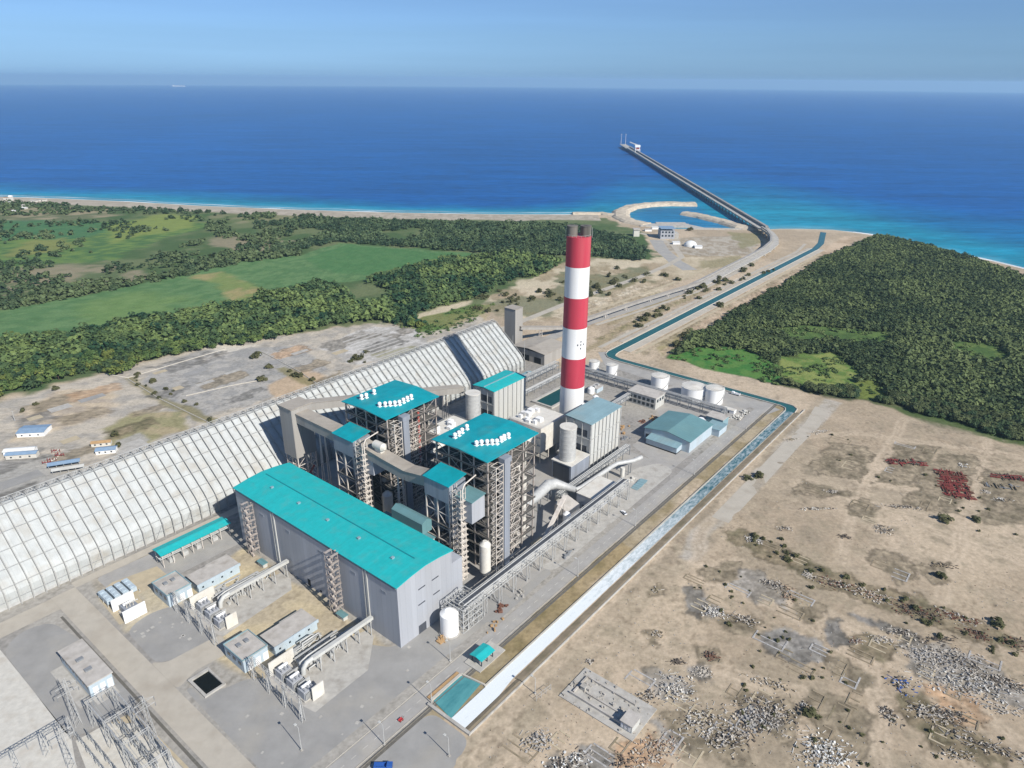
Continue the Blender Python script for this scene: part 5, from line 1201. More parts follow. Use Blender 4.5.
# GIS building
t = thing('switchgear_building', 'pale flat roofed switchgear building on the left yard', 'building', -101, 97)
MB().box(-106.3,-96.6,82,113,0,7).build('wall', M['bluewall'], t); MB().box(-106.8,-96.1,81.5,113.5,7,7.5).build('roof', M['conc_roof'], t)
for k in range(3): MB().box(-105+k*3,-103+k*3,81.86,82,0,4.6).build('door', M['white'], t)
for k in range(8): MB().box(-106.42,-106.3,84+k*3.6,86+k*3.6,3.6,5.2).build('window', M['glass'], t)
for k in range(2): MB().box(-104,-101,90+k*9,92+k*9,7.5,8.3).build('roof_unit', M['steel_grey'], t)
structure('apron', MB().box(-112,-106.9,80,112,0,.12).box(-106.3,-97,76,81.4,0,.1), M['conc'])
# pond
structure('basin_wall', MB().box(-75,-65,57,58.6,0,.9).box(-75,-65,43.6,44.6,0,.9).box(-75,-73.8,44.6,57,0,.9).box(-66,-65,44.6,57,0,.9), M['conc'])
structure('basin_water', MB().sheet([(-73.8,44.6),(-66,44.6),(-66,57),(-73.8,57)], .12), water_mat('basin_water', (.006,.008,.008), (.012,.014,.013)))
# substation, bottom left
def lat_tower(mb, u_, w_, h, b=1.1):
    for a, c in ((-1,-1),(1,-1),(1,1),(-1,1)): mb.bar((u_+a*b,w_+c*b,0),(u_+a*.3,w_+c*.3,h),.14)
    n = int(h/2.4)
    for k in range(n):
        f0, f1 = 1-k/n*.7, 1-(k+1)/n*.7; z0, z1 = h*k/n, h*(k+1)/n
        for a, c, d, e in ((-1,-1,1,-1),(1,-1,1,1),(1,1,-1,1),(-1,1,-1,-1)): mb.bar((u_+a*b*f0,w_+c*b*f0,z0),(u_+d*b*f1,w_+e*b*f1,z1),.09)
t = thing('substation_gantry', 'lattice substation gantry running toward the switchgear building', 'gantry', -108, 50, 0, 'substation gantries')
for w_ in (66,50,34,18):
    for u_ in (-112,-102): mb = MB(); lat_tower(mb, u_, w_, 14, .8); mb.build('lattice_post', M['galv'], t)
mb = MB()
for w_ in (66,50,34,18):
    for z_ in (12.8,14): mb.bar((-112,w_,z_),(-102,w_,z_),.2)
    for k in range(8): mb.bar((-112+k*1.25,w_,12.8 if k%2 else 14),(-110.75+k*1.25,w_,14 if k%2 else 12.8),.09)
for u_ in (-112,-102):
    for z_ in (12.8,14): mb.bar((u_,18,z_),(u_,66,z_),.2)
    for k in range(32): mb.bar((u_,18+k*1.5,12.8 if k%2 else 14),(u_,19.5+k*1.5,14 if k%2 else 12.8),.09)
mb.build('lattice_beam', M['galv'], t)
for k in range(9): MB().tube((-110+(k%3)*3.4,50-(k//3)*16+16,12.8),(-110+(k%3)*3.4,49-(k//3)*16+16,10.2),.18,n=6).build('insulator', M['steel_grey'], t)
mb = MB()
for k in range(3): mb.path([(-110+k*3.4,66,10.6),(-110+k*3.4,58,9.8),(-110+k*3.4,50,10.6),(-110+k*3.4,42,9.8),(-110+k*3.4,34,10.6),(-110+k*3.4,26,9.8),(-110+k*3.4,18,10.6)], .09, 4)
mb.build('busbar', M['galv'], t)
t = thing('substation_gantry', 'low lattice gantry over the pale gravel at the photo corner', 'gantry', -130, 66, 0, 'substation gantries')
for u_ in (-120,-130,-140,-150): mb = MB(); lat_tower(mb, u_, 66, 12); mb.build('lattice_post', M['galv'], t)
mb = MB()
for z_ in (10.8,12): mb.bar((-150,66,z_),(-120,66,z_),.2)
for k in range(20): mb.bar((-150+k*1.5,66,10.8 if k%2 else 12),(-148.5+k*1.5,66,12 if k%2 else 10.8),.16)
mb.build('lattice_beam', M['steel_grey'], t)
for k in range(5): MB().tube((-147+k*6,66,10.8),(-147+k*6,65,8.4),.16,n=6).build('insulator', M['steel_grey'], t)
proto = None
for i in range(6):
    for j in range(5):
        u_, w_ = [-119,-116,-109.5,-106,-104.5,-100.2][i], 60-j*8-(i%2)*2
        if proto is None:
            t = thing('circuit_breaker', 'grey breaker set standing on the pale substation gravel', 'breaker', u_, w_, 0, 'breaker sets on the substation gravel')
            mb = MB()
            for k in range(3):
                a = w_-2+k*2; mb.bar((u_,a,0),(u_,a,2.6),.35)
            mb.box(u_-.4,u_+.4,w_-2.5,w_+2.5,2.4,2.9); mb.build('frame', M['galv'], t)
            for k in range(3): MB().tube((u_,w_-2+k*2,2.9),(u_-.3,w_-2+k*2,6),.26,.18,n=8).build('insulator', M['steel_grey'], t)
            MB().box(u_-.5,u_+.5,w_+1,w_+2.2,.9,2.2).build('drive_box', M['wall_warm'], t); proto = t
        else: dup(proto, (u_, w_, 0))
for k, (u_, w_, h, l) in enumerate(((-116,72,25,'tall lattice tower beside the switchgear building'),(-99,42,22,'tall lattice tower over the pale substation gravel'),(-126,52,22,'tall lattice tower near the photo corner'))):
    t = thing('lattice_tower', l, 'tower', u_, w_, 0, 'tall lattice towers of the substation')
    mb = MB(); lat_tower(mb, u_, w_, h, 1.3); mb.build('lattice_post', M['galv'], t)
    mb = MB()
    for z_ in (h*.72, h*.86): mb.bar((u_-4,w_,z_),(u_+4,w_,z_),.16); mb.bar((u_-4,w_,z_),(u_,w_,z_+1.6),.1); mb.bar((u_+4,w_,z_),(u_,w_,z_+1.6),.1)
    mb.build('crossarm', M['galv'], t)
    for a in (-4,4): MB().tube((u_+a,w_,h*.72),(u_+a,w_,h*.72-2),.15,n=6).tube((u_+a,w_,h*.86),(u_+a,w_,h*.86-2),.15,n=6).build('insulator', M['steel_grey'], t)
# ------------------------------------------------------------------ pump house, poles, vehicles
t = thing('canal_shelter', 'small teal roofed shelter on a concrete pad by the canal', 'shelter', 19, -34.6)
MB().box(12.3,30.5,-39.4,-29.6,.0,.55).build('pad', M['conc'], t)
MB().extr([(-38.4,4.1),(-34.7,4.9),(-31,4.1),(-31,4.4),(-34.7,5.2),(-38.4,4.4)], 14.6, 24.2, 'x').build('roof', M['teal'], t)
for u_ in (15.5,19.4,23.3):
    for w_ in (-37.6,-31.8): MB().box(u_-.2,u_+.2,w_-.2,w_+.2,.55,4.3).build('post', M['dark'], t)
for k in range(3): MB().box(16+k*2.6,17.8+k*2.6,-36,-33.4,.55,2.4).tube((16.9+k*2.6,-34.7,2.4),(16.9+k*2.6,-34.7,3.2),.5,n=8).build('pump', M['steel_grey'], t)
def pole(u_, w_, h, label, arm=(0,1), group='light poles'):
    t = thing('light_pole', label, 'light pole', u_, w_, 0, group)
    MB().tube((u_,w_,0),(u_,w_,h),.2,.13,n=7).build('mast', M['galv'], t)
    MB().bar((u_,w_,h),(u_+arm[0]*2,w_+arm[1]*2,h+.3),.14).box(u_+arm[0]*2-.5,u_+arm[0]*2+.5,w_+arm[1]*2-.5,w_+arm[1]*2+.5,h+.15,h+.45).build('lamp', M['wall_warm'], t)
    MB().box(u_-.5,u_+.5,w_-.5,w_+.5,0,.5).build('base', M['conc'], t)
pole(-64,-10.8,12.5,'light pole alone in the middle of the large yard',(0,1))
pole(-41,-34.6,11,'light pole at the roadside near the blue truck',(0,1))
pole(-28,-58.5,10,'light pole on the bare ground behind the blue truck',(0,1))
pole(-14,-34.6,11,'light pole at the roadside left of the turquoise pool',(0,1))
pole(9,-23.8,11,'light pole at the roadside by the teal roofed shelter',(0,1))
pole(98,-34.8,11,'light pole on the road edge halfway along the pipe rack',(0,1))
pole(160,-34.8,11,'light pole on the road edge near the white pickup',(0,1))
pole(240,-34.8,11,'light pole on the road edge before the warehouse',(0,1))
pole(330,-34.8,11,'light pole on the road edge near the canal bend',(0,1))
pole(19,-66,9,'light pole standing on the waste ground beside the canal',(0,1))
t = thing('wire_frame', 'wire fence frame on the waste ground by the ruined slab', 'fence', 20, -70)
mb = MB()
for k in range(4): mb.bar((16+k*3,-69-k*.4,0),(16+k*3,-69-k*.4,3.4),.16)
mb.bar((16,-69,3.3),(25,-70.2,3.3),.12); mb.bar((16,-69,1.6),(25,-70.2,1.6),.1); mb.build('post', M['galv'], t)
def vehicle(kind, label, u_, w_, rz, m_, frame='P', L_=4.8, truck=False, group=None):
    t = thing(kind, label, kind.split('_')[-1], 0, 0, 0, group, frame)
    if truck:
        MB().box(-3.6,1.4,-1.15,1.15,.9,1.3).box(-3.6,1.4,-1.15,-1.05,1.3,2.1).box(-3.6,1.4,1.05,1.15,1.3,2.1).box(-3.6,-3.5,-1.05,1.05,1.3,2.1).build('cargo_bed', M[m_], t)
        MB().extr([(1.5,.7),(3.7,.7),(3.7,1.7),(3.2,2.7),(1.5,2.7)], -1.1, 1.1, 'y').build('cab', M[m_], t) if False else MB().prism([(1.5,-1.1),(3.7,-1.1),(3.7,1.1),(1.5,1.1)], .7, 2.6).build('cab', M[m_], t)
        MB().box(3.69,3.72,-.95,.95,1.6,2.35).build('windscreen', M['glass'], t); wx_ = (-2.6,-1.4,2.7)
    else:
        b = MB(); b.add([(-L_/2,-.9,.4),(L_/2,-.9,.4),(L_/2,.9,.4),(-L_/2,.9,.4),(-L_/2,-.9,1.0),(L_/2,-.88,.9),(L_/2,.88,.9),(-L_/2,.9,1.0)],[(3,2,1,0),(4,5,6,7),(0,1,5,4),(1,2,6,5),(2,3,7,6),(3,0,4,7)]); b.build('body', M[m_], t)
        c = MB(); c.add([(-L_*.42,-.82,.95),(L_*.22,-.82,.95),(L_*.22,.82,.95),(-L_*.42,.82,.95),(-L_*.3,-.68,1.6),(L_*.06,-.68,1.6),(L_*.06,.68,1.6),(-L_*.3,.68,1.6)],[(0,1,5,4),(1,2,6,5),(2,3,7,6),(3,0,4,7)]); c.build('window', M['glass'], t)
        MB().box(-L_*.3,L_*.06,-.68,.68,1.6,1.65).build('roof', M[m_], t); wx_ = (-L_*.3,L_*.3)
    for a in wx_:
        for b in (-1,1): MB().tube((a,b*.78,.42),(a,b*1.0,.42),.42,n=12).build('wheel', M['tyre'], t)
    place(t, (u_, w_, .06), frame, rz); return t
vehicle('pickup_truck', 'white pickup parked on the paving beside the pipe rack', 167.5, -22.4, 1.1, 'carwhite')
vehicle('blue_truck', 'blue truck parked at the lower edge of the road', -48.5, -42.5, -.9, 'bluetruck', truck=True)
vehicle('road_truck', 'white truck on the perimeter road beside the canal', 388, -2, 1.57, 'carwhite', truck=True)
t = thing('handcart', 'small red handcart beside the main road', 'cart', -28.5, -31)
MB().box(-29.6,-27.6,-31.6,-30.3,.5,.62).box(-29.6,-27.6,-31.6,-31.5,.6,1).box(-29.6,-27.6,-30.4,-30.3,.6,1).build('tray', M['redpaint'], t)
for a in (-29.2,-28): MB().tube((a,-31.7,.3),(a,-30.2,.3),.3,n=10).build('wheel', M['tyre'], t)
MB().bar((-27.6,-31,.6),(-26.6,-31,1.2),.1).build('handle', M['dark'], t)
# ------------------------------------------------------------------ sheds in the yard beyond the coal shed
def shed(px, py, lx, ly, h, rz, label, wm, rm, open_=False):
    x_, y_ = at(px, py); t = thing('yard_shed', label, 'shed', x_, y_, 0, 'sheds beyond the coal shed', 'W')
    def q(a, b): return (x_+a*math.cos(rz)-b*math.sin(rz), y_+a*math.sin(rz)+b*math.cos(rz))
    def bx(a0, a1, b0, b1, z0, z1): return MB().prism([q(a0,b0),q(a1,b0),q(a1,b1),q(a0,b1)], z0, z1)
    if open_:
        mb = MB()
        for a in np.linspace(-lx/2+.3, lx/2-.3, 5):
            for b in (-ly/2+.3, ly/2-.3): mb.bar((*q(a,b),0), (*q(a,b),h), .25)
        mb.build('post', M['galv'], t)
    else:
        bx(-lx/2,lx/2,-ly/2,ly/2,0,h).build('wall', M[wm], t)
        for k in range(3): bx(-lx*.35+k*lx*.3,-lx*.35+k*lx*.3+1.2,-ly/2-.06,-ly/2,.9,2).build('window', M['glass'], t)
    mb = MB()
    for s_ in (0, 1):
        a = [q(-lx/2-.4,(-ly/2-.4) if s_ == 0 else 0), q(lx/2+.4,(-ly/2-.4) if s_ == 0 else 0), q(lx/2+.4,0 if s_ == 0 else ly/2+.4), q(-lx/2-.4,0 if s_ == 0 else ly/2+.4)]
        zz_ = [h, h, h+1, h+1] if s_ == 0 else [h+1, h+1, h, h]
        mb.add([(*p,z_) for p, z_ in zip(a, zz_)]+[(*p,z_+.18) for p, z_ in zip(a, zz_)], [(3,2,1,0),(4,5,6,7),(0,1,5,4),(1,2,6,5),(2,3,7,6),(3,0,4,7)])
    mb.build('roof', M[rm], t)
shed(35,433,19,13,3.4,R(8),'blue roofed yard shed with white wall, farthest of the sheds','white','bluesheet')
shed(21,453,20,6,3.0,R(10),'white roofed half of a pair of yard sheds','white','sheetwhite')
shed(23,457,20,5,3.2,R(10),'blue grey yard shed in front of the white roofed one','ivory','bluesheet')
shed(65,466,19,5,3.0,R(22),'long grey roofed open yard shed, rear of two','white','bluesheet',True)
shed(69,471,19,4,2.6,R(22),'long grey roofed open yard shed, front of two','white','wall_warm',True)
shed(107,452,13,6,2.8,R(14),'small blue roofed yard shed next to the coal shed','white','bluesheet')
shed(102,445,13,4,2.6,R(14),'small orange and grey roofed yard shed behind the blue one','ivory','timber')
rr = random.Random(21)
for k, (px, py) in enumerate(((52,461),(60,456),(47,464),(56,452))):
    x_, y_ = at(px, py); t = thing('steel_rack', 'red and white steel rack in the yard beyond the coal shed', 'rack', x_, y_, 0, 'red steel racks in the far yard', 'W'); mb = MB()
    for j in range(8): mb.bar((x_+rr.uniform(-3,3),y_+rr.uniform(-2,2),rr.uniform(.2,1.6)),(x_+rr.uniform(-3,3),y_+rr.uniform(-2,2),rr.uniform(.2,2.4)),.35,mi=j % 2)
    for j in range(4): mb.bar((x_-3+j*2,y_,0),(x_-3+j*2,y_,2.4),.3,mi=0)
    mb.build('frame', [M['rust'], M['ivory']], t)
for px, py, h, l in ((15,421,9,'thin pole at the far corner of the yard'),(14,524,8,'pale pole beside the coal shed ridge at the photo edge')):
    x_, y_ = at(px, py); t = thing('pole', l, 'pole', x_, y_, 0, None, 'W'); MB().tube((x_,y_,0),(x_,y_,h),.25,.15,n=6).bar((x_-1.2,y_,h-1),(x_+1.2,y_,h-1),.15).build('mast', M['galv'], t)
# ------------------------------------------------------------------ harbour and jetty
def mound(path_, wtop, wbot, zt, name, label):
    mb = MB(); P_ = [Vector(p) for p in path_]; rows = []
    sub = []
    for a, b in zip(P_, P_[1:]):
        n_ = max(1, int((b-a).length/9)); sub += [a.lerp(b, k/n_) for k in range(n_)]
    sub.append(P_[-1])
    for i, p in enumerate(sub):
        d = (sub[min(i+1, len(sub)-1)]-sub[max(i-1, 0)]).normalized(); nn = Vector((-d.y, d.x)); r0 = []
        for s_, z_ in ((-wbot/2,-3),(-(wtop+wbot)/4,-.2+zt*.45),(-wtop/2,zt),(0,zt+.2),(wtop/2,zt),((wtop+wbot)/4,-.2+zt*.45),(wbot/2,-3)):
            q = p+nn*(s_+rr.uniform(-1,1)); r0.append((q.x, q.y, z_+rr.uniform(-.5,.5)))
        rows.append(r0)
    vs = [p for r0 in rows for p in r0]; mb.add(vs, [(i*7+j,(i+1)*7+j,(i+1)*7+j+1,i*7+j+1) for i in range(len(rows)-1) for j in range(6)])
    mb.add(rows[-1], [tuple(range(7))]); mb.add(rows[0], [tuple(range(7))[::-1]])
    tag(mb.build(name, M['rock'], None, 'W'), label, 'breakwater', None)
mound([(250,1340),(224,1372),(212,1420),(222,1490),(250,1545),(292,1578),(340,1592),(400,1588)], 20, 40, 4, 'breakwater', 'long curved stone breakwater enclosing the small harbour')
mound([(350,1474),(376,1440),(405,1380),(420,1330),(450,1312)], 16, 34, 4, 'breakwater', 'short straight stone breakwater beside the jetty')
mound([(120,1462),(180,1466),(210,1440)], 10, 22, 2.4, 'breakwater', 'low stone groyne where the beach meets the harbour')
structure('quay', MB().box(236,330,1328,1350,-3,2).box(270,326,1350,1364,-3,2.2), M['conc'], 'W')
structure('quay_slope', MB().prism([(330,1350),(352,1318),(420,1312),(420,1308),(330,1308)], -3, 1), M['conc'], 'W')
t = thing('intake_building', 'boxy white building with grey side on the harbour quay', 'building', 262, 1232, 0, None, 'W')
MB().box(252,276,1218,1242,0,14).build('wall', M['wall'], t); MB().box(251.4,276.6,1217.4,1242.6,17,17.8).build('roof', M['bluesheet'], t)
for k in range(4):
    for z_ in (4,10): MB().box(254+k*5.6,257+k*5.6,1217.8,1218,z_,z_+3).build('window', M['glass'], t)
MB().box(276,284,1222,1238,0,9).build('side_block', M['conc'], t)
t = thing('dome_tent', 'white dome on the ground behind the boxy harbour building', 'dome', 291, 1163, 0, None, 'W')
mb = MB(); N_ = 20
for j in range(5):
    a, b = j/5*math.pi/2, (j+1)/5*math.pi/2; mb.tube((291,1163,9*math.sin(a)),(291,1163,9*math.sin(b)),11*math.cos(a),max(.05,11*math.cos(b)),n=N_,caps=False)
mb.build('cover', M['sheetwhite'], t)
for k, (px, py) in enumerate(((672,238),(676,244),(648,231),(655,229),(698,248))):
    x_, y_ = at(px, py); t = thing('site_hut', ('white site hut beside the boxy harbour building','white site hut before the white dome','small hut on the quay near the curved breakwater','tiny hut beside the harbour quay edge','low hut right of the white dome')[k], 'hut', x_, y_, 0, 'huts around the harbour', 'W')
    MB().box(x_-6,x_+6,y_-4,y_+4,0,3.4).build('wall', M['white'], t); MB().box(x_-6.4,x_+6.4,y_-4.4,y_+4.4,3.4,3.8).build('roof', M['sheetwhite' if k != 2 else 'conc_roof'], t)
x_, y_ = at(636, 236); t = thing('water_tower', 'pale square tower above the trees near the harbour', 'tower', x_, y_, 0, None, 'W')
MB().box(x_-5,x_+5,y_-5,y_+5,0,11).build('shaft', M['ivory'], t); MB().box(x_-6,x_+6,y_-6,y_+6,11,13).build('head', M['conc_roof'], t)
t = thing('jetty', 'very long straight coal jetty reaching far into the sea', 'jetty', 458, 2200, 0, None, 'W')
JX0, JX1, JY0, JY1, JZ = 437, 456, 1272, 3040, 9.0
MB().box(JX0,JX1,JY0,JY1,JZ-2.2,JZ).build('deck', M['conc'], t)
MB().box(JX0+11,JX0+16,JY0,JY1-140,JZ+1.8,JZ+4.4).build('conveyor_casing', M['gallery'], t)
mb = MB()
for k in range(60): mb.box(JX0+11.6,JX0+15.4,JY0+k*27.5,JY0+k*27.5+.8,JZ,JZ+1.8)
mb.build('conveyor_leg', M['steel_grey'], t)
pl0 = None
for k in range(76):
    yv = JY0+12+k*23.4
    if pl0 is None:
        mb = MB()
        for a in (JX0+2,JX0+10,JX1-2): mb.tube((a,yv,-8),(a,yv,JZ-2.9),.9,n=8)
        mb.box(JX0,JX1,yv-1,yv+1,JZ-3.2,JZ-2.1); pl0 = mb.build('pile_row', M['steel_grey'], t)
    else:
        r_ = pl0.copy(); COL.objects.link(r_); r_.parent = t; r_.location = (0, k*23.4, 0)
mb = MB()
for s_ in (JX0+.2,JX1-.2):
    mb.bar((s_,JY0,JZ+1.1),(s_,JY1,JZ+1.1),.15); mb.bar((s_,JY0,JZ+.3),(s_,JY1,JZ+.3),.5)
mb.build('railing', M['ivory'], t)
MB().box(JX0-6,JX1,2880,JY1+10,JZ-2,JZ+.1).build('berth_deck', M['conc'], t)
V_ = [(446,1272,8.8),(445,1236,8.6),(438,1196,8.2),(424,1154,7.4),(396,1108,6),(356,1056,4.4),(312,1002,2.6),(262,938,1.1),(228,896,.3)]
mb = MB(); L_ = []
for i, p in enumerate(V_):
    a, b = Vector(V_[max(i-1,0)]), Vector(V_[min(i+1,len(V_)-1)]); d = (b-a); d.z = 0; d.normalize(); nn = Vector((-d.y,d.x,0)); p = Vector(p)
    L_ += [p-nn*7.5, p+nn*7.5, p+nn*7.5-Vector((0,0,1.2)), p-nn*7.5-Vector((0,0,1.2))]
for i in range(len(V_)-1):
    k = i*4; mb.add(L_[k:k+8], [(0,4,5,1),(1,5,6,2),(2,6,7,3),(3,7,4,0)])
mb.build('curved_ramp', M['conc'], t)
mb = MB()
for i in range(len(V_)-1):
    a, b = Vector(V_[i])+Vector((0,0,3)), Vector(V_[i+1])+Vector((0,0,3)); d = (b-a).normalized(); nn = Vector((d.y,-d.x,0))*4.6; mb.bar(a+nn, b+nn, 3.4, 2.2)
    mb.bar(a+nn-Vector((0,0,3)), a+nn, .8)
mb.build('ramp_conveyor', M['gallery'], t)
mb = MB()
for i in range(1, 6):
    a, b = Vector(V_[i-1]), Vector(V_[i])
    for f in (.25,.75):
        c = a.lerp(b, f); mb.box(c.x-6,c.x-4.5,c.y-1,c.y+1,0,c.z-1.5); mb.box(c.x+4.5,c.x+6,c.y-1,c.y+1,0,c.z-1.5)
mb.build('ramp_pier', M['conc'], t)
t = thing('ship_unloader', 'white and red ship unloader standing near the end of the jetty', 'unloader', 457, 2700, JZ, None, 'W')
mb = MB()
for a in (438,455):
    for b in (2690,2716): mb.bar((a,b,JZ),(a+(2 if a < 450 else -2),b+(3 if b < 2700 else -3),JZ+20),1.6)
mb.box(437,456,2688,2692,JZ+8,JZ+9.6); mb.box(437,456,2714,2718,JZ+8,JZ+9.6)
mb.build('leg_frame', M['white'], t); MB().box(437,456,2692,2714,JZ+18,JZ+25).build('machine_house', M['white'], t); MB().box(438,455,2691.7,2692,JZ+11,JZ+17).build('hopper', M['rust'], t)
MB().bar((446,2703,JZ+25),(420,2712,JZ+34),3).build('boom', M['ivory'], t)
for k, x_ in enumerate((434,452)):
    tag(MB().tube((x_,3034,JZ),(x_,3034,JZ+40),.9,.5,n=6).box(x_-2,x_+2,3032,3036,JZ+38.5,JZ+40).build('beacon_mast', M['ivory'], None, 'W'), ('tall thin mast at the left corner of the jetty head','tall thin mast at the right corner of the jetty head')[k], 'mast', 'masts on the jetty head')
# distant ship
sx_, sy_ = at(179, 86.4, 0); t = thing('ship', 'pale ship far out near the horizon', 'ship', sx_, sy_, -1.4, None, 'W')
MB().prism([(sx_-170,sy_-16),(sx_+130,sy_-16),(sx_+175,sy_),(sx_+130,sy_+16),(sx_-170,sy_+16)], -1.4, 14).build('hull', M['sheetwhite'], t)
MB().box(sx_-160,sx_-125,sy_-14,sy_+14,14,34).build('bridge_house', M['white'], t); MB().box(sx_-115,sx_+120,sy_-13,sy_+13,14,21).build('cargo', M['ivory'], t)
# village far left
vil = [(6,203.5,'sheetwhite',20,9,4.5),(3,205,'ivory',12,9,4),(11.5,200.5,'white',6,6,11),(26,207,'conc_roof',11,9,6),(25,209,'sheetwhite',9,7,4),(15,212,'white',8,7,4),(34,202,'conc_roof',12,9,5),(43,201,'gallery_roof',14,9,5),(8,199.5,'rubble_tan',14,9,6)]
for k, (px, py, m_, lx, ly, h) in enumerate(vil):
    x_, y_ = at(px, py); t = thing('beach_house', 'small pale house among the trees of the far left shore', 'house', x_, y_, 0, 'houses of the far shore village', 'W')
    MB().box(x_-lx/2,x_+lx/2,y_-ly/2,y_+ly/2,0,h*.75).build('wall', M['ivory'], t)
    MB().extr([(y_-ly/2-.6,h*.75),(y_+ly/2+.6,h*.75),(y_,h)], x_-lx/2-.6, x_+lx/2+.6, 'x').build('roof', M[m_], t)
    MB().box(x_-1,x_+1,y_-ly/2-.1,y_-ly/2,0,2.4).build('door', M['dark'], t)

# ------------------------------------------------------------------ waste ground: ruin, steel, rubble
t = thing('ruined_foundation', 'walled concrete foundation of a demolished building on the waste ground', 'ruin', 35, -93)
MB().box(24.6,45.6,-112,-75,0,.5).build('slab', M['conc'], t)
mb = MB()
mb.box(28.5,29.2,-108,-78,.5,1.7); mb.box(40.8,41.5,-104,-79,.5,1.5); mb.box(30,41,-79.4,-78.6,.5,1.4); mb.box(33,33.6,-100,-84,.5,1.2); mb.box(29.2,36,-103.4,-102.8,.5,1.3)
for k in range(9): mb.rbox(29+random.uniform(0,12), -104+random.uniform(0,24), .6, .6, .5, random.uniform(1.2,2.2), 0)
mb.build('wall', M['conc_roof'], t)
mb = MB()
for k in range(60): mb.rbox(25+random.uniform(0,20), -111+random.uniform(0,35), random.uniform(.4,1.6), random.uniform(.4,1.2), .5, .6+random.uniform(0,.6), random.uniform(0,3))
mb.build('loose_rubble', M['rubble'], t)
t = thing('cabin', 'small pale cabin on the corner of the ruined foundation', 'cabin', 30.8, -107.3, .5)
MB().box(27.4,34.2,-110,-104.6,.5,4.4).build('wall', M['wall_warm'], t); MB().box(27,34.6,-110.4,-104.2,4.4,4.7).build('roof', M['conc_roof'], t)
for k in range(3): MB().box(27.28,27.4,-109.2+k*1.7,-108.2+k*1.7,1.2,3.4).build('door', M['white'], t)
t = thing('concrete_box', 'small dark concrete box on the ruined foundation', 'box', 40, -83, .5)
MB().box(33.4,35.6,-82.6,-80.4,.5,2.6).box(33.2,35.8,-82.8,-80.2,2.6,2.8).build('box', M['conc'], t)
def heap(label, px, py, lx, ly, rz, n, h, mats, seed, group=None, long=0, cat='rubble heap', name='rubble_heap', smin=.25, smax=.95):
    x_, y_ = at(px, py); q = random.Random(seed); mb = MB()
    for _ in range(n):
        a, b = q.gauss(0, .38), q.gauss(0, .38); r2 = a*a+b*b
        if r2 > 1: continue
        X_, Y_ = a*lx, b*ly; cx, cy = x_+X_*math.cos(rz)-Y_*math.sin(rz), y_+X_*math.sin(rz)+Y_*math.cos(rz)
        zt = h*max(0, 1-r2*1.6)*q.uniform(.3,1); mi = q.randrange(len(mats))
        if long and q.random() < long:
            an = rz+q.gauss(0,.5); l = q.uniform(1,3); mb.bar((cx-math.cos(an)*l/2,cy-math.sin(an)*l/2,.15+zt*q.random()),(cx+math.cos(an)*l/2,cy+math.sin(an)*l/2,.15+zt*q.random()),q.uniform(.1,.26),mi=mi)
        else:
            s_ = q.uniform(smin,smax); tl = Vector((q.gauss(0,1),q.gauss(0,1),q.gauss(0,.6))).normalized()*s_*.6; c_ = Vector((cx,cy,zt+s_*.15)); mb.bar(c_-tl, c_+tl, s_*q.uniform(.4,.9), s_*q.uniform(.25,.8), mi)
    if not mb.v: return
    o = tag(mb.build(name if lx < 22 else 'rubble', [M[m_] for m_ in mats], None, 'W', (x_, y_, 0)), label, cat, group)
    if lx >= 22: o['kind'] = 'stuff'
def steel_stack(label, px, py, lx, ly, rz, n, h, mats, seed):
    x_, y_ = at(px, py); q = random.Random(seed); t = thing('steel_stack', label, 'steel stack', x_, y_, 0, 'red steel stacks on the waste ground', 'W'); mb = MB()
    for i in range(n):
        a = rz+q.gauss(0,.02)+(math.pi/2 if q.random() < .5 else 0); X_, Y_ = q.uniform(-.5,.5)*lx, q.uniform(-.5,.5)*ly
        cx, cy = x_+X_*math.cos(rz)-Y_*math.sin(rz), y_+X_*math.sin(rz)+Y_*math.cos(rz); l = q.uniform(2.5,7); z_ = q.uniform(.2,h); mi = q.randrange(len(mats))
        d = Vector((math.cos(a),math.sin(a),0))*l/2; c_ = Vector((cx,cy,z_)); w_ = q.uniform(.25,.6)
        mb.bar(c_-d+Vector((0,0,.2)), c_+d+Vector((0,0,.2)), w_, .12, mi); mb.bar(c_-d-Vector((0,0,.2)), c_+d-Vector((0,0,.2)), w_, .12, mi); mb.bar(c_-d, c_+d, .12, .5, mi)
    mb.build('beams', [M[m_] for m_ in mats], t)
steel_stack('broad bright red stack of steel beams, biggest of the red stacks', 953, 484, 17, 36, -.35, 190, 1.2, ['rust','rust','scrap'], 4)
steel_stack('thin red row of steel beams left of the biggest red stack', 906, 463, 26, 6, -.12, 46, 1.1, ['rust','rust','rubble_dark'], 5)
steel_stack('dark red steel beams at the right photo edge', 1010, 478, 22, 6, -.25, 50, 1.4, ['rust','rubble_dark'], 6)
steel_stack('dull frame steel lying beside the dark red beams', 1000, 486, 20, 5, -.3, 26, .7, ['steel_grey','soil'], 7)
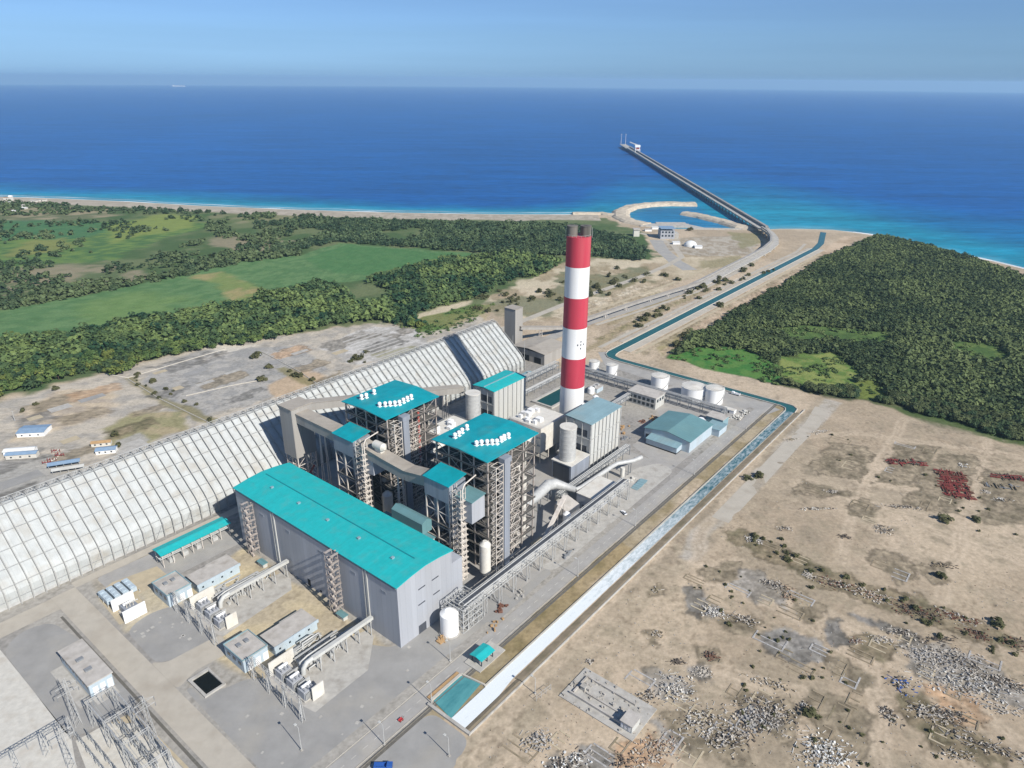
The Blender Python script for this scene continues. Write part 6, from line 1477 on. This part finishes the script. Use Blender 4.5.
HP = [(825,755,9,9,.2,120,2.2,['sheetwhite','ivory','greydust'],'white heap of broken panels, whitest on the waste ground'),
 (963,466,3.4,3,.2,16,1.4,['sheetwhite','conc_dull'],'small white pile behind the biggest red stack'),
 (903,684,5,5,.2,34,1.5,['bluetruck','conc_dull','rubble_dark'],'small heap of blue and white drums on the waste ground'),
 (752,716,10,8,.6,120,1.4,['conc_dull','greydust','rubble_dark'],'grey rubble heap beside a paved square'),
 (775,715,8,8,.6,90,1.3,['conc_dull','conc_dull','rubble_dark'],'pale rubble heap right of the paved square'),
 (676,690,9,8,.2,90,1.6,['ivory','greydust','greydust','conc_dull'],'pale concrete rubble heap right of the ruined foundation'),
 (647,696,4,3,.3,26,1.2,['conc_dull','rubble_dark'],'small dark scrap heap against the ruined foundation'),
 (700,722,10,6,.4,80,1.2,['ivory','greydust','rubble_dark','conc_dull'],'mixed scrap heap below the pale concrete rubble'),
 (730,738,10,6,.4,80,1.3,['conc_dull','conc_dull','rubble_dark'],'white and dark scrap heap near the bottom of the photo'),
 (537,742,6,5,.4,50,2,['conc_dull','greydust'],'grey rubble heap near the lower left of the waste ground'),
 (566,764,9,5,.3,60,1.8,['conc_dull','sheetwhite','rubble_dark'],'white scrap heap at the bottom edge of the photo'),
 (655,752,11,7,.5,90,.7,['rubble_tan','conc_dull'],'flat pinkish brick remains near the bottom of the photo'),
 (842,586,12,4,-.5,60,1.2,['scrap','rubble_dark','conc_dull'],'rusty scrap heap on the dark weedy strip'),
 (917,612,10,5,-.5,60,1.4,['scrap','rubble_dark'],'reddish scrap heap farther along the dark weedy strip'),
 (876,597,8,4,-.4,44,.9,['rubble_tan','conc_dull'],'tan brick heap on the dark weedy strip'),
 (958,618,10,4,-.5,44,.9,['scrap','conc_dull'],'rusty pipe remains at the right end of the weedy strip'),
 (975,634,6,3,-.5,30,1.2,['rubble_dark','scrap'],'dark scrap heap below the weedy strip'),
 (1016,644,5,4,-.5,30,1.3,['rubble_dark','scrap'],'dark scrap heap at the right photo edge'),
 (945,660,16,7,-.2,150,1,['greydust','conc_dull','rubble_dark'],'wide grey concrete rubble spread on the lower right'),
 (970,685,17,8,-.3,200,1.3,['greydust','greydust','conc_dull','ivory'],'widest bluish grey rubble spread on the lower right'),
 (925,655,8,5,-.2,60,1,['greydust','conc_dull'],'grey rubble cluster left of the wide rubble spread'),
 (1000,682,12,4,-.5,70,1,['rubble_dark','conc_dull'],'dark rubble band beside the bluish rubble spread'),
 (932,715,10,5,-.3,70,1.3,['conc_dull','conc_dull','rubble_dark'],'grey scrap cluster below the blue drums'),
 (948,714,7,4,-.4,44,1.3,['rubble_dark','conc_dull'],'dark scrap cluster beside the grey one'),
 (890,716,3,5,.2,34,1.2,['conc_dull','rubble_dark'],'narrow scrap row left of the grey scrap cluster'),
 (985,745,14,4,-.5,70,.9,['conc_dull','rubble_dark'],'thin rubble line at the lower right corner'),
 (1000,710,8,3,-.4,30,.8,['conc_dull','conc_dull'],'scattered white scraps at the lower right'),
 (940,640,8,3,0,26,1.5,['rubble_dark'],'black scrap cluster above the wide rubble spread'),
 (808,576,3,3,0,20,1,['conc_dull','conc_dull'],'little white scrap at the start of the weedy strip'),
 (754,540,5,3,-.4,34,1,['ivory','greydust','conc_dull'],'white scrap at the upper left end of the weedy strip'),
 (773,584,6,3,-.4,44,1,['conc_dull','rubble_dark'],'pale scrap below the upper end of the weedy strip'),
 (713,612,6,4,-.4,44,.9,['ivory','greydust','greydust'],'pale scrap on the grey patch left of centre waste ground'),
 (744,620,7,3,-.4,34,.8,['rubble_dark','conc_dull'],'dark scrap right of the grey patch'),
 (710,656,3,3,.2,26,1.2,['rubble_dark','scrap'],'small round dark scrap on open sand'),
 (678,662,3,1.6,0,18,.8,['rubble_dark'],'tiny black scrap on open sand'),
 (702,673,4,3,0,34,.8,['conc_dull'],'small grey rubble ring on open sand'),
 (656,590,2,2,0,16,.7,['soil','conc_dull'],'small mound near the canal bank'),
 (658,634,2.4,2.4,0,20,.8,['soil','conc_dull'],'small mound in the open sand'),
 (590,662,1.8,1.4,0,12,.8,['conc_dull','rubble_dark'],'tiny white scrap behind the ruined foundation'),
 (816,509,9,1.6,0,24,.7,['rubble_dark','ivory'],'short row of dark scraps on the upper waste ground'),
 (832,492,4,2,0,22,.8,['rubble_dark','conc_dull'],'dark scraps on the left grey plot'),
 (785,529,5,2,0,20,.7,['rubble_dark','conc_dull'],'dark scraps near the left edge of the plots'),
 (883,530,5,4,0,40,.8,['rubble_dark','conc_dull'],'grey scraps in the middle of the plots'),
 (845,537,2.6,2,0,20,1.5,['rubble_dark'],'single black lump in the middle of the waste ground'),
 (900,507,10,2,-.1,36,.7,['conc_dull','rubble_dark'],'flat row of dull steel on the middle plot'),
 (940,565,8,2.4,-.2,26,.7,['rubble_dark','soil'],'dark scraps on the right open sand'),
 (985,492,3,2,0,14,1,['conc_dull'],'white scrap on the right plot'),
 (1003,500,5,2.4,0,20,.9,['rubble_dark','ivory'],'grey scrap on the right plot'),
 (820,432,8,2.4,.3,30,1,['conc_dull','conc_dull'],'pale pipe pieces beside the perimeter track'),
 (790,440,5,2,.3,20,.8,['conc_dull','soil'],'brown clods beside the perimeter track'),
 (857,641,3,2,0,16,.8,['scrap','conc_dull'],'tiny rusty scrap on the central grey lane'),
 (790,595,5,5,.2,30,.7,['rubble_tan','soil'],'brown clods on the upper centre patch'),
 (884,640,6,3,-.3,30,.8,['conc_dull','conc_dull'],'pale scrap on the middle green patch'),
 (905,634,7,3,-.4,40,1.1,['rubble_dark','conc_dull'],'dark scrap on the middle green patch'),
 (625,762,5,4,.2,30,1,['rubble_dark','rubble_tan'],'dark scrap at the bottom edge beside the brick remains'),
 (805,706,2.6,2,0,16,1,['ivory','greydust','rubble_dark'],'white block beside a shrub near the bottom'),
 (770,684,10,3,-.4,36,.7,['conc_dull','soil'],'brown clods along the lower lane'),
 (955,755,7,3,0,26,.8,['conc_dull','soil'],'brown clods near the lower right corner')]
for i, h in enumerate(HP): heap(h[8], h[0], h[1], h[2]*1.6, h[3]*1.6, h[4], int(h[5]*2.6), h[6]*.6, h[7], 100+i, 'scrap and rubble on the waste ground', .3)
structure('paved_square', MB().sheet([at(735,714),at(752,704),at(768,716),at(752,730)], .05), M['yard'], 'W')
# low foundation outlines of demolished houses
fo = None; q = random.Random(42)
for px, py in ((695,580),(715,600),(700,605),(738,590),(765,600),(790,612),(800,598),(770,640),(785,655),(800,668),(820,650),(840,668),(860,655),(850,680),(880,645),(735,690),(760,700),(748,722),(815,700),(840,715),(855,700),(825,735),(700,712),(720,732),(670,742),(690,755),(905,640),(925,672),(955,690),(985,660),(940,735),(965,720),(830,455),(850,465),(840,440),(905,445),(930,450),(890,470),(945,500),(925,505),(985,480),(815,490),(870,520),(860,505),(900,575),(880,565),(800,560),(770,545),(680,700),(640,680),(560,740),(520,748),(600,755),(620,745)):
    u_, w_ = pat(px, py); lx, ly = q.uniform(7,15), q.uniform(5,9); mb = MB(); h_ = q.uniform(.12,.3); e = .75
    if q.random() < .5: lx, ly = ly, lx
    k_ = q.randrange(4)
    if k_ != 0: mb.box(u_-lx/2,u_+lx/2,w_-ly/2,w_-ly/2+e,0,h_)
    if k_ != 1: mb.box(u_-lx/2,u_-lx/2+e,w_-ly/2+e,w_+ly/2-e,0,h_*.8)
    if k_ != 2: mb.box(u_-lx/2,u_+lx/2*.6,w_+ly/2-e,w_+ly/2,0,h_*.9)
    if k_ != 3: mb.box(u_+lx/2-e,u_+lx/2,w_-ly/2+e,w_+ly/2-e,0,h_*.7)
    mb.box(u_-.3,u_+.3,w_-ly/2+e,w_+ly/2-e,0,h_*.7)
    tag(mb.build('foundation_outline', M[q.choice(('tanpad','soil','greydust','soil','soil'))], None, 'P', (u_, w_, 0)), 'low broken foundation outline on the waste ground', 'foundation', 'foundation outlines on the waste ground')
# loose stones, uncountable
mb = MB(); q = random.Random(77)
for _ in range(2600):
    px, py = q.uniform(470,1040), q.uniform(470,790); x_, y_ = at(px, py); u_, w_ = W2P(x_, y_)
    if w_ > -62: continue
    if float(fbm(np.array([x_]), np.array([y_]), 26, 55, 3)[0]) < .5: continue
    s_ = q.uniform(.1,.36); mb.rbox(x_, y_, s_, s_*q.uniform(.5,1.4), 0, s_*.7+.1, q.uniform(0,3), q.choice((0,0,0,1,2)))
tag(mb.build('loose_stones', [M['greydust'], M['rubble_dark'], M['rubble_tan']], None, 'W'), 'loose stones and scraps over the waste ground', 'stones', None, 'stuff')

# ------------------------------------------------------------------ vegetation
def leaf_mat(name, c1, c2, attr=False):
    m = bpy.data.materials.new(name); m.use_nodes = True; N, Lk = m.node_tree.nodes, m.node_tree.links; b = N['Principled BSDF']
    b.inputs['Roughness'].default_value = .7; b.inputs['Specular IOR Level'].default_value = .2
    g = N.new('ShaderNodeNewGeometry'); n = N.new('ShaderNodeTexNoise'); n.inputs['Scale'].default_value = .35; n.inputs['Detail'].default_value = 4; Lk.new(g.outputs['Position'], n.inputs['Vector'])
    mx = N.new('ShaderNodeMix'); mx.data_type = 'RGBA'; mx.inputs[6].default_value = (*c1, 1); mx.inputs[7].default_value = (*c2, 1)
    r = N.new('ShaderNodeMapRange'); r.inputs[1].default_value = .32; r.inputs[2].default_value = .68; Lk.new(n.outputs['Fac'], r.inputs[0])
    if attr:
        a = N.new('ShaderNodeAttribute'); a.attribute_name = 'Col'; s = N.new('ShaderNodeVectorMath'); s.operation = 'SCALE'
        r.inputs[3].default_value = .8; r.inputs[4].default_value = 1.2; Lk.new(a.outputs['Color'], s.inputs[0]); Lk.new(r.outputs[0], s.inputs['Scale']); out = s.outputs[0]
    else:
        oi = N.new('ShaderNodeObjectInfo'); ad = N.new('ShaderNodeMath'); ad.operation = 'MULTIPLY_ADD'; ad.inputs[1].default_value = .5; Lk.new(r.outputs[0], ad.inputs[0])
        k = N.new('ShaderNodeMath'); k.operation = 'MULTIPLY'; k.inputs[1].default_value = .5; Lk.new(oi.outputs['Random'], k.inputs[0]); Lk.new(k.outputs[0], ad.inputs[2]); Lk.new(ad.outputs[0], mx.inputs[0]); out = mx.outputs[2]
    Lk.new(out, b.inputs['Base Color'])
    return m
def crown_quads(n, rx, rz, size, seed, lobes=6):
    """leaf clumps (quads) over several lobes; crown base at z=0, returns (4n,3)"""
    q = np.random.default_rng(seed)
    c = q.normal(0, 1, (lobes, 3))*np.array([rx*.42, rx*.42, rz*.25]); c[:, 2] += rz*.55; lr = q.uniform(.42, .68, lobes)*rx
    k = q.integers(0, lobes, n); d = q.normal(0, 1, (n, 3)); d[:, 2] = np.abs(d[:, 2])*1.1-.35; d /= np.linalg.norm(d, axis=1)[:, None]
    rad_ = lr[k]*q.uniform(.78, 1.08, n); p = c[k]+d*rad_[:, None]*np.array([1, 1, min(1.1, rz/rx)]); p[:, 2] = np.maximum(p[:, 2], .1)
    nrm = d*.75+q.normal(0, .25, (n, 3))+np.array([0, 0, .6]); nrm /= np.linalg.norm(nrm, axis=1)[:, None]
    a = np.cross(nrm, q.normal(0, 1, (n, 3))); a /= np.linalg.norm(a, axis=1)[:, None]; b = np.cross(nrm, a)
    s = (size*q.uniform(.6, 1.35, n))[:, None]; a, b = a*s, b*s*.75
    return np.stack([p-a-b, p+a-b, p+a+b, p-a+b], 1).reshape(-1, 3)
TRUNK = mat('bark', (.09,.065,.045), .9, .3, 1.5)
LEAF_B = leaf_mat('broad_leaf', (.036,.078,.024), (.135,.178,.048)); LEAF_M = leaf_mat('mangrove_leaf', (.032,.048,.020), (.105,.124,.048)); LEAF_S = leaf_mat('dry_shrub_leaf', (.05,.055,.022), (.095,.09,.04))
LEAF_D = leaf_mat('dark_leaf', (.018,.042,.020), (.060,.092,.034)); LEAF_Y = leaf_mat('yellow_green_leaf', (.075,.105,.022), (.155,.175,.045))
LEAF_A = leaf_mat('wood_leaf', (0,0,0), (0,0,0), True)
def tree_proto(name, n, rx, rz, th, size, seed, leafm):
    me = bpy.data.meshes.new(name); v = crown_quads(n, rx, rz, size, seed); v[:, 2] += th
    mb = MB(); q = random.Random(seed); mb.tube((0,0,-.2),(q.uniform(-.3,.3),0,th+rz*.4),rx*.075,rx*.04,n=6)
    for k in range(4): a = k*1.6+q.random(); mb.tube((0,0,th*.8),(rx*.5*math.cos(a),rx*.5*math.sin(a),th+rz*.45),rx*.04,rx*.015,n=5)
    nt = len(mb.v); vs = np.concatenate([np.array(mb.v), v]); fs = mb.f+[(nt+4*i,nt+4*i+1,nt+4*i+2,nt+4*i+3) for i in range(n)]
    me.from_pydata(vs.tolist(), [], fs); me.materials.append(TRUNK); me.materials.append(leafm)
    me.polygons.foreach_set('material_index', [0]*len(mb.f)+[1]*n); me.update(); return me
def scatter(polys, spacing, seed, holes=(), thr=None, nscale=60, warp=10):
    q = np.random.default_rng(seed); out = []
    for poly in polys:
        xs, ys = [p[0] for p in poly], [p[1] for p in poly]
        X_, Y_ = np.meshgrid(np.arange(min(xs), max(xs), spacing), np.arange(min(ys), max(ys), spacing)); x_, y_ = X_.ravel(), Y_.ravel()
        x_ = x_+q.uniform(-.5, .5, x_.size)*spacing; y_ = y_+q.uniform(-.5, .5, x_.size)*spacing
        ax, ay = x_+(fbm(x_, y_, 24, 21, 3)-.5)*warp*2, y_+(fbm(x_, y_, 24, 31, 3)-.5)*warp*2
        k = sdf(ax, ay, poly) > 0
        for h in holes: k &= sdf(ax, ay, h) < 0
        if thr is not None: k &= fbm(x_, y_, nscale, seed+5, 4) > thr
        k &= coast_d(x_, y_) > np.where(x_ < 200, 74, np.where(x_ > 640, 9, 24))
        out.append(np.stack([x_[k], y_[k]], 1))
    return np.concatenate(out)
def in_view(p):
    dep = p[:, 1]*math.cos(PITCH)+CAM_H*math.sin(PITCH); return (np.abs(p[:, 0])/dep*FPX < 580) & (p[:, 1] > 140)
def mass(name, label, pts, protos, smin, smax, c1, c2, seed, cat='wood', ns=70):
    q = np.random.default_rng(seed); V, C_ = [], []
    nz = fbm(pts[:, 0], pts[:, 1], ns, seed, 4)
    for i, (px, py) in enumerate(pts):
        v = protos[q.integers(len(protos))]; a = q.uniform(0, 6.28); s = q.uniform(smin, smax)*(.75+.5*nz[i]); c, n = math.cos(a)*s, math.sin(a)*s
        V.append(np.stack([v[:, 0]*c-v[:, 1]*n+px, v[:, 0]*n+v[:, 1]*c+py, v[:, 2]*s*q.uniform(.8, 1.2)], 1))
        t = float(np.clip((nz[i]-.5)*2.2+.5+q.normal(0, .28), 0, 1)); col_ = np.array(c1)*(1-t)+np.array(c2)*t
        C_.append(np.repeat(col_[None], len(v), 0))
    V = np.concatenate(V); C_ = np.concatenate(C_)
    me = bpy.data.meshes.new(name); me.vertices.add(len(V)); me.vertices.foreach_set('co', V.astype(np.float32).ravel())
    fill(me, np.arange(len(V), dtype=np.int32).reshape(-1, 4)); setcol(me, C_); me.materials.append(LEAF_A)
    o = bpy.data.objects.new(name, me); COL.objects.link(o); tag(o, label, cat, None, 'stuff')
def individuals(name, label, group, pts, metas, smin, smax, seed, cat='tree'):
    q = random.Random(seed)
    for px, py in pts:
        o = bpy.data.objects.new(name, q.choice(metas)); COL.objects.link(o); s = q.uniform(smin, smax)
        place(o, (px, py, 0), 'W', q.uniform(0, 6.28)); o.scale = (s, s, s*q.uniform(.8,1.15)); tag(o, label, cat, group)
# right: mangrove wood
clear_r = [pxpoly((669,357),(700,348),(745,350),(776,366),(776,385),(720,373)), pxpoly((778,356),(830,352),(862,372),(856,390),(800,388),(777,382)), pxpoly((765,330),(800,325),(890,332),(888,345),(840,342),(790,340)), pxpoly((942,340),(985,343),(1015,355),(1000,366),(950,352)), pxpoly((855,384),(880,376),(885,398),(860,402))]
woodp = pxpoly((667,356),(696,336),(770,294),(821,261),(859,244),(874,236),(909,242),(962,256),(1024,277),(1160,318),(1200,500),(1001,437),(873,400),(827,397),(777,384))
mp_ = scatter([woodp], 4.5, 3, clear_r); mp_ = mp_[in_view(mp_)]
dist = np.hypot(mp_[:, 0], mp_[:, 1]); order = np.argsort(dist); 
protoM = [tree_proto('mangrove_tree', 230, 3.7, 3.0, 1.2, .52, 40+k, (LEAF_M,LEAF_M,LEAF_D,LEAF_M,LEAF_M,LEAF_D)[k]) for k in range(6)]
individuals('mangrove_tree', 'dense olive green tree in the front rows of the right wood', 'front trees of the right wood', mp_[order[:300]], protoM, .8, 1.25, 5)
massM = [crown_quads(52, 3.7, 2.8, .84, 60+k)+np.array([0,0,1.0]) for k in range(6)]
mass('mangrove_wood', 'dark olive wood covering the right side to the sea', mp_[order[300:]], massM, .7, 1.35, (.030,.050,.020), (.104,.134,.048), 8, ns=46)
# left: belt, upper wood, hedge, scrub
belt = pxpoly((-260,402),(0,344.5),(73,334),(140,319.5),(234,307.5),(272,295),(316,285),(350,289),(376,277.5),(432,263.5),(490,257),(520,255),(560,262),(545,274),(520,278),(477,298),(440,306),(413,314),(428,331),(397,324),(382,320),(340,325),(300,333),(252,344),(222,345),(190,351),(150,361),(126,374),(88,372),(18,392),(-260,470))
upper = pxpoly((250,224),(330,220),(450,223),(560,225),(625,238),(652,253),(640,262),(600,257),(520,255),(492,254.5),(398,246.5),(340,242.5),(300,251),(262,252),(300,243),(340,232))
bp_ = scatter([belt], 5.8, 13, [pxpoly((340,290),(376,280),(400,300),(350,306))]); bp_ = bp_[in_view(bp_)]
d2 = np.hypot(bp_[:, 0], bp_[:, 1]); o2 = np.argsort(d2)
protoB = [tree_proto('broadleaf_tree', 230, 4.2, 3.9, 1.6, .6, 80+k, (LEAF_B,LEAF_B,LEAF_D,LEAF_B,LEAF_Y,LEAF_D)[k]) for k in range(6)]
individuals('broadleaf_tree', 'leafy green tree in the near rows of the belt behind the yards', 'near trees of the left belt', bp_[o2[:300]], protoB, .6, 1.55, 6)
massB = [crown_quads(56, 4.2, 3.8, 1.0, 120+k)+np.array([0,0,1.6]) for k in range(6)]
mass('tree_belt', 'green belt of trees between the yards and the large field', bp_[o2[300:]], massB, .55, 1.65, (.018,.050,.024), (.125,.172,.054), 18, ns=40)
up_ = scatter([upper], 7.6, 23, [pxpoly((380,232),(425,228),(420,240),(390,242))]); up_ = up_[in_view(up_)]
mass('shore_wood', 'dark green wood between the large field and the beach', up_, massB, .8, 1.35, (.030,.058,.030), (.085,.122,.054), 28, ns=40)
hedge = pxpoly((-200,340),(-200,352),(0,312),(146,284.5),(246,262.5),(300,256),(300,250),(246,256),(146,278.5),(0,306))
scr = pxpoly((-300,300),(-100,270),(0,262),(140,262),(200,240),(210,222),(270,218),(300,232),(290,252),(240,258),(146,282),(0,308),(-300,372))
coastp = pxpoly((-300,200),(0,198.5),(130,204),(250,209.5),(345,213.5),(345,222),(260,219),(200,214),(100,214),(0,216),(-300,226))
hp_ = scatter([hedge], 8, 33, thr=.36, nscale=30, warp=4); sp_ = scatter([scr], 11, 43, thr=.5, nscale=46); cp_ = scatter([coastp], 12, 53, thr=.44, nscale=50)
fld_rows = scatter([pxpoly((-300,238),(0,222),(120,222),(205,216),(205,234),(120,256),(0,262),(-300,290))], 15, 63, thr=.585, nscale=60)
allp = np.concatenate([hp_, sp_, cp_, fld_rows]); allp = allp[in_view(allp)]
mass('scrub', 'scattered scrub and hedge trees around the far left fields', allp, [crown_quads(40, 4.4, 4.6, 1.4, 150+k)+np.array([0,0,.6]) for k in range(6)], .6, 1.35, (.034,.060,.028), (.088,.118,.050), 38, 'scrub')
# low green cover in the clearings and the green strip beside the coal shed
gp = np.concatenate([scatter([clear_r[1], clear_r[4]], 5.5, 73, thr=.53, nscale=24), scatter([clear_r[0], clear_r[2], clear_r[3]], 5.0, 93, thr=.53, nscale=18), scatter([pxpoly((400,330),(416,317),(470,304),(496,306),(472,322),(430,341))], 6, 83, thr=.46, nscale=24)])
mass('ground_cover', 'low bright green bushes in the clearings', gp[in_view(gp)], [crown_quads(26, 3, 2, .9, 170+k) for k in range(5)], .4, .9, (.045,.085,.024), (.125,.165,.055), 48, 'bushes')
# scattered shrubs, each its own
SHL = mat('dry_twigs', (.08,.06,.04), .9, .3, 1)
protoS = [tree_proto('shrub', 90, 1.9, 1.7, .2, .5, 200+k, LEAF_S) for k in range(4)]
named = [(760,477,1.5,'large dark bush alone beside the canal bank'),(748,479,1.0,'smaller dark bush left of the large one by the canal'),(809,713,1.2,'olive shrub beside a white block near the photo bottom'),(945,520,1.4,'dark low shrub on the upper right plot'),(976,520,1.1,'small dark shrub left of the right plot edge'),(996,624,1.4,'green shrub on the dark weedy strip'),(940,578,1.2,'olive shrub on the open right sand'),(152,382,1.4,'dark round bush at the corner of the left grey yard'),(54,390,1.3,'dark bush on the far left yard'),(115,436,1.3,'green bush on the round weedy island'),(120,446,1.1,'olive bush below the round weedy island'),(262,381,1.9,'round dark bush on the far grey yard'),(258,358,2.2,'big round bush at the edge of the belt'),(268,368,1.5,'green bush below the big round one'),(13,523,1.2,'bush beside the coal shed at the photo edge'),(703,288,2.6,'dark round bush beside the coast road'),(718,283,2.0,'dark bush farther along the coast road'),(724,281,1.8,'second bush farther along the coast road'),(745,272,2.2,'bush at the bend of the coast road'),(720,306,2.0,'bush on the bank of the upper canal'),(648,316,1.8,'brown bush on the bare slope by the coast road'),(690,231,2.2,'bush beside the harbour basin'),(722,392,.01,''),(36,405,1.0,'dark bush near the thin pole in the yard'),(24,411,1.0,'dark bush left of another near the thin pole')]
q = random.Random(4)
for px, py, s, l in named:
    if not l: continue
    x_, y_ = at(px, py); o = bpy.data.objects.new('shrub', q.choice(protoS)); COL.objects.link(o); place(o, (x_, y_, 0), 'W', q.uniform(0, 6)); o.scale = (s*1.25, s*1.1, s); tag(o, l, 'shrub', 'shrubs')
lines = [((125,377),(215,421),14,'left grey yard dividing ditch'),((275,367),(330,392),9,'ditch right of the far grey yard'),((730,528),(1024,660),44,'dark weedy strip on the waste ground'),((345,366),(380,350),8,'bare edge by the far coal shed'),((640,318),(760,262),14,'bank beside the coast road'),((480,306),(560,296),34,'sandy waste behind the coal shed'),((560,300),(650,272),38,'sandy strip beside the shore wood'),((670,348),(870,240),20,'edge of the right wood along the canal'),((690,580),(860,690),36,'rows of demolished plots on the waste ground'),((820,440),(1010,520),20,'upper plots of the waste ground'),((630,325),(770,268),22,'weedy bank between coast road and upper canal'),((700,700),(1000,750),22,'lower part of the waste ground')]
for i, (a, b, n, where) in enumerate(lines):
    for k in range(n):
        f = q.random(); px, py = a[0]+(b[0]-a[0])*f, a[1]+(b[1]-a[1])*f; x_, y_ = at(px, py); sp = 16 if i in (5,6) else (12 if i in (8,9,11) else 5 if i != 2 else 6)
        x_ += q.gauss(0, sp); y_ += q.gauss(0, sp*(1.6 if i in (5,6) else 1))
        o = bpy.data.objects.new('shrub', q.choice(protoS)); COL.objects.link(o); s = q.uniform(.5, 1.2)*(.45 if i in (8,9,11) else 1.7 if i >= 5 else (1.3 if i in (1,3,4) else .7 if i == 2 else 1))
        place(o, (x_, y_, 0), 'W', q.uniform(0, 6)); o.scale = (s*1.2, s, s); tag(o, 'small dry shrub in the %s' % where, 'shrub', 'shrubs of the %s' % where)
# ------------------------------------------------------------------ the air
hz = MB().box(-52000, 52000, -900, 53500, -596, 300).build('haze', M['white'], None, 'W', (0, 0, -596)); hz['kind'] = 'stuff'
m = bpy.data.materials.new('haze_air'); m.use_nodes = True; N, Lk = m.node_tree.nodes, m.node_tree.links; N.remove(N['Principled BSDF'])
pv = N.new('ShaderNodeVolumePrincipled'); pv.inputs['Color'].default_value = (.47,.70,.85,1); pv.inputs['Density'].default_value = HAZE; pv.inputs['Anisotropy'].default_value = .1
Lk.new(pv.outputs[0], N['Material Output'].inputs['Volume']); hz.data.materials.clear(); hz.data.materials.append(m)
